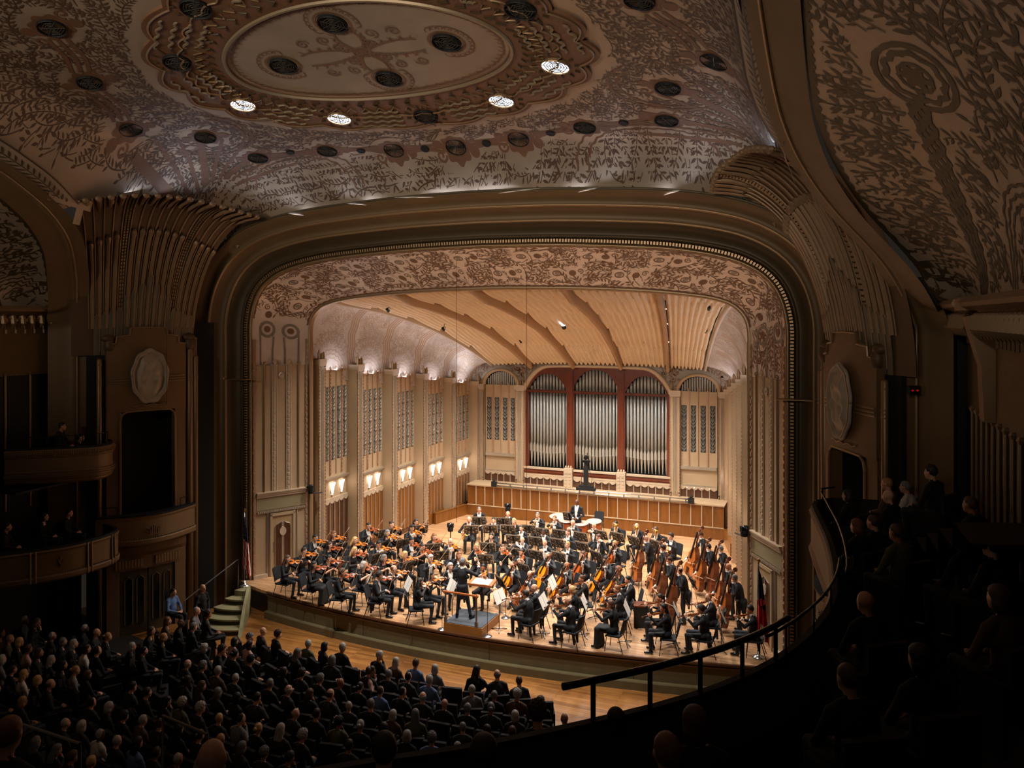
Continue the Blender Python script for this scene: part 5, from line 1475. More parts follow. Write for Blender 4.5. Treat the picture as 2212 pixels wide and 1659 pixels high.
# rails of the right balcony
rl = tag(bpy.data.objects.new('balcony_rail', None), 'black tubular rail along the curved right balcony front', 'rail'); COL.objects.link(rl)
def rail(f0, f1, z, n=40, r=.028, posts=7, d=.0, m='black_gloss', z0=5.42):
    b = MB(); b.tube([along(R, N, f0+(f1-f0)*k/n, d, z) for k in range(n+1)], r, 7); obj('hand_rail', b, m, rl, smooth=True)
    for k in range(posts):
        f = f0+(f1-f0)*(k+.5)/posts; b = MB(); b.tube([along(R, N, f, d, z0-.05), along(R, N, f, d, z)], r*.7, 6); obj('post', b, m, rl)
rail(.035, .27, 5.68, 30, .018, 6, .12)
rail(.25, .38, 5.74, 30, .018, 4, .02)
fe = .60
while True:
    q_ = along(R, N, fe, 0, 5.8)-CAM
    if 1106+FPX*(q_.x*math.cos(YAW)+q_.y*math.sin(YAW))/(-q_.x*math.sin(YAW)+q_.y*math.cos(YAW)) > 1200 or fe < .4: break
    fe -= .004
rail(.36, fe, 5.80, 30, .036, 5, .0)
# ================================================================== bodies as one continuous surface (distance field -> surface nets)
def sdf_mesh(prims, vox, k=0.022):
    pts = []
    for p in prims:
        if p[0] == 'c':
            r = max(p[3], p[4]); pts += [np.minimum(p[1], p[2])-r, np.maximum(p[1], p[2])+r]
        else:
            r = max(p[2]); pts += [p[1]-r, p[1]+r]
    lo = np.min(pts, 0)-2.5*vox; hi = np.max(pts, 0)+2.5*vox
    n = np.ceil((hi-lo)/vox).astype(int)+1
    ax = [lo[i]+vox*np.arange(n[i]) for i in range(3)]
    D = np.full(n, 1.0, np.float32); Bt = np.full(n, 9.0, np.float32); T = np.zeros(n, np.int16)
    for idx, p in enumerate(prims):
        if p[0] == 'c':
            r = max(p[3], p[4]); a0 = np.minimum(p[1], p[2])-r; a1 = np.maximum(p[1], p[2])+r
        else:
            r = max(p[2]); a0 = p[1]-r; a1 = p[1]+r
        m = k+2*vox
        i0 = np.clip(((a0-m-lo)/vox).astype(int), 0, n-1); i1 = np.clip(((a1+m-lo)/vox).astype(int)+2, 1, n)
        sl = tuple(slice(i0[q], i1[q]) for q in range(3))
        X, Y, Z = np.meshgrid(*[ax[q][sl[q]] for q in range(3)], indexing='ij')
        if p[0] == 'c':
            d = p[2]-p[1]; L2 = max(float(d@d), 1e-9)
            t = np.clip(((X-p[1][0])*d[0]+(Y-p[1][1])*d[1]+(Z-p[1][2])*d[2])/L2, 0, 1)
            dd = np.sqrt((X-p[1][0]-t*d[0])**2+(Y-p[1][1]-t*d[1])**2+(Z-p[1][2]-t*d[2])**2)-(p[3]+(p[4]-p[3])*t)
        else:
            x, y, z = X-p[1][0], Y-p[1][1], Z-p[1][2]
            R = p[4] if len(p) > 4 else None
            if R is not None:
                x, y, z = (R[0][0]*x+R[0][1]*y+R[0][2]*z, R[1][0]*x+R[1][1]*y+R[1][2]*z, R[2][0]*x+R[2][1]*y+R[2][2]*z)
            r = p[2]
            k0 = np.sqrt((x/r[0])**2+(y/r[1])**2+(z/r[2])**2)+1e-6
            k1 = np.sqrt((x/r[0]**2)**2+(y/r[1]**2)**2+(z/r[2]**2)**2)+1e-6
            dd = k0*(k0-1)/k1
            if len(p) > 5 and p[5] is not None:
                for (nx, ny, nz, c) in p[5]:
                    dd = np.maximum(dd, nx*x+ny*y+nz*z-c)
            if len(p) > 6 and p[6]:
                dd = dd-p[6]*np.sin(x*95)*np.sin(y*90+1)*np.sin(z*85+2)
        Ds = D[sl]; h = np.clip(.5+.5*(Ds-dd)/k, 0, 1); D[sl] = Ds*(1-h)+dd*h-k*h*(1-h)
        Bs = Bt[sl]; w = dd < Bs; Bs[w] = dd[w]; T[sl][w] = p[-1] if p[0] == 'c' else p[3]
    ins = D < 0
    c8 = [(a, b, c) for a in (0, 1) for b in (0, 1) for c in (0, 1)]
    cnt = np.zeros(n-1, np.int8)
    for (a, b, c) in c8: cnt += ins[a:n[0]-1+a, b:n[1]-1+b, c:n[2]-1+c]
    mix = (cnt > 0) & (cnt < 8); I = np.argwhere(mix)
    vid = np.full(n-1, -1, np.int32); vid[mix] = np.arange(len(I))
    acc = np.zeros((len(I), 3)); nn = np.zeros(len(I))
    for a in c8:
        for q in range(3):
            if a[q]: continue
            b = list(a); b[q] = 1
            da = D[I[:, 0]+a[0], I[:, 1]+a[1], I[:, 2]+a[2]]; db = D[I[:, 0]+b[0], I[:, 1]+b[1], I[:, 2]+b[2]]
            cr = (da < 0) != (db < 0); t = np.where(cr, da/np.where(cr, da-db, 1), 0)
            P = np.array(a, float)+0*acc; P[:, q] += t
            acc += np.where(cr[:, None], P, 0); nn += cr
    V = lo+vox*(I+acc/np.maximum(nn, 1)[:, None])
    TV = T[I[:, 0], I[:, 1], I[:, 2]]
    F = []
    for q in range(3):
        a1, a2 = (q+1) % 3, (q+2) % 3
        s0 = [slice(1, n[i]-1) for i in range(3)]; s1 = list(s0); s0[q] = slice(0, n[q]-1); s1[q] = slice(1, n[q])
        A = ins[tuple(s0)]; B = ins[tuple(s1)]
        E = np.argwhere(A != B)
        if len(E) == 0: continue
        off = np.ones(3, int); off[q] = 0
        E0 = E+off
        def vv(d1, d2):
            e = E0.copy(); e[:, a1] += d1; e[:, a2] += d2; return vid[e[:, 0], e[:, 1], e[:, 2]]
        qd = np.stack([vv(-1, -1), vv(0, -1), vv(0, 0), vv(-1, 0)], 1)
        fl = A[E[:, 0], E[:, 1], E[:, 2]]
        qd[~fl] = qd[~fl][:, ::-1]
        F.append(qd)
    F = np.concatenate(F); F = F[(F >= 0).all(1)]
    return V, F, TV
def np_mesh(name, V, F, mi, mats, extra=None):
    """quads (numpy) plus an optional MB of fingers appended to the same mesh"""
    vs = V; fs = F; mm = mi
    if extra is not None and extra.v:
        ev = np.array(extra.v); ef = [tuple(i+len(V) for i in f) for f in extra.f]
        vs = np.concatenate([V, ev]); fl = [tuple(f) for f in F.tolist()]+ef; mm = np.concatenate([mi, np.array(extra.m)])
    else: fl = F.tolist()
    me = bpy.data.meshes.new(name); me.from_pydata(vs.tolist(), [], fl)
    for m in mats: me.materials.append(MATS[m] if isinstance(m, str) else m)
    me.polygons.foreach_set('material_index', np.asarray(mm, np.int32)); me.polygons.foreach_set('use_smooth', [True]*len(fl))
    me.update(); return me

A3 = lambda *p: np.array(p, float)
SKIN, JACK, SHIRT, TROU, SHOE, EYE, LIP, SHEER = range(8)
def rotm(yaw=0, pitch=0, roll=0):
    return np.array((Matrix.Rotation(yaw, 3, 'Z') @ Matrix.Rotation(pitch, 3, 'X') @ Matrix.Rotation(roll, 3, 'Y')))
def hand(prims, fing, W, d, n, right, curl=.9, s=1.0):
    d = d/np.linalg.norm(d); n = n-d*(n@d); n = n/np.linalg.norm(n)
    ac = np.cross(d, n)*(1 if right else -1)
    for o_ in (-.018, .016): prims.append(('c', W+ac*o_*.6, W+d*.085*s+ac*o_*1.25, .021*s, .019*s, SKIN))
    for j, (o_, ln) in enumerate(((.030, .068), (.010, .078), (-.010, .074), (-.029, .058))):
        p0 = W+d*.083*s+ac*o_*s
        a = .35*curl; p1 = p0+(d*math.cos(a)+n*math.sin(a))*ln*.5*s; a2 = 1.3*curl
        p2 = p1+(d*math.cos(a2)+n*math.sin(a2))*ln*.5*s
        fing.tube([p0-d*.02, p0, p1, p2], [.0095*s, .0095*s, .0088*s, .007*s], 6, SKIN)
    t0 = W+d*.03*s+ac*.028*s; t1 = t0+(d*.6+ac*.65+n*.35)*.035*s; t2 = t1+(d*.75+ac*.1+n*.65)*.032*s
    fing.tube([t0-ac*.01, t0, t1, t2], [.011*s, .012*s, .010*s, .008*s], 6, SKIN)
def build_body(key, J, female=False, dress=None, sleeves='long', coat=True, tails=False, vox=.0125, bulk=1.0):
    """J: joints; returns mesh"""
    pr = []; fg = MB()
    w = .92 if female else 1.0
    top = JACK
    H = J['hips']; C = J['chest']; Nk = J['neck']; Hd = J['head']; R = J['hrot']
    up = (C-H)/np.linalg.norm(C-H)
    pr.append(('e', H+A3(0, 0, .02), (.165*bulk, .13*bulk, .13), TROU if not dress else JACK))
    pr.append(('c', H+up*.05, C-up*.02, .125*bulk*w, .135*bulk*w, top))
    pr.append(('e', C, (.168*w*bulk, .118*bulk, .19), top))
    if not female: pr.append(('e', H+up*.17+A3(0, .035, 0), (.135*bulk, .115*bulk, .15), top))
    else: pr.append(('e', C+A3(0, .085, -.03), (.13, .05, .07), top))
    sl, sr = J['sL'], J['sR']
    pr.append(('c', sl*.88+A3(0, 0, 0), sr*.88, .06*w, .06*w, top)) if abs(sl[2]-sr[2]) < .2 else None
    pr.append(('c', sl, (sl+Nk)/2+A3(0, 0, .02), .062*w, .055*w, top)); pr.append(('c', sr, (sr+Nk)/2+A3(0, 0, .02), .062*w, .055*w, top))
    pr.append(('c', Nk-A3(0, 0, .03), Hd+R@A3(0, -.02, -.06), .054*w, .05*w, SKIN))
    if coat and not female: pr.append(('c', Nk+A3(0, -.004, .005), Nk+A3(0, .008, .03), .062, .058, SHIRT))
    # head: cranium, face, jaw, nose, ears, brow
    hp = lambda x, y, z: Hd+R@A3(x, y, z)
    Ri = R.T
    pr.append(('e', hp(0, -.012, .022), (.074, .094, .092), SKIN, Ri))
    pr.append(('e', hp(0, .022, -.03), (.060, .072, .088), SKIN, Ri))
    pr.append(('e', hp(0, .055, -.088), (.034, .032, .028), SKIN, Ri))
    pr.append(('c', hp(0, .088, .006), hp(0, .104, -.030), .008, .0125, SKIN))
    for s in (-1, 1): pr.append(('e', hp(s*.076, -.005, -.005), (.012, .022, .034), SKIN, Ri))
    # arms
    for side in ('L', 'R'):
        S, E, W = J['s'+side], J['e'+side], J['w'+side]
        ft = JACK if sleeves == 'long' else (SHEER if sleeves == 'sheer' else SKIN)
        pr.append(('c', S, E, .060*w*bulk, .047*w, top if sleeves != 'bare' else JACK))
        pr.append(('c', E, W, .046*w, .031*w, ft))
        d = W-E; d = d/np.linalg.norm(d)
        if coat and not female: pr.append(('c', W-d*.03, W-d*.006, .034, .033, SHIRT))
        hd_ = J.get('d'+side, d); hn = J.get('n'+side, A3(0, 0, -1.0))
        hand(pr, fg, W+d*.012, hd_, hn, side == 'R', J.get('curl'+side, .9), .95 if female else 1.0)
    # legs
    for side in ('L', 'R'):
        hp_, K, An, To = J['h'+side], J['k'+side], J['a'+side], J['t'+side]
        tg = TROU if not dress else JACK
        pr.append(('c', hp_, K, .086*w*bulk, .062*w, tg)); pr.append(('c', K, An, .060*w, .043*w, tg))
        pr.append(('c', An+A3(0, -.02, -.045), To, .042, .034, SHOE)); pr.append(('c', An+A3(0, -.03, -.05), An+A3(0, -.01, 0), .036, .04, SHOE if not dress else tg))
    if dress == 'skirt':
        for f in np.linspace(0, 1, 5):
            a = J['kL']*(1-f)+J['kR']*f; b = J['aL']*(1-f)+J['aR']*f; h0 = J['hL']*(1-f)+J['hR']*f
            pr.append(('c', h0, a, .09, .07, JACK)); pr.append(('c', a, b+A3(0, .02, .0), .07, .085, JACK))
    if tails:
        for s in (-1, 1):
            pr.append(('c', H+A3(s*.09, -.10, .02), H+A3(s*.10, -.14 if not J.get('stand') else -.09, -.42), .065, .03, JACK))
        if J.get('stand'): pr.append(('c', H+A3(0, -.08, 0), H+A3(0, -.08, -.30), .10, .07, JACK))
    elif J.get('stand') and coat: pr.append(('e', H+A3(0, 0, -.06), (.175, .13, .16), JACK))
    V, F, T = sdf_mesh(pr, vox)
    fc = V[F].mean(1); ft = T[F[:, 0]].astype(np.int32)
    nrm = np.cross(V[F[:, 2]]-V[F[:, 0]], V[F[:, 3]]-V[F[:, 1]]); nrm /= np.linalg.norm(nrm, axis=1)[:, None]+1e-9
    # white shirt front between the lapels, or a neckline
    if coat and not female:
        rel = fc-C; zz = rel@up
        fr = (nrm[:, 1] > .25) & (ft == JACK) & (fc[:, 1] > C[1]-.02) & (zz > -.30) & (zz < .24)
        x0 = C[0]+(fc[:, 2]-C[2])*0
        ft[fr & (np.abs(fc[:, 0]-x0) < .036+.055*np.clip((zz+.22)/.42, 0, 1))] = SHIRT
    elif female:
        fr = (nrm[:, 1] > .0) & (ft == JACK) & (fc[:, 2] > Nk[2]-.075) & (np.abs(fc[:, 0]-Nk[0]) < .075)
        ft[fr] = SKIN
    loc = (fc-Hd)@R
    ey = (np.abs(np.abs(loc[:, 0])-.031) < .016) & (np.abs(loc[:, 2]-.008) < .009) & (loc[:, 1] > .055) & (ft == SKIN); ft[ey] = EYE
    lp = (np.abs(loc[:, 0]) < .024) & (np.abs(loc[:, 2]+.062) < .008) & (loc[:, 1] > .07) & (ft == SKIN); ft[lp] = LIP
    mats = ['skin_light', 'dress_black' if female else 'suit_black', 'shirt_white', 'trouser_black', 'shoe_black', 'eye_dark', 'lip', 'sheer_black']
    return np_mesh('person', V, F, ft, mats, fg)

def sit_base(lean=0.0, knees=.13, hz=.54, hx=0.0):
    return dict(hips=A3(0, -.04, hz), chest=A3(0, -.05+.28*lean, .90), neck=A3(0, -.02+.42*lean, 1.07), head=A3(0, .035+.5*lean, 1.235), hrot=rotm(0, -.15, 0),
        sL=A3(-.175, -.03+.36*lean, 1.0), sR=A3(.175, -.03+.36*lean, 1.0),
        hL=A3(-.09, -.02, hz), hR=A3(.09, -.02, hz), kL=A3(-knees, .42, .53), kR=A3(knees, .42, .53), aL=A3(-knees-.01, .40, .10), aR=A3(knees+.01, .36, .10), tL=A3(-knees-.03, .55, .045), tR=A3(knees+.03, .51, .045))
def stand_base():
    return dict(stand=True, hips=A3(0, 0, .94), chest=A3(0, -.01, 1.30), neck=A3(0, 0, 1.47), head=A3(0, .04, 1.635), hrot=rotm(0, -.1, 0), sL=A3(-.185, 0, 1.40), sR=A3(.185, 0, 1.40),
        hL=A3(-.09, 0, .92), hR=A3(.09, 0, .92), kL=A3(-.11, .03, .50), kR=A3(.11, .03, .50), aL=A3(-.13, 0, .10), aR=A3(.13, -.02, .10), tL=A3(-.16, .15, .045), tR=A3(.16, .13, .045))
def mtx(o, y, z):
    """matrix with local +Y along y and +Z near z"""
    y = Vector(y).normalized(); z = Vector(z); x = y.cross(z).normalized(); z = x.cross(y).normalized()
    return Matrix(((x.x, y.x, z.x, o[0]), (x.y, y.y, z.y, o[1]), (x.z, y.z, z.z, o[2]), (0, 0, 0, 1)))
def pose(kind):
    inst = None; bow = None
    if kind.startswith('violin'):
        J = sit_base(.06, .14)
        A = A3(-.055, .10, 1.115); d = A3(-.50, .83, -.06); d /= np.linalg.norm(d)
        nrm = A3(.42, .25, .87); nrm -= d*(nrm@d); nrm /= np.linalg.norm(nrm)
        inst = mtx(A, d, nrm)
        q = A+d*.185+nrm*.062
        pr_ = np.cross(d, nrm); pr_ /= np.linalg.norm(pr_)
        br = (pr_*.86-nrm*.5) if pr_[0] > 0 else (-pr_*.86-nrm*.5); br /= np.linalg.norm(br)
        dist = {'violinA': .30, 'violinB': .44, 'violinC': .16}[kind]
        fr = q+br*dist
        bow = mtx(fr, -br+d*.38, nrm)
        J['hrot'] = rotm(.42, -.22, -.22)
        J['eL'] = A3(-.30, .20, .86); J['wL'] = A+d*.40+A3(-.02, -.045, -.05); J['dL'] = A3(.1, .35, .6); J['nL'] = A3(.8, .1, .2); J['curlL'] = 1.2
        W = fr+A3(.02, -.07, .035); J['wR'] = W
        S = J['sR']; m = (S+W)/2; L_ = np.linalg.norm(W-S); off = math.sqrt(max(.001, .275**2-(L_/2)**2))
        J['eR'] = m+A3(.75, -.1, -.65)*off
        J['dR'] = fr-W+A3(0, .02, -.02); J['nR'] = A3(-.3, -.1, -.9); J['curlR'] = .7
    elif kind.startswith('cello'):
        J = sit_base(.04, .25); J['hips'][1] -= .02
        J['kL'] = A3(-.25, .40, .52); J['kR'] = A3(.25, .40, .52); J['aL'] = A3(-.27, .42, .1); J['aR'] = A3(.28, .40, .1); J['tL'] = A3(-.31, .56, .045); J['tR'] = A3(.33, .54, .045)
        a = A3(.03, .60, .26); b = A3(-.11, .03, 1.30); d = (b-a)/np.linalg.norm(b-a)
        nrm = A3(.15, .9, .35); nrm -= d*(nrm@d); nrm /= np.linalg.norm(nrm)
        inst = mtx(a, d, nrm)
        J['hrot'] = rotm(-.25 if kind == 'celloA' else .1, -.28, .1)
        J['wL'] = a+d*.88+nrm*.02+A3(-.06, -.02, .0); J['eL'] = A3(-.37, .10, .90); J['dL'] = A3(.75, .25, .1); J['nL'] = A3(.1, -.3, -.8); J['curlL'] = 1.25
        q = a+d*.30+nrm*.13; x = A3(.93, .2, -.22); x -= nrm*(x@nrm); x /= np.linalg.norm(x)
        dist = .34 if kind == 'celloA' else .16
        fr = q+x*dist; bow = mtx(fr, -x, nrm)
        J['wR'] = fr+A3(.02, -.09, .03); S = J['sR']; m = (S+J['wR'])/2; L_ = np.linalg.norm(J['wR']-S); off = math.sqrt(max(.001, .29**2-(L_/2)**2))
        J['eR'] = m+A3(.85, -.35, 0)*off; J['dR'] = A3(-.1, .8, -.2); J['nR'] = A3(0, -.2, -.9)
    elif kind.startswith('bass'):
        J = stand_base()
        J['hips'] = A3(.02, -.05, .90); J['chest'] = A3(.0, .02, 1.26); J['neck'] = A3(-.02, .08, 1.42); J['head'] = A3(-.02, .14, 1.575); J['sL'] = A3(-.19, .06, 1.36); J['sR'] = A3(.17, .06, 1.35)
        J['hrot'] = rotm(.3 if kind == 'bassA' else -.3, -.28, .0)
        a = A3(-.02, .52, .14); b = A3(-.20, .14, 1.86); d = (b-a)/np.linalg.norm(b-a)
        nrm = A3(-.35, .9, .1); nrm -= d*(nrm@d); nrm /= np.linalg.norm(nrm); inst = mtx(a, d, nrm)
        J['wL'] = a+d*1.40+A3(-.05, -.05, .0); J['eL'] = A3(-.40, .12, 1.22); J['dL'] = A3(.6, .45, .15); J['nL'] = A3(.3, -.5, -.6); J['curlL'] = 1.25
        q = a+d*.50+nrm*.19; x = A3(.9, .3, -.15); x -= nrm*(x@nrm); x /= np.linalg.norm(x); fr = q+x*(.26 if kind == 'bassA' else .10)
        bow = mtx(fr, -x, nrm); J['wR'] = fr+A3(.03, -.08, .06); J['eR'] = (J['sR']+J['wR'])/2+A3(.12, -.08, 0); J['dR'] = A3(-.1, .7, -.4); J['nR'] = A3(-.2, -.4, -.8)
    elif kind in ('reed', 'bassoon', 'flute', 'trumpet', 'horn', 'trombone', 'tuba', 'rest'):
        J = sit_base(.02, .13); J['hrot'] = rotm(0, -.12, 0)
        if kind == 'reed':
            m0 = A3(0, .15, 1.165); e = A3(0, .44, .66); d = (e-m0)/np.linalg.norm(e-m0); inst = mtx(m0, d, A3(0, .8, .5))
            J['wL'] = m0+d*.20+A3(-.05, -.03, 0); J['wR'] = m0+d*.40+A3(.05, -.03, 0); J['dL'] = A3(.5, .5, .1); J['dR'] = A3(-.5, .5, .1); J['nL'] = A3(.3, -.8, 0); J['nR'] = A3(-.3, -.8, 0)
        elif kind == 'flute':
            J['hrot'] = rotm(.25, -.1, .12)
            m0 = A3(-.11, .155, 1.18); d = A3(.93, .12, -.22); d /= np.linalg.norm(d); inst = mtx(m0, d, A3(0, 0, 1))
            J['wL'] = m0+d*.27+A3(-.05, .07, -.02); J['wR'] = m0+d*.50+A3(.02, -.05, -.06); J['dL'] = A3(.4, -.4, .4); J['dR'] = A3(0, .5, .6); J['nL'] = A3(0, -.9, .2); J['nR'] = A3(0, .3, -.8)
            J['eL'] = A3(-.24, .25, .93); J['eR'] = A3(.40, .05, .93)
        elif kind == 'trumpet':
            m0 = A3(0, .15, 1.165); d = A3(0, .95, -.30); d /= np.linalg.norm(d); inst = mtx(m0, d, A3(0, .3, .95))
            J['wL'] = m0+d*.20+A3(-.06, -.03, -.05); J['wR'] = m0+d*.22+A3(.06, -.03, -.03); J['dL'] = A3(.4, .6, .2); J['dR'] = A3(-.4, .6, .2); J['nL'] = A3(.9, 0, 0); J['nR'] = A3(-.9, 0, 0)
        elif kind == 'horn':
            inst = mtx(A3(.20, .22, .84), A3(-.35, .55, .75), A3(.9, -.3, .3))
            J['wL'] = A3(-.06, .30, 1.0); J['wR'] = A3(.26, .18, .74); J['dL'] = A3(.4, .5, .2); J['dR'] = A3(0, .5, .0); J['nL'] = A3(.3, -.8, -.2); J['nR'] = A3(-.8, 0, 0)
        elif kind == 'trombone':
            inst = mtx(A3(-.08, .28, .70), A3(0, .06, 1), A3(0, 1, 0)); J['wL'] = A3(-.12, .24, .92); J['wR'] = A3(.10, .30, .62); J['dL'] = A3(.3, .5, .2); J['dR'] = A3(-.3, .7, 0); J['nL'] = A3(.8, 0, 0); J['nR'] = A3(0, 0, -1)
        elif kind == 'bassoon':
            a = A3(.34, .12, .42); b = A3(-.16, .30, 1.62); d = (b-a)/np.linalg.norm(b-a); inst = mtx(a, d, A3(0, 1, 0))
            J['wL'] = a+d*.74+A3(-.06, -.06, 0); J['wR'] = a+d*.36+A3(.0, -.09, 0); J['dL'] = A3(.5, .5, .1); J['dR'] = A3(-.1, .6, .1); J['nL'] = A3(.5, -.6, 0); J['nR'] = A3(-.8, -.2, 0)
        elif kind == 'tuba':
            inst = mtx(A3(.0, .26, .56), A3(.1, -.05, 1), A3(0, 1, .05)); J['wL'] = A3(-.20, .34, .9); J['wR'] = A3(.20, .36, .86); J['dL'] = A3(.6, .4, 0); J['dR'] = A3(-.6, .4, 0); J['nL'] = A3(0, -.8, 0); J['nR'] = A3(0, -.8, 0)
        else:
            J['wL'] = A3(-.13, .24, .66); J['wR'] = A3(.12, .26, .66); J['dL'] = A3(.5, .7, -.1); J['dR'] = A3(-.5, .7, -.1); J['nL'] = A3(0, 0, -1.0); J['nR'] = A3(0, 0, -1.0); J['curlL'] = J['curlR'] = .35
        for s, sg in (('L', -1), ('R', 1)):
            if 'e'+s in J: continue
            S, W = J['s'+s], J['w'+s]; m = (S+W)/2; L_ = np.linalg.norm(W-S); off = math.sqrt(max(.002, .285**2-(L_/2)**2)); J['e'+s] = m+A3(sg*.72, -.35, -.55)*off
    elif kind == 'conductor':
        J = stand_base(); J['hrot'] = rotm(-.35, -.05, 0); J['kL'] = A3(-.14, .04, .50); J['aL'] = A3(-.16, -.02, .1); J['kR'] = A3(.16, .04, .5); J['aR'] = A3(.25, .02, .1); J['tL'] = A3(-.20, .13, .045); J['tR'] = A3(.31, .16, .045)
        J['eL'] = A3(-.38, .20, 1.30); J['wL'] = A3(-.32, .44, 1.44); J['eR'] = A3(.42, .10, 1.28); J['wR'] = A3(.40, .30, 1.47); J['dL'] = A3(.2, .6, .4); J['dR'] = A3(-.1, .3, .6); J['nL'] = A3(.3, 0, -.9); J['nR'] = A3(-.6, .5, -.2)
        bow = mtx(J['wR']+A3(-.01, .05, .09), A3(-.45, .35, .8), A3(0, -1, .5))
    elif kind == 'timpani':
        J = stand_base(); J['eL'] = A3(-.28, .02, 1.12); J['eR'] = A3(.28, .02, 1.12); J['wL'] = A3(-.09, .20, 1.02); J['wR'] = A3(.09, .21, 1.0); J['dL'] = A3(.6, .3, -.2); J['dR'] = A3(-.6, .3, -.2); J['nL'] = A3(0, -.7, 0); J['nR'] = A3(0, -.7, 0)
    elif kind == 'usher':
        J = stand_base(); J['eL'] = A3(-.30, .0, 1.14); J['eR'] = A3(.30, 0, 1.14); J['wL'] = A3(-.10, .18, .98); J['wR'] = A3(.10, .2, .96); J['dL'] = A3(.6, .2, -.3); J['dR'] = A3(-.6, .2, -.3); J['nL'] = A3(0, -.7, 0); J['nR'] = A3(0, -.7, 0)
    return J, inst, bow

# ---------------------------------------------------------------- hair (in head space)
FACE = (0, .77, -.64)
def hair_mesh(style):
    E = lambda c, r, planes=None, nz=0: ('e', A3(*c), r, 0, np.eye(3), planes, nz)
    face = lambda c: [(0, .77, -.64, c), (0, 0, -1, .088)]
    c0 = (0, -.012, .022)
    P = []
    if style == 'short': P = [E(c0, (.081, .102, .102), [(0, .77, -.64, .022), (0, 0, -1, .085)], .002)]
    elif style == 'thick': P = [E((0, -.010, .030), (.087, .108, .108), [(0, .77, -.64, .026), (0, 0, -1, .095)], .006)]
    elif style == 'receding': P = [E(c0, (.080, .101, .099), [(0, .9, -.3, -.012), (0, 0, -1, .085)], .002)]
    elif style == 'fringe': P = [E(c0, (.081, .102, .100), [(0, 1, 0, .012), (0, 0, 1, .028), (0, 0, -1, .085)], .002)]
    elif style == 'curly': P = [E((0, -.012, .036), (.098, .116, .112), [(0, .77, -.64, .034), (0, 0, -1, .10)], .012)]
    elif style == 'bob': P = [E((0, -.014, .018), (.088, .108, .106), [(0, .77, -.64, .024)]), E((0, -.035, -.05), (.098, .085, .10), [(0, 1, 0, .052)])]
    elif style == 'long': P = [E((0, -.012, .024), (.086, .106, .106), [(0, .77, -.64, .022)]), E((0, -.045, -.05), (.096, .075, .12), [(0, 1, 0, .045)]), E((0, -.085, -.17), (.100, .050, .17))]
    elif style == 'bun': P = [E(c0, (.081, .102, .101), [(0, .77, -.64, .020), (0, 0, -1, .07)]), E((0, -.125, .04), (.042, .038, .040))]
    elif style == 'tail': P = [E(c0, (.081, .102, .101), [(0, .77, -.64, .020), (0, 0, -1, .07)]), E((0, -.125, -.03), (.030, .030, .075)), E((0, -.115, -.13), (.026, .022, .08))]
    elif style == 'spiky': P = [E((0, -.005, .044), (.085, .100, .106), [(0, .77, -.64, .030), (0, 0, -1, .09)], .010)]
    elif style == 'beard': P = [E((0, .028, -.045), (.066, .076, .088), [(0, 0, 1, -.012), (0, -1, 0, -.0)], .002)]
    elif style == 'mask': P = [E((0, .030, -.045), (.066, .080, .07), [(0, 0, 1, .012), (0, -1, 0, -.02)])]
    V, F, T = sdf_mesh(P, .0085, .012)
    return np_mesh('hair', V, F, np.zeros(len(F), np.int32), ['hair_dark'])
HM_ = {}
def add_hair(person, style, color, Hd, R, name='hair', s=1.0):
    if style not in HM_: HM_[style] = hair_mesh(style)
    o = bpy.data.objects.new(name, HM_[style]); COL.objects.link(o); o.parent = person
    m = Matrix([list(R[i])+[Hd[i]] for i in range(3)]+[[0, 0, 0, 1]]); o.matrix_local = m
    o.material_slots[0].link = 'OBJECT'; o.material_slots[0].material = HAIR[color] if color in HAIR else MATS[color]
    return o
gb = MB()
for s in (-1, 1): gb.tube([(s*.032+.021*math.cos(t), .094-.006*abs(math.cos(t)), .008+.017*math.sin(t)) for t in np.linspace(0, 2*PI, 13)], .003, 4, 0, False); gb.tube([(s*.053, .09, .01), (s*.078, .0, .012)], .0028, 4)
gb.tube([(-.012, .096, .012), (.012, .096, .012)], .003, 4)
GLASSES = gb.mesh('glasses', 'black_gloss')

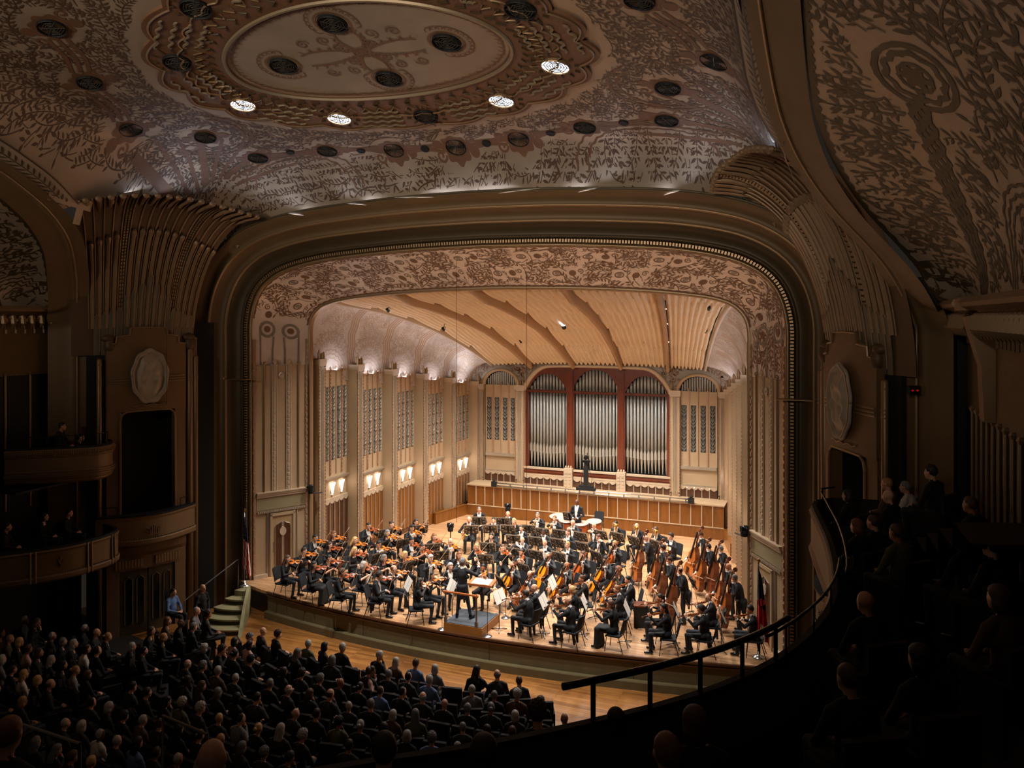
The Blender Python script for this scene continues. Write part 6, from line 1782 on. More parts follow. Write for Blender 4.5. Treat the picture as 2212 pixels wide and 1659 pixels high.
# ---------------------------------------------------------------- string instruments
OUT = [(0, 0), (.008, .36), (.035, .66), (.09, .89), (.16, .99), (.22, 1.0), (.30, .94), (.36, .82), (.375, .84)]
def luthier(L, wl, ww, wu, rib, neck, arch, slope=False):
    """returns dict of MBs for a violin-family instrument; y along the body, z = top normal, origin at the tail"""
    t = [p[0] for p in OUT]+[.40, .45, .50, .55, .60, .615, .66, .74, .82, .90, .955, .985, 1.0]
    w = [p[1]*wl for p in OUT]+[ww*1.08, ww*1.0, ww*.99, ww*1.02, wu*.86, wu*.90, wu*.98, wu, wu*.97, wu*.84, wu*.62, wu*.36, 0]
    if slope: w[-7:] = [wu*1.0, wu*.92, wu*.72, wu*.46, wu*.30, wu*.2, 0]
    top = MB(); ribm = MB()
    rows = []; ribs = []; rowsb = []
    for a, b in zip(t, w):
        y = a*L; h = b/2; r = []; rb = []
        for q in (-1, -.8, -.45, 0, .45, .8, 1):
            z = arch*(1-abs(q)**2.2)*min(1, 3.2*a, 3.2*(1-a)); r.append((q*h, y, rib/2+z)); rb.append((q*h, y, -rib/2-z*.8))
        rows.append(r); rowsb.append(rb[::-1]); ribs.append(((-h*.97, y), (h*.97, y)))
    top.grid(rows); top.grid(rowsb)
    ribm.grid([[(p[0][0], p[0][1], -rib/2), (p[0][0], p[0][1], rib/2)] for p in ribs]); ribm.grid([[(p[1][0], p[1][1], rib/2), (p[1][0], p[1][1], -rib/2)] for p in ribs])
    for s in (-1, 1):
        top_f = [(s*ww*.28, L*.40, rib/2+arch*.9), (s*ww*.34, L*.46, rib/2+arch*.85), (s*ww*.26, L*.54, rib/2+arch*.95)]
        ribm.tube(top_f, .006*L/.355*.6, 4, 1)
    fb = MB(); z0 = rib/2+arch
    fb.add([(-.011*L/.355, L*.62, z0+.014*L/.355), (.011*L/.355, L*.62, z0+.014*L/.355), (.0085*L/.355, L+neck*.78, rib/2+.012*L/.355), (-.0085*L/.355, L+neck*.78, rib/2+.012*L/.355),
            (-.011*L/.355, L*.62, z0+.006), (.011*L/.355, L*.62, z0+.006), (.0085*L/.355, L+neck*.78, rib/2-.004), (-.0085*L/.355, L+neck*.78, rib/2-.004)], [(0, 1, 2, 3), (4, 7, 6, 5), (0, 4, 5, 1), (1, 5, 6, 2), (2, 6, 7, 3), (3, 7, 4, 0)])
    br = MB(); q = L/.355; br.box(-.02*q, .02*q, L*.455-.002*q, L*.455+.002*q, rib/2+arch*.8, rib/2+arch+.022*q)
    tp_ = MB(); tp_.prism([(-.012*q, .02*q), (.012*q, .02*q), (.02*q, .11*q), (-.02*q, .11*q)], z0+.004*q, z0+.012*q); 
    sc = MB(); sc.tube([(0, L*.97, -rib*.1), (0, L+neck*.3, rib*.22), (0, L+neck*.8, rib*.2)], [.016*q, .010*q, .010*q], 7)
    sc.tube([(0, L+neck*.8, rib*.2), (0, L+neck*1.02, -.005*q)], [.012*q, .010*q], 7)
    sc.tube([(0, L+neck*1.02+.018*q*math.cos(a), -.012*q+.016*q*math.sin(a)) for a in np.linspace(2.6, -3.2, 10)], .0085*q, 6)
    sc.ell((0, L+neck*1.04, -.012*q), (.017*q, .010*q, .010*q), 6, 4)
    for k in range(4): s = 1 if k % 2 else -1; sc.tube([(0, L+neck*(.84+.045*k), .004*q), (s*.03*q, L+neck*(.84+.045*k), .004*q)], [.004*q, .006*q], 5)
    return dict(body=top, ribs=ribm, fingerboard=fb, bridge=br, tailpiece=tp_, scroll=sc)
def make_strings(name, label, cat, P, wood, ribw, extra=None):
    r = bpy.data.objects.new(name, None); COL.objects.link(r); tag(r, label, cat)
    for nm, m in (('body', wood), ('ribs', [ribw, 'ebony']), ('fingerboard', 'ebony'), ('bridge', 'bow_stick'), ('tailpiece', 'ebony'), ('scroll', ribw)):
        obj(nm, P[nm], m, r, smooth=nm in ('body', 'scroll'))
    if extra: 
        for nm, b, m in extra: obj(nm, b, m, r)
    return r
def copy_tree(r):
    c = r.copy(); COL.objects.link(c)
    for ch in r.children:
        d = ch.copy(); COL.objects.link(d); d.parent = c; d.matrix_local = ch.matrix_local
        for g in ch.children:
            e = g.copy(); COL.objects.link(e); e.parent = d; e.matrix_local = g.matrix_local
    return c
def wipe(r):
    for ch in list(r.children):
        for g in list(ch.children): bpy.data.objects.remove(g)
        bpy.data.objects.remove(ch)
    bpy.data.objects.remove(r)
PV = luthier(.356, .208, .112, .168, .032, .235, .016); PC = luthier(.755, .44, .24, .345, .115, .44, .03); PB = luthier(1.06, .63, .37, .49, .19, .72, .03, True)
cr = MB(); cr.ell((-.03, .03, .042), (.035, .028, .01), 8, 4)
pin = MB(); pin.tube([(0, -.30, 0), (0, 0, 0)], .006, 5); pinb = MB(); pinb.tube([(0, -.16, 0), (0, 0, 0)], .01, 5)
PROTO = {}
PROTO['violin'] = make_strings('violin', '', 'violin', PV, 'violin_wood', 'rib_wood', [('chin_rest', cr, 'ebony')])
PROTO['violin_red'] = make_strings('violin', '', 'violin', PV, 'violin_red', 'rib_wood', [('chin_rest', cr, 'ebony')])
PROTO['cello'] = make_strings('cello', '', 'cello', PC, 'cello_wood', 'rib_wood', [('endpin', pin, 'steel')])
PROTO['cello_red'] = make_strings('cello', '', 'cello', PC, 'cello_red', 'rib_wood', [('endpin', pin, 'steel')])
PROTO['bass'] = make_strings('double_bass', '', 'double bass', PB, 'bass_wood', 'bass_brown', [('endpin', pinb, 'steel')])
PROTO['bass_brown'] = make_strings('double_bass', '', 'double bass', PB, 'bass_brown', 'bass_brown', [('endpin', pinb, 'steel')])
def root_of(name, cat, parts):
    r = bpy.data.objects.new(name, None); COL.objects.link(r); tag(r, '', cat)
    for nm, b, m, sm in parts: obj(nm, b, m, r, smooth=sm)
    return r
b1 = MB(); b1.tube([(0, 0, .02), (0, .2, .012), (0, .42, .010), (0, .62, .014), (0, .73, .024), (0, .745, .006)], [.0055, .005, .005, .0045, .004, .004], 5)
b2 = MB(); b2.box(-.005, .005, .03, .738, -.001, .001); b3 = MB(); b3.box(-.006, .006, 0, .045, -.002, .02)
PROTO['bow'] = root_of('bow', 'bow', [('stick', b1, 'bow_stick', True), ('hair_ribbon', b2, 'bow_hair', False), ('frog', b3, 'ebony', False)])
b1 = MB(); b1.tube([(0, 0, 0), (0, .05, 0), (0, .36, 0)], [.011, .006, .002], 5); PROTO['baton'] = root_of('baton', 'baton', [('shaft', b1, 'paper', True)])
# wind instruments
b1 = MB(); b1.tube([(0, 0, 0), (0, .06, 0), (0, .07, 0), (0, .52, 0), (0, .58, 0), (0, .62, 0)], [.006, .011, .014, .014, .022, .034], 9)
b2 = MB(); [b2.ell((0.012, .14+.055*k, .012), (.009, .012, .007), 6, 4) for k in range(8)]; b2.tube([(-.012, .12, .01), (-.012, .5, .01)], .003, 4)
PROTO['reed'] = root_of('clarinet', 'clarinet', [('tube', b1, 'ebony', True), ('keys', b2, 'silver_metal', True)])
b1 = MB(); b1.tube([(0, -.02, 0), (0, .66, 0)], .0095, 8); b1.ell((0, .11, .012), (.012, .02, .006), 8, 4); b2 = MB(); [b2.ell((0, .24+.03*k, .012), (.008, .01, .006), 6, 4) for k in range(12)]
PROTO['flute'] = root_of('flute', 'flute', [('tube', b1, 'silver_metal', True), ('keys', b2, 'silver_metal', True)])
b1 = MB(); b1.tube([(0, 0, 0), (0, .02, 0), (0, .36, 0)], [.012, .006, .007], 7); b1.tube([(0, .36+.05*math.sin(a), -.05+.05*math.cos(a)) for a in np.linspace(0, PI, 8)]+[(0, .14, -.10)]+[(0, .14-.04*math.sin(a), -.06-.04*math.cos(a)) for a in np.linspace(0, PI, 7)]+[(0, .36, -.02), (0, .44, -.02), (0, .49, -.02), (0, .51, -.02)], [.007]*8+[.007]+[.007]*7+[.012, .022, .045, .062], 9)
b2 = MB(); [b2.tube([(0.0, .19+.028*k, -.12), (0, .19+.028*k, .03)], .011, 8) for k in range(3)]
PROTO['trumpet'] = root_of('trumpet', 'trumpet', [('tube', b1, 'brass', True), ('valves', b2, 'silver_metal', True)])
b1 = MB(); b1.tube([(.13*math.cos(a), .13*math.sin(a), .01*math.sin(2*a)) for a in np.linspace(0, 4*PI, 44)], .010, 7); b1.tube([(-.09, .05, 0), (-.05, .09, .02), (0, .22, .03), (-.02, .36, .03)], [.008, .008, .006, .005], 6)
b2 = MB(); b2.tube([(.10, -.06, 0), (.02, -.17, 0), (-.04, -.24, -.05), (-.06, -.28, -.12), (-.07, -.30, -.15)], [.02, .04, .075, .12, .15], 14, 0, False)
b3 = MB(); [b3.tube([(-.05+.03*k, .0, -.03), (-.05+.03*k, .0, .04)], .012, 7) for k in range(4)]
PROTO['horn'] = root_of('french_horn', 'horn', [('tube', b1, 'brass', True), ('bell', b2, 'brass', True), ('valves', b3, 'silver_metal', True)])
b1 = MB(); b1.tube([(.04, .10, 0), (.04, .62, 0)]+[(.0+.04*math.cos(a), .62+.04*math.sin(a), 0) for a in np.linspace(0, PI, 8)]+[(-.04, .05, 0)], .008, 7); b1.tube([(-.04, .42, 0), (.04, .42, 0)], .006, 5); b1.tube([(-.04, .25, 0), (.04, .25, 0)], .006, 5)
b2 = MB(); b2.tube([(.04, .10, 0), (.04, -.15, 0), (.04, -.17, -.05), (.04, -.12, -.09), (.04, .25, -.09), (.04, .42, -.09), (.04, .52, -.09), (.04, .56, -.09)], [.01, .011, .012, .014, .02, .035, .075, .105], 12, 0, False)
PROTO['trombone'] = root_of('trombone', 'trombone', [('slide', b1, 'silver_metal', True), ('bell', b2, 'brass', True)])
b1 = MB(); b1.tube([(0, 0, 0), (0, .42, 0)], [.032, .03], 9); b1.tube([(.018, .40, 0), (.018, 1.0, 0), (.018, 1.28, 0), (.018, 1.31, 0)], [.02, .017, .02, .024], 8); b1.tube([(-.018, .40, 0), (-.018, .92, 0)], .014, 7); b2 = MB(); b2.tube([(-.018, .9, 0), (-.02, .98, -.04), (-.03, .96, -.2), (-.02, .90, -.30)], .004, 5); [b2.ell((0.03, .1+.09*k, .02), (.012, .02, .012), 6, 4) for k in range(9)]; b2.tube([(.018, 1.28, 0), (.018, 1.315, 0)], .026, 8)
PROTO['bassoon'] = root_of('bassoon', 'bassoon', [('tube', b1, 'bassoon_wood', True), ('keys', b2, 'silver_metal', True)])
b1 = MB(); b1.tube([(.16*math.cos(a), .22+.20*math.sin(a), 0) for a in np.linspace(0, 2*PI, 26)], .045, 9); b1.tube([(.10*math.cos(a), .24+.16*math.sin(a), .05) for a in np.linspace(0, 2*PI, 22)], .022, 7); b1.tube([(0, .30, .02), (-.03, .52, -.02), (-.0, .60, -.10)], [.015, .01, .012], 6)
b2 = MB(); b2.tube([(.14, .25, 0), (.13, .50, 0), (.11, .72, 0), (.10, .86, 0), (.10, .92, 0)], [.05, .075, .11, .17, .22], 16, 0, False); b3 = MB(); [b3.tube([(-.06+.04*k, .16, .06), (-.06+.04*k, .32, .06)], .014, 7) for k in range(4)]
PROTO['tuba'] = root_of('tuba', 'tuba', [('tube', b1, 'brass', True), ('bell', b2, 'brass', True), ('valves', b3, 'silver_metal', True)])
# chair
b = MB(); rows = []
for i in range(9):
    x = -.225+.45*i/8; rows.append([(x, y, .45+.012*math.cos(PI*(y))*0+.010*abs(x)/.2-.012*math.sin(PI*(y+.21)/.42)-(.03 if y > .19 else 0)) for y in (-.21, -.16, -.08, 0, .08, .15, .20, .215)])
b.grid(rows); b.grid([[(p[0]*.98, p[1], p[2]-.035) for p in r][::-1] for r in rows])
for a, c in ((rows[0], -1), (rows[-1], 1)): b.grid([[p for p in a], [(p[0]*.98, p[1], p[2]-.035) for p in a]])
b.grid([[r[0] for r in rows], [(r[0][0]*.98, r[0][1], r[0][2]-.035) for r in rows]]); b.grid([[r[-1] for r in rows], [(r[-1][0]*.98, r[-1][1], r[-1][2]-.035) for r in rows]])
bb = MB(); rows = []
for i in range(9):
    f = i/8; x = -.205+.41*f; rows.append([((x)*(1-.25*max(0, (z-.5)*1.6-.45)), -.225-.10*z-.035*math.cos(PI*(f-.5))+.02, .52+z*.40) for z in np.linspace(0, 1, 6)])
bb.grid(rows); r2 = [[(p[0], p[1]-.03, p[2]) for p in r] for r in rows]; bb.grid([q[::-1] for q in r2])
for a, c in ((0, 0), (8, 8)): bb.grid([rows[a], r2[a]])
bb.grid([[r[-1] for r in rows], [r[-1] for r in r2]]); bb.grid([[r[0] for r in rows], [r[0] for r in r2]])
parts = [('seat', b, 'chair_fabric', True), ('backrest', bb, 'chair_fabric', True)]
for s in (-1, 1):
    f = MB(); f.tube([(s*.20, .17, .42), (s*.225, .22, 0)], .012, 6); parts.append(('leg', f, 'chair_metal', True))
    f = MB(); f.tube([(s*.20, -.17, .42), (s*.225, -.30, 0)], .012, 6); parts.append(('leg', f, 'chair_metal', True))
    f = MB(); f.tube([(s*.19, .15, .415), (s*.19, -.19, .415), (s*.185, -.235, .50), (s*.18, -.27, .70)], .011, 6); parts.append(('frame_bar', f, 'chair_metal', True))
PROTO['chair'] = root_of('orchestra_chair', 'chair', parts)
# music stand; the player is on its +Y side
b = MB(); TILT = Matrix.Translation((0, 0, .98)) @ Matrix.Rotation(math.radians(24), 4, 'X')
Rz = lambda x, z, y=0: TILT @ Vector((x, y, z))
W2, H2 = .255, .165
def bar(pts, r=.008, closed=False): bar_(pts, r*1.5, closed)
def bar_(pts, r=.008, closed=False):
    b.tube([Rz(*p) for p in (pts+[pts[0]] if closed else pts)], r, 4, 0, not closed)
bar([(-W2, -H2), (W2, -H2), (W2, H2), (-W2, H2)], .009, True); bar([(0, -H2), (0, H2)], .014)
for s in (-1, 1):
    bar([(s*.03, H2), (s*.035, .02), (s*.02, -.06), (s*.05, -H2)], .008)
    bar([(s*.05, H2), (s*.10, .06), (s*.17, .05), (s*.22, .10), (s*.23, H2)], .009)
    bar([(s*.05, .02), (s*.12, .0), (s*.16, .03), (s*.25, .02)], .011); bar([(s*.04, -.05), (s*.10, -.04), (s*.13, -.10), (s*.12, -H2)], .010)
    bar([(s*.13, -.02), (s*.17, -.06), (s*.16, -.12), (s*.20, -H2)], .010); bar([(s*.25, -.05), (s*.21, -.08), (s*.23, -.13), (s*.25, -.12)], .011); bar([(s*.10, .07), (s*.13, .11), (s*.12, H2)], .008)
d_ = MB(); d_.add(*[[Rz(-W2, -H2, 0), Rz(W2, -H2, 0), Rz(W2, -H2, .05), Rz(-W2, -H2, .05), Rz(-W2, -H2-.008, 0), Rz(W2, -H2-.008, 0), Rz(W2, -H2-.008, .05), Rz(-W2, -H2-.008, .05)], [(0, 3, 2, 1), (4, 5, 6, 7), (0, 1, 5, 4), (1, 2, 6, 5), (2, 3, 7, 6), (3, 0, 4, 7)]])
p_ = MB(); p_.tube([(0, -.01, .05), (0, -.01, .60)], .013, 7); p_.tube([(0, -.01, .55), (0, -.01, .95)], .009, 6)
parts = [('fretwork_desk', b, 'stand_black', False), ('ledge', d_, 'stand_black', False), ('post', p_, 'stand_black', True)]
for k in range(3):
    a = 2*PI*k/3+.5; f = MB(); f.tube([(0, -.01, .07), (.12*math.cos(a), -.01+.12*math.sin(a), .045), (.26*math.cos(a), -.01+.26*math.sin(a), .008)], [.02, .016, .012], 6); parts.append(('foot', f, 'steel', True))
PROTO['stand'] = root_of('music_stand', 'music stand', parts)
pm = MB()
for s in (-1, 1):
    rows = []
    for i in range(6):
        x = s*(.004+.285*i/5); rows.append([Rz(x, -H2+.004, .013+.012*math.sin(PI*i/5)), Rz(x, H2+.05, .013+.012*math.sin(PI*i/5))])
    pm.grid(rows); pm.grid([[p+Vector((0, .004, .002)) for p in r] for r in rows], 1)
PAPER = pm.mesh('sheet_music', ['paper_backlit', 'paper'])
# ================================================================== the players
POD = Vector((-0.35, 22.0, 0))
BODY = {}
TOT = {'m': 0}
def body(kind, sex, dress, sleeves, tails, coat):
    key = (kind, sex, dress, sleeves, tails, coat)
    if key not in BODY:
        J, inst, bow = pose(kind)
        BODY[key] = (build_body(key, J, sex == 'f', dress, sleeves, coat, tails, .0125), J, inst, bow)
    return BODY[key]
INSTR = dict(violinA='violin', violinB='violin', violinC='violin', celloA='cello', celloB='cello', bassA='bass', bassB='bass', reed='reed', flute='flute', trumpet='trumpet', horn='horn', trombone='trombone', bassoon='bassoon', tuba='tuba')
INAME = dict(violin='violin', cello='cello', bass='double bass', reed='clarinet', flute='flute', trumpet='trumpet', horn='french horn', trombone='trombone', bassoon='bassoon', tuba='tuba')
IGRP = dict(violin='violins and violas on stage', cello='cellos on stage', bass='double basses on stage')
def ortho(M): q = M.to_quaternion().to_matrix().to_4x4(); q.translation = M.translation; return q
def musician(px, py, kind, sex, hair, hcol, skin, desc, dyaw=0, s=1.0, tone=None, dress=None, sleeves='long', extra=(), chair=True, z0=0.0, aim=None):
    tails = sex == 'm' and kind[:4] in ('viol', 'cond', 'bass')
    coat = sex == 'm'
    me, J, inst, bow = body(kind, sex, dress, sleeves, tails, coat)
    hz = J['head'][2]*s+z0
    P = pix(px, py, hz)
    tgt = Vector(aim) if aim else POD
    d = tgt-P; yaw = math.atan2(d.y, d.x)-PI/2+math.radians(dyaw)
    R = Matrix.Rotation(yaw, 4, 'Z')
    off = R @ (Vector((J['head'][0], J['head'][1], 0))*s)
    base = Vector((P.x-off.x, P.y-off.y, z0))
    o = bpy.data.objects.new('person', me); COL.objects.link(o); o.location = base; o.rotation_euler = (0, 0, yaw); o.scale = (s, s, s)
    tag(o, desc, 'person', 'orchestra players')
    if skin:
        o.material_slots[0].link = 'OBJECT'; o.material_slots[0].material = SKINS[skin]
    for h in ([hair] if hair else []): add_hair(o, h, hcol, J['head'], J['hrot'])
    for e in extra:
        if e == 'glasses':
            g = bpy.data.objects.new('glasses', GLASSES); COL.objects.link(g); g.parent = o; m = Matrix([list(J['hrot'][i])+[J['head'][i]] for i in range(3)]+[[0, 0, 0, 1]]); g.matrix_local = m
        elif e == 'mask': add_hair(o, 'mask', 'black', J['head'], J['hrot'], 'face_mask')
        else: add_hair(o, 'beard', e, J['head'], J['hrot'], 'beard')
    Mw = Matrix.Translation(base) @ R @ Matrix.Scale(s, 4)
    ik = INSTR.get(kind)
    short = desc
    if ik:
        pk = ik+('_red' if tone == 'red' and ik in ('violin', 'cello') else ('_brown' if tone == 'red' and ik == 'bass' else ''))
        c = copy_tree(PROTO[pk]); c.matrix_world = ortho(Mw @ inst); tag(c, '%s of the %s' % (INAME[ik], short), INAME[ik], IGRP.get(ik))
    if bow is not None:
        c = copy_tree(PROTO['baton' if kind == 'conductor' else 'bow']); c.matrix_world = ortho(Mw @ bow); tag(c, '%s in the hand of the %s' % ('white baton' if kind == 'conductor' else 'bow', short), 'baton' if kind == 'conductor' else 'bow', None if kind == 'conductor' else 'bows of the string players')
    if chair and not J.get('stand'):
        c = copy_tree(PROTO['chair']); c.location = Matrix.Translation(base) @ R @ Vector((0, -.06, 0)); c.rotation_euler = (0, 0, yaw); tag(c, 'black chair under the %s' % short, 'chair', 'black orchestra chairs')
    return o
VI = 'violinA'; VB = 'violinB'; VC = 'violinC'
T = [
 # first and second violins, left side (photo pixel of the head)
 (621, 1207, VB, 'f', 'long', 'brown', 0, 'long brown haired violinist at the far left stage edge', dict(sleeves='sheer')),
 (657, 1190, VI, 'f', 'thick', 'dark', 0, 'short dark haired violinist beside the far left stand', {}),
 (681, 1162, VI, 'm', 'short', 'black', 1, 'tailcoated dark haired violinist before the left door', {}),
 (721, 1154, VI, 'f', 'long', 'auburn', 0, 'auburn haired violinist against the first dark wood bay', {}),
 (712, 1177, VB, 'f', 'bob', 'dark', 0, 'dark bobbed violinist behind the leftmost raised bow', dict(tone='red')),
 (711, 1206, VI, 'f', 'bun', 'black', 1, 'black haired violinist with hair up on the left', dict(tone='red', sleeves='bare')),
 (678, 1220, VB, 'f', 'long', 'black', 1, 'violinist in a long velvet skirt near the left edge', dict(dress='skirt', tone='red')),
 (739, 1237, VB, 'f', 'curly', 'brown', 0, 'curly brown haired violinist by the stage edge', dict(tone='red')),
 (767, 1167, VI, 'f', 'long', 'blonde', 0, 'long blonde violinist at the rear of the left group', {}),
 (766, 1189, VB, 'f', 'long', 'blonde', 0, 'long blonde violinist with lace sleeves on the left', dict(sleeves='sheer', tone='red')),
 (786, 1220, VI, 'f', 'bob', 'white', 0, 'short white blonde violinist with bare forearms', dict(sleeves='bare', tone='red')),
 (818, 1176, VC, 'm', 'spiky', 'black', 1, 'violinist in glasses with upright black hair', dict(extra=('glasses',))),
 (830, 1205, VI, 'f', 'bob', 'grey', 0, 'grey bobbed violinist in a round necked top', dict(sleeves='bare')),
 (851, 1229, VC, 'm', 'fringe', 'brown', 0, 'balding violinist with a white tie in the second stand', dict(extra=('glasses',))),
 (820, 1243, VB, 'm', 'curly', 'dark', 0, 'young curly haired violinist in tails at the edge', dict(tone='red')),
 (796, 1136, VI, 'm', 'short', 'black', 1, 'tailcoated violinist before the second wood bay', dict(tone='red')),
 (846, 1133, VI, 'f', 'bun', 'dark', 0, 'dark haired violinist before the third wood bay', {}),
 (898, 1128, VI, 'f', 'bob', 'black', 1, 'black bobbed violinist farthest back on the left', {}),
 (837, 1151, VC, 'f', 'bob', 'grey', 0, 'grey haired violinist with sheer sleeves', dict(sleeves='sheer')),
 (890, 1141, VC, 'm', 'spiky', 'black', 1, 'spiky haired violinist beside the rear stand', {}),
 (889, 1168, VI, 'm', 'thick', 'black', 1, 'black haired violinist with head bowed in the middle left', dict(tone='red')),
 (913, 1182, VC, 'f', 'bun', 'dark', 1, 'dark haired violinist with bare arms in the middle left', dict(sleeves='bare', tone='red')),
 (875, 1198, VI, 'f', 'bob', 'blonde', 0, 'short blonde violinist in a white collar', {}),
 (930, 1206, VC, 'm', 'thick', 'white', 0, 'white haired violinist left of the conductor', {}),
 (938, 1159, VI, 'f', 'bob', 'auburn', 0, 'auburn bobbed violinist on open floor at the back', dict(tone='red')),
 (973, 1170, VC, 'm', 'fringe', 'grey', 0, 'bald violinist in glasses beside the open floor', dict(extra=('glasses',))),
 (992, 1199, VI, 'f', 'bob', 'auburn', 0, 'auburn haired violinist just behind the conductor', {}),
 (973, 1224, 'rest', 'm', 'thick', 'white', 0, 'white haired player turning towards the conductor', {}),
 (931, 1243, VI, 'f', 'bob', 'black', 1, 'black bobbed violinist in the front desk', {}),
 (908, 1257, VC, 'f', 'long', 'black', 1, 'long black haired violinist nearest the podium', dict(sleeves='sheer')),
 (1029, 1182, VI, 'f', 'bob', 'sandy', 0, 'sandy haired viola player in glasses behind the podium', dict(extra=('glasses',), tone='red')),
 (1043, 1226, VC, 'm', 'short', 'black', 2, 'black haired viola player facing the conductor desk', {}),
 (1086, 1183, VB, 'f', 'bun', 'brown', 0, 'viola player with hair up sitting sideways', dict(tone='red', dyaw=20)),
 (1126, 1193, VC, 'm', 'short', 'dark', 1, 'dark haired viola player raising his left hand', dict(tone='red')),
 # winds and brass
 (1013, 1122, 'horn', 'm', 'beard', 'red', 0, 'bald bearded horn player at the left of the winds', {}),
 (1035, 1101, 'rest', 'm', 'short', 'grey', 0, 'grey haired player in glasses by the rear left screen', dict(extra=('glasses',))),
 (1066, 1124, 'reed', 'm', 'short', 'black', 0, 'dark haired clarinet player with lowered eyes', {}),
 (1097, 1110, 'horn', 'm', 'receding', 'brown', 0, 'receding horn player under the rear camera', {}),
 (1110, 1126, 'rest', 'f', 'long', 'blonde', 0, 'long blonde player among the winds', {}),
 (1161, 1113, 'trumpet', 'm', 'short', 'grey', 0, 'grey haired trumpet player left of the kettledrums', {}),
 (1198, 1120, 'trumpet', 'm', 'short', 'auburn', 0, 'auburn haired trumpet player with a brass horn', {}),
 (1061, 1158, 'reed', 'f', 'bob', 'black', 0, 'black haired wind player in a low necked dress', {}),
 (1126, 1141, 'reed', 'm', 'short', 'dark', 0, 'dark haired clarinettist in the wind rows', {}),
 (1174, 1149, 'reed', 'm', 'short', 'black', 3, 'dark skinned wind player in the second wind row', {}),
 (1128, 1166, 'flute', 'm', 'fringe', 'brown', 0, 'bald flute player with raised flute', {}),
 (1177, 1172, 'reed', 'm', 'receding', 'dark', 0, 'receding oboe player in the front wind row', {}),
 (1226, 1150, 'reed', 'm', 'short', 'brown', 0, 'brown haired bassoonist beside the white haired trumpeter', {}),
 (1226, 1177, 'reed', 'm', 'short', 'sandy', 0, 'sandy haired wind player with a pale plastron', {}),
 (1237, 1129, 'trumpet', 'm', 'fringe', 'white', 0, 'white haired player with bowed head below the timpanist', {}),
 (1283, 1135, 'trumpet', 'm', 'fringe', 'white', 0, 'bald elderly trumpet player in front of the kettledrums', dict(extra=('glasses',))),
 (1330, 1132, 'trombone', 'm', 'short', 'black', 0, 'bearded trombone player with upright slide', dict(extra=('black',))),
 (1375, 1137, 'trombone', 'm', None, 'black', 0, 'large bald trombone player with red glasses', dict(extra=('glasses',))),
 (1293, 1161, 'bassoon', 'm', 'short', 'brown', 0, 'brown haired bassoon player right of centre', {}),
 (1417, 1145, 'trombone', 'm', 'thick', 'brown', 0, 'brown haired brass player behind the basses', dict(extra=('brown',))),
 (1449, 1159, 'horn', 'm', 'curly', 'dark', 0, 'curly haired player half hidden by bass scrolls', {}),
 # cellos
 (1107, 1220, 'celloA', 'm', 'receding', 'brown', 0, 'receding cellist at the front desk near the podium', {}),
 (1145, 1241, 'celloB', 'm', 'fringe', 'dark', 0, 'balding cellist bent over behind the violas', dict(tone='red')),
 (1184, 1200, 'celloA', 'm', 'receding', 'grey', 0, 'grey cellist in the middle of the cello row', {}),
 (1224, 1222, 'celloA', 'm', None, 'black', 2, 'bald tanned cellist beside the yellow bows', {}),
 (1260, 1198, 'celloB', 'm', 'short', 'brown', 0, 'masked cellist in the second cello row', dict(extra=('mask',), tone='red')),
 (1309, 1209, 'celloA', 'm', 'thick', 'dark', 0, 'young cellist in glasses with dark hair', dict(extra=('glasses',))),
 (1328, 1175, 'celloB', 'm', 'short', 'sandy', 0, 'sandy haired cellist at the back of the cellos', dict(tone='red')),
 (1336, 1232, 'celloA', 'f', 'curly', 'auburn', 0, 'curly haired cellist next to the dark case', {}),
 # double basses
 (1395, 1164, 'bassA', 'm', None, 'black', 0, 'bald bassist on the left of the bass group', dict(aim=(-7, 24.5, 0))),
 (1431, 1184, 'bassB', 'm', 'short', 'dark', 0, 'dark haired bassist second from the left', dict(aim=(-7, 24.5, 0))),
 (1446, 1211, 'bassA', 'm', 'short', 'brown', 0, 'brown haired bassist in front of two basses', dict(aim=(-7, 24.5, 0), tone='red')),
 (1467, 1233, 'bassB', 'm', 'fringe', 'dark', 0, 'balding bassist in long tails nearest the violas', dict(aim=(-7, 24.5, 0), tone='red', dyaw=15)),
 (1513, 1156, 'bassA', 'm', 'thick', 'brown', 0, 'bassist farthest back by the right wall', dict(aim=(-7, 24.5, 0))),
 (1530, 1182, 'bassB', 'm', 'short', 'dark', 0, 'bearded bassist near the right wall lamps', dict(aim=(-7, 24.5, 0), extra=('dark',))),
 (1556, 1186, 'bassB', 'm', 'short', 'grey', 0, 'grey haired bassist leaning on a dark scroll', dict(aim=(-7, 24.5, 0), tone='red')),
 (1573, 1225, 'bassA', 'm', None, 'black', 1, 'bald bassist half hidden near the right door wall', dict(aim=(-7, 24.5, 0))),
 (1586, 1249, 'bassB', 'm', 'short', 'grey', 1, 'bearded bassist standing at the far right', dict(aim=(-7, 23.5, 0), extra=('dark',))),
 # violas at the right front
 (1135, 1284, VB, 'm', 'thick', 'dark', 0, 'dark haired viola player first at the right stage edge', {}),
 (1154, 1270, VC, 'm', None, 'black', 0, 'bald viola player in glasses right of the podium', dict(extra=('glasses',))),
 (1235, 1274, VI, 'f', 'bob', 'blonde', 0, 'blonde viola player with straight bobbed hair', {}),
 (1227, 1299, VB, 'm', 'fringe', 'grey', 1, 'grey balding viola player second at the right edge', {}),
 (1256, 1250, VI, 'f', 'bun', 'brown', 0, 'viola player in a patterned sheer top', dict(sleeves='sheer')),
 (1333, 1273, VI, 'm', 'short', 'auburn', 0, 'auburn haired viola player leaning to a stand', {}),
 (1319, 1305, VC, 'f', 'bob', 'brown', 0, 'viola player in a long black gown at the edge', dict(dress='skirt')),
 (1356, 1252, VI, 'm', 'short', 'black', 0, 'black haired viola player behind the gowned player', {}),
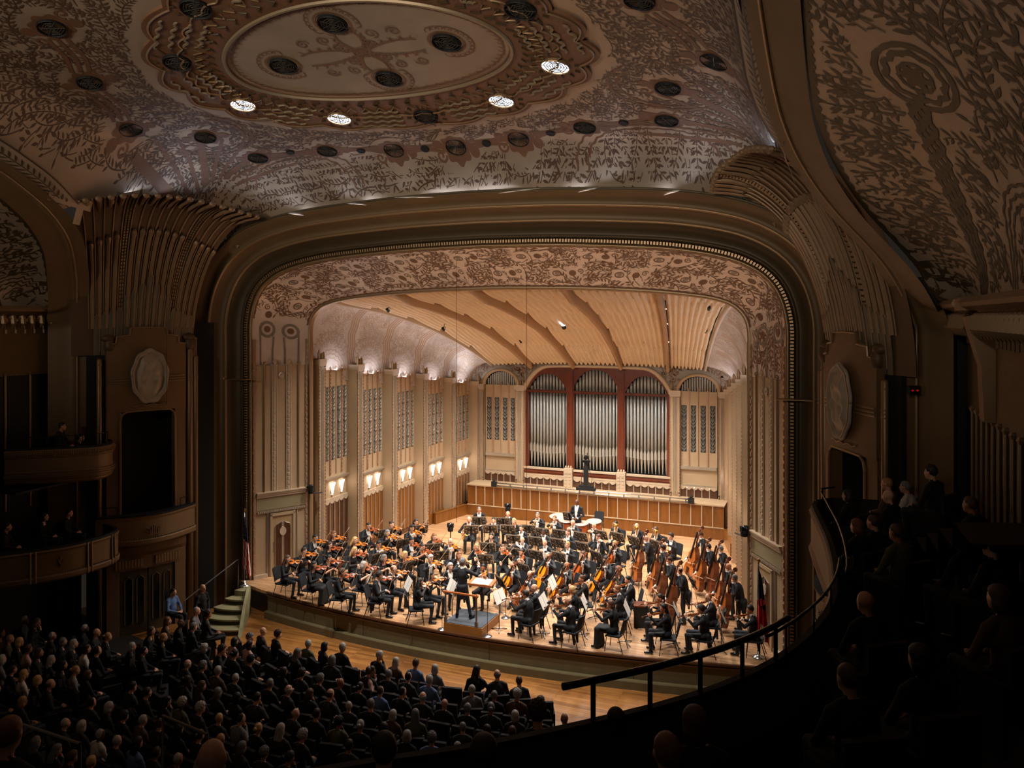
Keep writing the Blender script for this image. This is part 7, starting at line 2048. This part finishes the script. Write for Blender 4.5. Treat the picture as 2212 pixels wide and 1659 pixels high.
 (1425, 1291, VI, 'f', 'tail', 'dark', 0, 'viola player with tied hair beside the black box', {}),
 (1433, 1313, VB, 'f', 'long', 'black', 1, 'long black haired viola player at the right edge', dict(dyaw=10)),
 (1530, 1290, VI, 'm', 'receding', 'red', 0, 'red haired viola player in glasses on the right', dict(extra=('glasses',), tone='red')),
 (1514, 1316, VC, 'm', 'curly', 'dark', 0, 'curly dark haired viola player second from the right', {}),
 (1620, 1317, VI, 'm', 'thick', 'black', 1, 'dark haired viola player last at the far right', {}),
]
for (px, py, kd, sx_, hr, hc_, sk, ds, kw) in T:
    musician(px, py, kd, sx_, hr, hc_, sk, ds, **kw)
# conductor on the podium
pd = tag(bpy.data.objects.new('podium', None), 'square wooden conductor podium with grey carpet top and guard rail', 'podium'); COL.objects.link(pd)
pd.location = (.06, 21.62, 0); pd.rotation_euler = (0, 0, math.radians(-1))
b = MB(); b.box(-.62, .62, -.60, .60, 0, .245); obj('platform', b, 'podium_wood', pd)
b = MB(); b.box(-.60, .60, -.58, .58, .245, .262); obj('carpet', b, 'podium_mat', pd)
for s in (-1, 1):
    b = MB(); b.tube([(s*.50-.08, -.55, .25), (s*.50-.08, -.55, 1.12)], .028, 8); b.box(s*.50-.12, s*.50-.04, -.59, -.51, .26, .40); obj('rail_post', b, 'steel', pd)
b = MB(); b.box(-.66, .46, -.585, -.515, 1.12, 1.16); b.tube([(.42, -.55, 1.1), (.47, -.55, 1.16)], .045, 8); obj('guard_rail', b, 'cherry', pd)
musician(1000, 1215, 'conductor', 'm', 'curly', 'grey', 0, 'grey haired conductor in tails standing on the podium', z0=.262, aim=(-0.6, 30, 0))
ds_ = tag(bpy.data.objects.new('conductor_desk', None), 'cherry wood conductor desk in front of the podium', 'desk'); COL.objects.link(ds_)
p = pix(1041, 1258, 1.0); ds_.location = (p.x, p.y, 0); ds_.rotation_euler = (0, 0, .05)
TD = Matrix.Translation((0, 0, 1.0)) @ Matrix.Rotation(.10, 4, 'X')
b = MB(); b.box(-.40, .40, -.26, .26, -.02, .02, 0, TD); b.box(-.40, .40, -.27, -.25, -.02, .05, 0, TD); obj('desk_top', b, 'cherry', ds_)
b = MB(); b.tube([(0, 0, .02), (0, 0, 1.0)], .03, 8); obj('post', b, 'stand_black', ds_); b = MB(); b.box(-.2, .2, -.2, .2, 0, .03); obj('base', b, 'stand_black', ds_)
b = MB()
for s in (-1, 1): b.grid([[TD @ Vector((s*(.01+.27*i/5), y, .024+.016*math.sin(PI*i/5))) for y in (-.20, .20)] for i in range(6)])
so = obj('score', b, mat('score_paper', (250, 246, 238), .8)); so.location = ds_.location; so.rotation_euler = (0, 0, .05); tag(so, 'open white score lying on the cherry conductor desk', 'score')

# ---------------------------------------------------------------- music stands and their music
STANDS = [(681, 1216, 'tilted edge-on before the far left pair'), (735, 1184, 'before the left door-side violins'), (743, 1234, 'behind the curly brown haired violinist'), (817, 1206, 'left of the grey bobbed violinist'),
 (833, 1153, 'before the second bay violinists'), (909, 1144, 'in front of the rearmost left violinist'), (873, 1175, 'behind the bowed black haired violinist'), (934, 1185, 'on the open floor side of the violins'), (953, 1201, 'before the bald violinist in glasses'),
 (881, 1225, 'between the short blonde and balding violinists'), (799, 1248, 'left of the young curly violinist'), (882, 1263, 'edge-on near the empty front chair'), (976, 1268, 'edge-on beside the podium rail'), (1048, 1209, 'directly behind the conductor desk'),
 (1035, 1126, 'of the player in the rear left corner'), (1087, 1128, 'below the rear camera'), (1018, 1145, 'of the horn player on the left'), (1059, 1144, 'of the dark clarinet player'), (1097, 1144, 'of the long blonde wind player'), (1143, 1144, 'left of the dark skinned wind player'), (1172, 1151, 'behind the dark skinned wind player'),
 (1109, 1166, 'left of the bald flute player'), (1157, 1170, 'between flute and oboe players'), (1204, 1174, 'right of the oboe player'), (1208, 1154, 'under the auburn trumpet player'), (1054, 1183, 'of the low necked wind player'), (1110, 1195, 'left of the hand raising viola player'), (1158, 1200, 'left of the grey cellist'), (1207, 1204, 'right of the grey cellist'), (1131, 1230, 'between the front two cellists'),
 (1081, 1258, 'before the front desk cellist'), (1230, 1116, 'of the standing timpanist'), (1255, 1160, 'under the white haired bowed player'), (1298, 1156, 'of the bald elderly trumpeter'), (1335, 1161, 'of the bearded trombonist'), (1369, 1169, 'of the large bald trombonist'), (1258, 1182, 'left of the brown haired bassoonist'), (1288, 1202, 'below the brown haired bassoonist'), (1366, 1200, 'edge-on on the empty floor by the basses'), (1417, 1178, 'of the brown haired brass player'),
 (1079, 1290, 'with white music by the podium corner'), (1174, 1300, 'with white music at the second viola desk'), (1262, 1301, 'with white music at the third viola desk'), (1354, 1315, 'with white music right of the gowned player'), (1460, 1319, 'with white music before the curly viola player'), (1559, 1329, 'with white music at the last viola desk'), (1495, 1257, 'with curled white music among the basses'), (1193, 1260, 'edge-on between two cellists'), (1288, 1266, 'with white music before the sandy cello pair')]
EDGE = {0: 55, 2: 50, 9: 20, 10: 45, 11: 60, 12: 70, 38: -60, 47: -70}
for i, (px, py, ds) in enumerate(STANDS):
    P = pix(px, py, .98); d = P-POD; yaw = math.atan2(d.y, d.x)-PI/2
    if i >= 40 and i != 46: yaw = math.atan2(d.y, d.x)-PI/2+math.radians(8)
    if i in EDGE: yaw += math.radians(EDGE[i])*.5
    c = copy_tree(PROTO['stand']); c.location = (P.x, P.y, 0); c.rotation_euler = (0, 0, yaw); tag(c, 'black fretwork music stand %s' % ds, 'music stand', 'fretwork music stands')
    m = bpy.data.objects.new('sheet_music', PAPER); COL.objects.link(m); m.location = (P.x, P.y, 0); m.rotation_euler = (0, 0, yaw); tag(m, 'open sheet music on the stand %s' % ds, 'sheet music', 'sheet music on the stands')

# ---------------------------------------------------------------- kettledrums and their player
musician(1246, 1085, 'timpani', 'm', None, 'black', 3, 'standing timpanist in a dark suit with folded hands', aim=(-.4, 22, 0))
for i, (px, py, R_) in enumerate(((1207, 1113, .36), (1226, 1121, .34), (1256, 1128, .31), (1284, 1124, .31))):
    z = .82; P = pix(px, py, z)
    r = tag(bpy.data.objects.new('kettledrum', None), 'copper kettledrum with pale skin, %s from the left' % ORD[i], 'kettledrum', 'kettledrums at the back'); COL.objects.link(r); r.location = (P.x, P.y, 0)
    r.rotation_euler = (.10, 0, 0)
    b = MB(); b.lathe([(.08, .28), (R_*.6, .36), (R_*.9, .5), (R_, .72), (R_, .79)], 22); obj('kettle', b, 'copper', r, smooth=True)
    b = MB(); b.lathe([(R_*1.02, .785), (R_*1.02, .815), (R_*.98, .82), (.0, .822)], 26); obj('drum_skin', b, 'drum_skin', r)
    b = MB(); b.tube([(R_*1.03*math.cos(t), R_*1.03*math.sin(t), .80) for t in np.linspace(0, 2*PI, 27)], .014, 5, 0, False); obj('hoop', b, 'steel', r)
    for k in range(3):
        t = 2*PI*k/3+.4; b = MB(); b.tube([(R_*1.05*math.cos(t), R_*1.05*math.sin(t), .8), (R_*1.0*math.cos(t), R_*1.0*math.sin(t), .4), (R_*.8*math.cos(t), R_*.8*math.sin(t), .02)], .016, 6); obj('leg', b, 'steel', r)
c = copy_tree(PROTO['chair']); P = pix(1287, 1120, .75); c.location = (P.x, P.y+.25, 0); c.rotation_euler = (0, 0, PI); tag(c, 'empty dark blue chair behind the right kettledrum', 'chair', 'black orchestra chairs')
# props on the stage floor
def thing(name, b, m, loc, rz, label, cat, smooth=False, group=None):
    o = obj(name, b, m, smooth=smooth); o.location = loc; o.rotation_euler = (0, 0, rz); return tag(o, label, cat, group)
P = pix(1389, 1352, 0); b = MB(); b.box(-.27, .27, -.2, .2, .0, .62); bx_ = thing('equipment_box', b, 'black', P, .25, 'black equipment box with a brown top beside the bassists', 'box')
b = MB(); b.box(-.28, .28, -.21, .21, .62, .66); obj('lid', b, 'organ_wood', bx_)
def mic(px, py, h, label):
    P = pix(px, py, 0); r = tag(bpy.data.objects.new('microphone_stand', None), label, 'microphone stand', 'microphone stands'); COL.objects.link(r); r.location = P
    b = MB(); b.lathe([(.14, 0), (.13, .02), (.02, .035), (.0, .05)], 16); obj('base', b, 'steel', r, smooth=True)
    b = MB(); b.tube([(0, 0, .02), (0, 0, h)], .009, 6); obj('pole', b, 'black_gloss', r); b = MB(); b.tube([(0, -.05, h), (0, .07, h+.03)], .014, 7); obj('microphone', b, 'black', r)
mic(1092, 1335, 1.0, 'round based microphone stand right of the podium'); mic(955, 1360, .9, 'microphone stand at the left corner of the podium'); mic(1053, 1375, 1.05, 'microphone stand at the right corner of the podium'); mic(1380, 1330, 1.0, 'microphone stand beside the black box'); mic(1386, 1300, 1.2, 'thin microphone stand in front of the left bassist')
def video(px, py, z, h, label, rz=0):
    P = pix(px, py, z); r = tag(bpy.data.objects.new('robot_camera', None), label, 'camera', 'robot cameras'); COL.objects.link(r); r.location = (P.x, P.y, z); r.rotation_euler = (0, 0, rz)
    b = MB(); b.lathe([(.10, -.22), (.11, -.12), (.09, -.08), (.09, -.05)], 12); obj('base', b, 'black', r, smooth=True)
    b = MB(); b.box(-.12, -.09, -.05, .05, -.08, .08); b.box(.09, .12, -.05, .05, -.08, .08); obj('yoke', b, 'black', r)
    b = MB(); b.ell((0, 0, .02), (.085, .11, .085), 12, 8); b.tube([(0, -.08, .02), (0, -.15, .02)], .045, 10); obj('head', b, 'black_gloss', r, smooth=True)
    if h: b = MB(); b.tube([(0, 0, -.22), (0, 0, -z)], .018, 7); b.lathe([(.22, -z), (.2, -z+.02), (.02, -z+.03)], 14); obj('stand', b, 'black', r)
    return r
video(973, 1135, 1.30, True, 'black camera on a tall stand beside the bald violinist'); video(1097, 1092, 1.5, True, 'black camera on a stand against the rear screen')
for sx, nm in ((-1, 'left'), (1, 'right')):
    c = video(900, 900, 3.0, False, 'black robot camera fixed at the %s proscenium cornice' % nm, sx*.8); c.location = (sx*7.6, 24.28, 3.0)
    b = MB(); b.box(-.02, .02, .05, .4, -.24, -.20); obj('bracket', b, 'steel', c)
# camera tower with a horizontal track behind the screen
tk = tag(bpy.data.objects.new('camera_track', None), 'long metal camera track lying along the top of the wood screen', 'track'); COL.objects.link(tk); tk.location = (0, 33.75, 1.45)
for z in (0.02, .14):
    b = MB(); b.tube([(-4.35, 0, z), (4.45, 0, z)], .028, 7); obj('rail_tube', b, 'silver_metal', tk, smooth=True)
for i in range(14): b = MB(); b.box(-4.3+.66*i-.02, -4.3+.66*i+.02, -.03, .03, -.03, .12); obj('sleeper', b, 'steel', tk)
for x in (-4.42, 4.5): b = MB(); b.box(x-.12, x+.12, -.08, .08, -.03, .2); b.ell((x, 0, .24), (.07, .07, .08), 8, 5); obj('end_stop', b, 'black', tk)
ct = tag(bpy.data.objects.new('camera_tower', None), 'black remote camera tower riding the track in front of the organ', 'camera'); COL.objects.link(ct); ct.location = (-.05, 33.75, 1.62)
b = MB(); b.box(-.42, .42, -.14, .14, 0, .10); b.box(-.3, .3, -.1, .1, .1, .2); obj('trolley', b, 'black', ct)
b = MB(); b.box(-.09, .09, -.08, .08, .2, 1.05); b.box(-.06, .06, -.06, .06, 1.05, 1.25); obj('column', b, 'black', ct)
b = MB(); b.box(-.17, .17, -.10, .10, 1.2, 1.30); b.ell((0, -.02, 1.42), (.10, .14, .10), 10, 6); b.tube([(0, -.12, 1.42), (0, -.22, 1.42)], .05, 9); b.tube([(.05, 0, 1.5), (.05, 0, 1.62)], .015, 5); obj('camera_head', b, 'black_gloss', ct)
b = MB(); b.tube([(.1, 0, 1.0), (.28, 0, .5), (.2, 0, .15)], .012, 5); b.tube([(-.1, 0, 1.0), (-.2, 0, .5), (-.25, 0, .15)], .012, 5); obj('cable', b, 'black', ct)
# flags
def flag(px, py, label, kind, sx, lean):
    P = Vector((sx*8.62, 21.95, 0)) if sx < 0 else Vector((8.15, 22.55, 0))
    r = tag(bpy.data.objects.new('flag_stand', None), label, 'flag'); COL.objects.link(r); r.location = P
    b = MB(); b.lathe([(.17, 0), (.16, .03), (.10, .06), (.04, .10), (.03, .2)], 18); obj('base', b, 'silver_metal', r, smooth=True)
    b = MB(); b.tube([(0, 0, .05), (0, 0, 2.55)], .016, 8); obj('pole', b, 'steel' if sx < 0 else 'dark_red_wood', r, smooth=True)
    b = MB(); b.ell((0, 0, 2.62), (.05, .02, .05), 8, 6); b.tube([(0, 0, 2.55), (0, 0, 2.60)], .03, 8); obj('finial', b, 'gold', r, smooth=True)
    # draped cloth: folds round the pole, widening downwards
    b = MB(); rows = []; NZ, NX = 26, 30
    for j in range(NZ+1):
        f = j/NZ; z = 2.42-1.72*f; wd_ = .05+.30*f**.7
        row = []
        for i in range(NX+1):
            t = i/NX; fold = .055*math.sin(t*PI*5+f*1.5)*(.4+f)
            zz = z-.42*t*f*.6-.10*t
            row.append(Vector((wd_*(t-.15)*1.0, fold-.03, zz)))
        rows.append(row)
    b.grid(rows); mats = ['flag_red', 'flag_white', 'flag_blue']
    k = 0
    for j in range(NZ):
        for i in range(NX):
            t = (i+.5)/NX; f = (j+.5)/NZ
            if kind == 'us':
                m_ = 2 if (f < .42) else int((t*1.6+f*.35)*9) % 2
            else:
                m_ = 2 if f < .52 and t > .1 else (0 if f > .5 else 1)
                if f > .80 and .3 < t < .7: m_ = 1
            b.m[k] = m_; k += 1
    obj('cloth', b, mats, r, smooth=True)
    if kind == 'us':
        b = MB()
        for q in range(16):
            i, j = (q*7) % 24+3, 2+(q*5) % 8
            p_ = rows[j][i]; b.add([p_+Vector((.012*math.cos(a), -.008, .012*math.sin(a))) for a in np.linspace(0, 2*PI, 6)[:-1]], [(0, 1, 2, 3, 4)])
            b.add([p_+Vector((.012*math.cos(a), .008, .012*math.sin(a))) for a in np.linspace(0, 2*PI, 6)[:-1]], [(4, 3, 2, 1, 0)])
        obj('stars', b, 'flag_white', r)
    else:
        p_ = rows[12][15]; b = MB(); b.lathe([(.10, 0), (.10, .01)], 16, 0, Matrix.Translation(p_+Vector((0, -.05, 0))) @ Matrix.Rotation(PI/2, 4, 'X')); obj('disc', b, 'flag_red', r)
    return r
flag(523, 1280, 'drooping flag with stars and red and white stripes by the left steps', 'us', -1, 0)
f2 = flag(1690, 1400, 'drooping red and dark blue flag on a dark pole before the right door', 'oh', 1, 0)
# hanging cables, spotlights and small black fittings below the shell
for i, (x, y, z0_, z1_) in enumerate(((0.9, 24.0, 1.6, 14.0), (-1.2, 23.2, 2.6, 13.3), (-9.0, 18.9, 6.5, 14.3))):
    b = MB(); b.tube([(x, y, z0_), (x, y, z1_)], .006, 4); o = obj('hanging_cable', b, 'black'); tag(o, 'thin dark cable hanging from the ceiling, %s' % ('over the stage centre', 'left of the stage centre', 'before the left tower')[i], 'cable', 'hanging cables')
def fixture(px, py, Y, lab, lit=False):
    P0 = pix(px, py, 9.0 if abs(py-684) < 2 else 9.2-.001); 
    u = (px-1106)/FPX; v = (py-HORIZON)/FPX; d = Vector((u*math.cos(YAW)-math.sin(YAW), u*math.sin(YAW)+math.cos(YAW), -v)); P = CAM+d*(Y/d.y)
    r = tag(bpy.data.objects.new('stage_spotlight', None), lab, 'spotlight', 'small black stage spotlights'); COL.objects.link(r); r.location = P; r.rotation_euler = (-.5, 0, .2)
    k = 1.5 if lit else .8
    b = MB(); b.tube([(0, .08*k, .0), (0, -.10*k, 0), (0, -.14*k, 0)], [.06*k, .065*k, .08*k], 10); obj('can', b, 'black', r); b = MB(); b.tube([(0, -.141*k, 0), (0, -.146*k, 0)], .07*k, 10); obj('lens', b, 'lamp_white' if lit else 'black_gloss', r)
    b = MB(); b.tube([(-.08*k, 0, 0), (-.08*k, 0, .14*k), (.08*k, 0, .14*k), (.08*k, 0, 0)], .012, 5); b.tube([(0, 0, .14*k), (0, .02, .34*k)], .012, 5); obj('yoke', b, 'black', r)
for (px, py, Y, lab, lit) in ((1218, 705, 30.5, 'white lit spotlight hanging under the middle of the shell', True), (1125, 738, 32.4, 'small black spotlight in the second shell column', False), (1236, 731, 32.4, 'small black spotlight in the middle shell column', False), (1394, 740, 32.4, 'small black spotlight in the fourth shell column', False), (1524, 716, 31.0, 'black spotlight in the rightmost shell column', False), (1531, 667, 27.5, 'small black fitting near the front right of the shell', False), (838, 671, 26.6, 'small black fitting on the left shell edge, nearer', False), (958, 712, 28.6, 'small black fitting on the left shell edge, farther', False)):
    fixture(px, py, Y, lab, lit)
for v in list(PROTO.values()): wipe(v)
# ================================================================== the listeners
def listener_pose(k):
    J = sit_base((.0, .10, -.06)[k], .10); J['hrot'] = rotm((.1, -.2, .25)[k], (-.05, -.25, .05)[k], 0)
    J['wL'] = A3(-.10, .26, .66); J['wR'] = A3(.10, .25, .66); J['dL'] = A3(.6, .5, -.1); J['dR'] = A3(-.6, .5, -.1); J['nL'] = A3(0, 0, -1.); J['nR'] = A3(0, 0, -1.); J['curlL'] = J['curlR'] = .4
    if k == 1: J['wR'] = A3(.05, .17, 1.03); J['dR'] = A3(-.3, -.1, .9); J['nR'] = A3(-.3, -1., 0); J['curlR'] = 1.2
    for s, sg in (('L', -1), ('R', 1)):
        S, W = J['s'+s], J['w'+s]; m = (S+W)/2; L_ = np.linalg.norm(W-S); off = math.sqrt(max(.002, .285**2-(L_/2)**2)); J['e'+s] = m+A3(sg*.72, -.35, -.55)*off
    return J
LB = {}
for k in range(3):
    for sx_ in 'mf':
        J = listener_pose(k); LB[(k, sx_)] = (build_body(('aud', k), J, sx_ == 'f', None, 'long', False, False, .019), J)
b = MB()
b.box(-.25, .25, -.20, .24, .36, .45); b.prism([(-.26, -.30), (.26, -.30), (.25, -.22), (-.25, -.22)], .30, .92)
for s in (-1, 1): b.box(s*.275-.03, s*.275+.03, -.26, .20, 0, .62)
SEAT = b.mesh('theatre_seat', 'seat_cloth')
HC = ['black', 'dark', 'brown', 'grey', 'white', 'sandy', 'blonde', 'auburn']
HCN = dict(black='black haired', dark='dark haired', brown='brown haired', grey='grey haired', white='white haired', sandy='sandy haired', blonde='blonde', auburn='auburn haired')
ra = random.Random(99)
def listener(x, y, z, face, k, sx_, hair, hcol, cloth, label, grp, s=1.0, seat=None, look=0.0):
    me, J = LB[(k, sx_)]
    o = bpy.data.objects.new('person', me); COL.objects.link(o); o.location = (x, y, z); o.rotation_euler = (0, 0, face); o.scale = (s, s, s); tag(o, label, 'person', grp)
    o.material_slots[1].link = 'OBJECT'; o.material_slots[1].material = AUD[cloth]
    t = ra.random(); sk = 0 if t < .7 else (1 if t < .85 else (2 if t < .93 else 3))
    if sk: o.material_slots[0].link = 'OBJECT'; o.material_slots[0].material = SKINS[sk]
    if hair: add_hair(o, hair, hcol, J['head'], J['hrot'])
    if seat:
        q = bpy.data.objects.new('theatre_seat', SEAT); COL.objects.link(q); q.location = (x+.04*math.sin(face), y-.04*math.cos(face), z); q.rotation_euler = (0, 0, face); tag(q, seat, 'seat', 'dark theatre seats')
    return o
def proj(P):
    d = Vector(P)-CAM; zc = -d.x*math.sin(YAW)+d.y*math.cos(YAW); xc = d.x*math.cos(YAW)+d.y*math.sin(YAW)
    return 1106+FPX*xc/zc, HORIZON-FPX*d.z/zc, zc
# main floor: curved rows, gently rising towards the back
fl = sroot('floor_main', 'dark raked main floor under the audience seats', 'floor')
b = MB(); b.grid([[(x, 18.15+.010*x*x-d-(1.2 if False else 0), -.86+.035*d) for x in np.linspace(-14, 12, 30)] for d in (0, 6, 16)]); obj('rake', b, 'dark_wall', fl)
cnt = 0
for r in range(17):
    col = 0
    Rr = 0.86*r
    n = 44
    for c in range(n):
        x = -11.6+.56*c+(.28 if r % 2 else 0)
        y = 18.0+.012*x*x-Rr; z = -.86+.035*max(0, (18.15-y))
        if abs(x+6.2) < .5: continue                     # aisle
        if x < -8.0 and y > 17.0: continue
        if x < -9.2 and y > 16.6: continue
        px, py, zc = proj((x, y, z+1.25))
        col += 1
        if px < -15 or py > 1660 or px > 1560: continue
        # hidden by the balcony edge in front of the camera
        lim = np.interp(px, [0, 350, 800, 1190, 1500], [1660, 1660, 1650, 1580, 1520])
        if py > lim: continue
        if px > 1240 and r < 12: continue
        if r < 2 and px > 1190: continue
        face = math.atan2(22.3-y, 0-x*.55)-PI/2
        empty_ = ra.random() < (.16 if r > 1 else .22)
        sl = 'dark theatre seat in the %s row from the stage, %s from the left' % (ordn(r), ordn(c))
        if empty_ or cnt > 292:
            if r < 5 and cnt <= 292:
                q = bpy.data.objects.new('theatre_seat', SEAT); COL.objects.link(q); q.location = (x, y, z); q.rotation_euler = (0, 0, face); tag(q, 'empty '+sl, 'seat', 'dark theatre seats')
            continue
        cnt += 1
        sx_ = ra.choice('mf'); hcol = ra.choices(HC, [3, 3, 3, 5, 5, 2, 2, 1])[0]
        hair = ra.choice(['short', 'receding', 'fringe', 'thick', 'short']) if sx_ == 'm' else ra.choice(['bob', 'long', 'bun', 'bob', 'curly'])
        if sx_ == 'm' and ra.random() < .1: hair = None
        cl = ra.choices(range(9), [12, 8, 1.2, 1, .8, 2, .7, 1.2, .3])[0]
        lab = '%s listener in %s, %s row from the stage, %s seat from the left' % ('bald' if hair is None else HCN[hcol], AUDN[cl], ordn(r), ordn(c))
        listener(x, y, z, face+ra.uniform(-.25, .25), ra.choices((0, 2, 1), (8, 5, 1))[0], sx_, hair, hcol, cl, lab, 'main floor audience', ra.uniform(.94, 1.05), sl)
print('audience', cnt)
# the man in a pale pink shirt leaning at the front row, the two men by the left tower door
def by_pix(px, py, z, k, sx_, hair, hcol, cloth, label, grp, aim, s=1.0, seat=None):
    J = LB[(k, sx_)][1]; P = pix(px, py, z+J['head'][2]*s); f = math.atan2(aim[1]-P.y, aim[0]-P.x)-PI/2
    R = Matrix.Rotation(f, 3, 'Z') @ Vector((J['head'][0], J['head'][1], 0))*s
    return listener(P.x-R.x, P.y-R.y, z, f, k, sx_, hair, hcol, cloth, label, grp, s, seat)
by_pix(803, 1449, -.85, 1, 'm', 'short', 'dark', 8, 'dark haired man in a pale pink shirt leaning over at the front row', 'front row listeners', (2, 20))
by_pix(540, 1378, -.85, 1, 'm', 'curly', 'grey', 0, 'curly grey haired man stretching jeaned legs into the front aisle', 'front row listeners', (0, 20))
by_pix(375, 1279, -.85, 0, 'm', 'short', 'dark', 4, 'man in a blue shirt sitting against the left tower door', 'men by the left tower', (0, 20))
me = build_body('usher', pose('usher')[0], False, None, 'long', False, False, .016); J = pose('usher')[0]
P = pix(436, 1270, -.85+J['head'][2]); o = bpy.data.objects.new('person', me); COL.objects.link(o); o.location = (P.x, P.y, -.85); o.rotation_euler = (0, 0, math.atan2(20-P.y, 3-P.x)-PI/2); tag(o, 'bald usher in a dark polo shirt standing beside the stage steps', 'person', 'men by the left tower')
o.material_slots[1].link = 'OBJECT'; o.material_slots[1].material = AUD[0]
# tiers on the left wall: a few faint listeners
for i, (px, py, z, cl, lab) in enumerate(((17, 1138, 2.1, 0, 'red faced man with folded arms in the lower left balcony'), (97, 1116, 2.12, 0, 'pale faced listener in the middle of the lower left balcony'), (150, 1108, 2.04, 0, 'listener in profile with pale blue trousers in the lower left balcony'), (135, 921, 4.69, 0, 'dim listener in the upper left balcony, left one'), (175, 945, 4.26, 0, 'dim listener in the upper left balcony, right one'))):
    by_pix(px, py, z, 0, 'm' if i != 1 else 'f', 'short' if i != 1 else 'bob', 'dark', cl, lab, 'left balcony listeners', (0, 24), 1.0, 'dark seat in the left balcony, number %s from the left edge of the picture' % ORD[i])
b = MB(); b.box(-12.4, -10.3, 13.8, 17.6, 1.96, 2.04); o = struct('floor_balcony_left', b, 'dark_wall', 'dark floor of the lower left balcony', 'floor')
b = MB(); b.box(-12.4, -11.2, 15.6, 18.0, 4.2, 4.26); o = struct('floor_balcony_upper', b, 'dark_wall', 'dark floor of the upper left balcony', 'floor')
# right balcony: near, dark figures seen from behind
RB = [(1935, 1150, 11.0, 7, 'brown', 'short', 'm', 'broad man in a grey green shirt in the right balcony'), (1868, 1300, 8.6, 0, 'brown', None, 'm', 'bald man with earring light in the right balcony'), (2155, 1290, 7.2, 5, 'brown', 'bob', 'f', 'listener at the right picture edge with lit cheek'),
 (1918, 1072, 14.3, 0, 'brown', None, 'm', 'bald head catching reddish light in the far right balcony'), (2010, 1020, 13.4, 0, 'dark', 'thick', 'm', 'tall dark listener before the battened right wall'), (1830, 1070, 15.6, 0, 'dark', 'bob', 'f', 'dark listener at the rounded end of the right balcony'), (1885, 1128, 12.8, 0, 'brown', 'short', 'm', 'reddish faced listener behind the balcony rail'), (1915, 1045, 15.6, 5, 'sandy', 'short', 'm', 'sandy haired listener close to the tower columns'), (1955, 1052, 15.2, 3, 'grey', 'short', 'm', 'listener reading a pale programme by the columns'),
 (1850, 1136, 12.4, 0, 'auburn', 'bob', 'f', 'auburn haired listener near the balcony front'), (2095, 1090, 11.2, 0, 'brown', 'short', 'm', 'listener raising one hand in the right balcony'), (2075, 1165, 9.8, 0, 'brown', 'bob', 'f', 'listener with a lit forearm in the right balcony'), (2140, 1180, 9.2, 0, 'black', 'short', 'm', 'listener behind the lit forearm in the right balcony'), (1830, 1465, 6.5, 0, 'brown', 'short', 'm', 'listener with a reddish head above the near rail'), (1985, 1420, 6.6, 0, 'dark', 'bob', 'f', 'dark listener in the near right rows'),
 (1160, 1540, 8.2, 0, 'dark', 'curly', 'f', 'curly haired silhouette at the near balcony rail'), (1330, 1555, 7.6, 0, 'dark', 'bob', 'f', 'bobbed silhouette at the near balcony rail'), (1500, 1560, 5.6, 0, 'brown', 'bob', 'f', 'large dim head right of the near rail silhouettes'), (1440, 1625, 4.8, 0, 'auburn', 'short', 'm', 'large dim head at the bottom edge right of centre'),
 (1045, 1625, 5.0, 0, 'dark', 'bob', 'f', 'dark rounded head at the bottom edge, right of centre pair'), (830, 1620, 5.2, 0, 'dark', 'short', 'm', 'dark head at the bottom edge beside the centre'), (458, 1640, 4.6, 0, 'brown', None, 'm', 'large bald head at the bottom edge left of centre'), (20, 1585, 5.4, 0, 'auburn', 'short', 'm', 'large reddish head at the left bottom corner')]
for i, (px, py, zc, cl, hcol, hair, sx_, lab) in enumerate(RB):
    u = (px-1106)/FPX; v = (py-HORIZON)/FPX
    d = Vector((u*math.cos(YAW)-math.sin(YAW), u*math.sin(YAW)+math.cos(YAW), -v)); P = CAM+d*zc
    J = LB[(0, sx_)][1]; z = P.z-J['head'][2]
    f = math.atan2(23-P.y, 0-P.x)-PI/2
    R = Matrix.Rotation(f, 3, 'Z') @ Vector((J['head'][0], J['head'][1], 0))
    listener(P.x-R.x, P.y-R.y, z, f, 0, sx_, hair, hcol, cl, lab, 'balcony listeners', 1.0, 'dark seat under the %s' % lab)
for i, (pts, lab) in enumerate((([(40, 1562, 6.0), (172, 1606, 5.6)], 'thin steel aisle rail in the lower left corner'), ([(352, 1546, 7.4), (448, 1586, 6.8)], 'short steel aisle rail below the audience'))):
    q = []
    for (px, py, zc) in pts:
        u = (px-1106)/FPX; v = (py-HORIZON)/FPX; d = Vector((u*math.cos(YAW)-math.sin(YAW), u*math.sin(YAW)+math.cos(YAW), -v)); q.append(CAM+d*zc)
    b = MB(); b.tube([q[0]+Vector((0, 0, -.7)), q[0], q[1], q[1]+Vector((0, 0, -.7))], .014, 6); tag(obj('aisle_rail', b, 'steel'), lab, 'rail', 'aisle rails')
print('objects', len(bpy.data.objects))
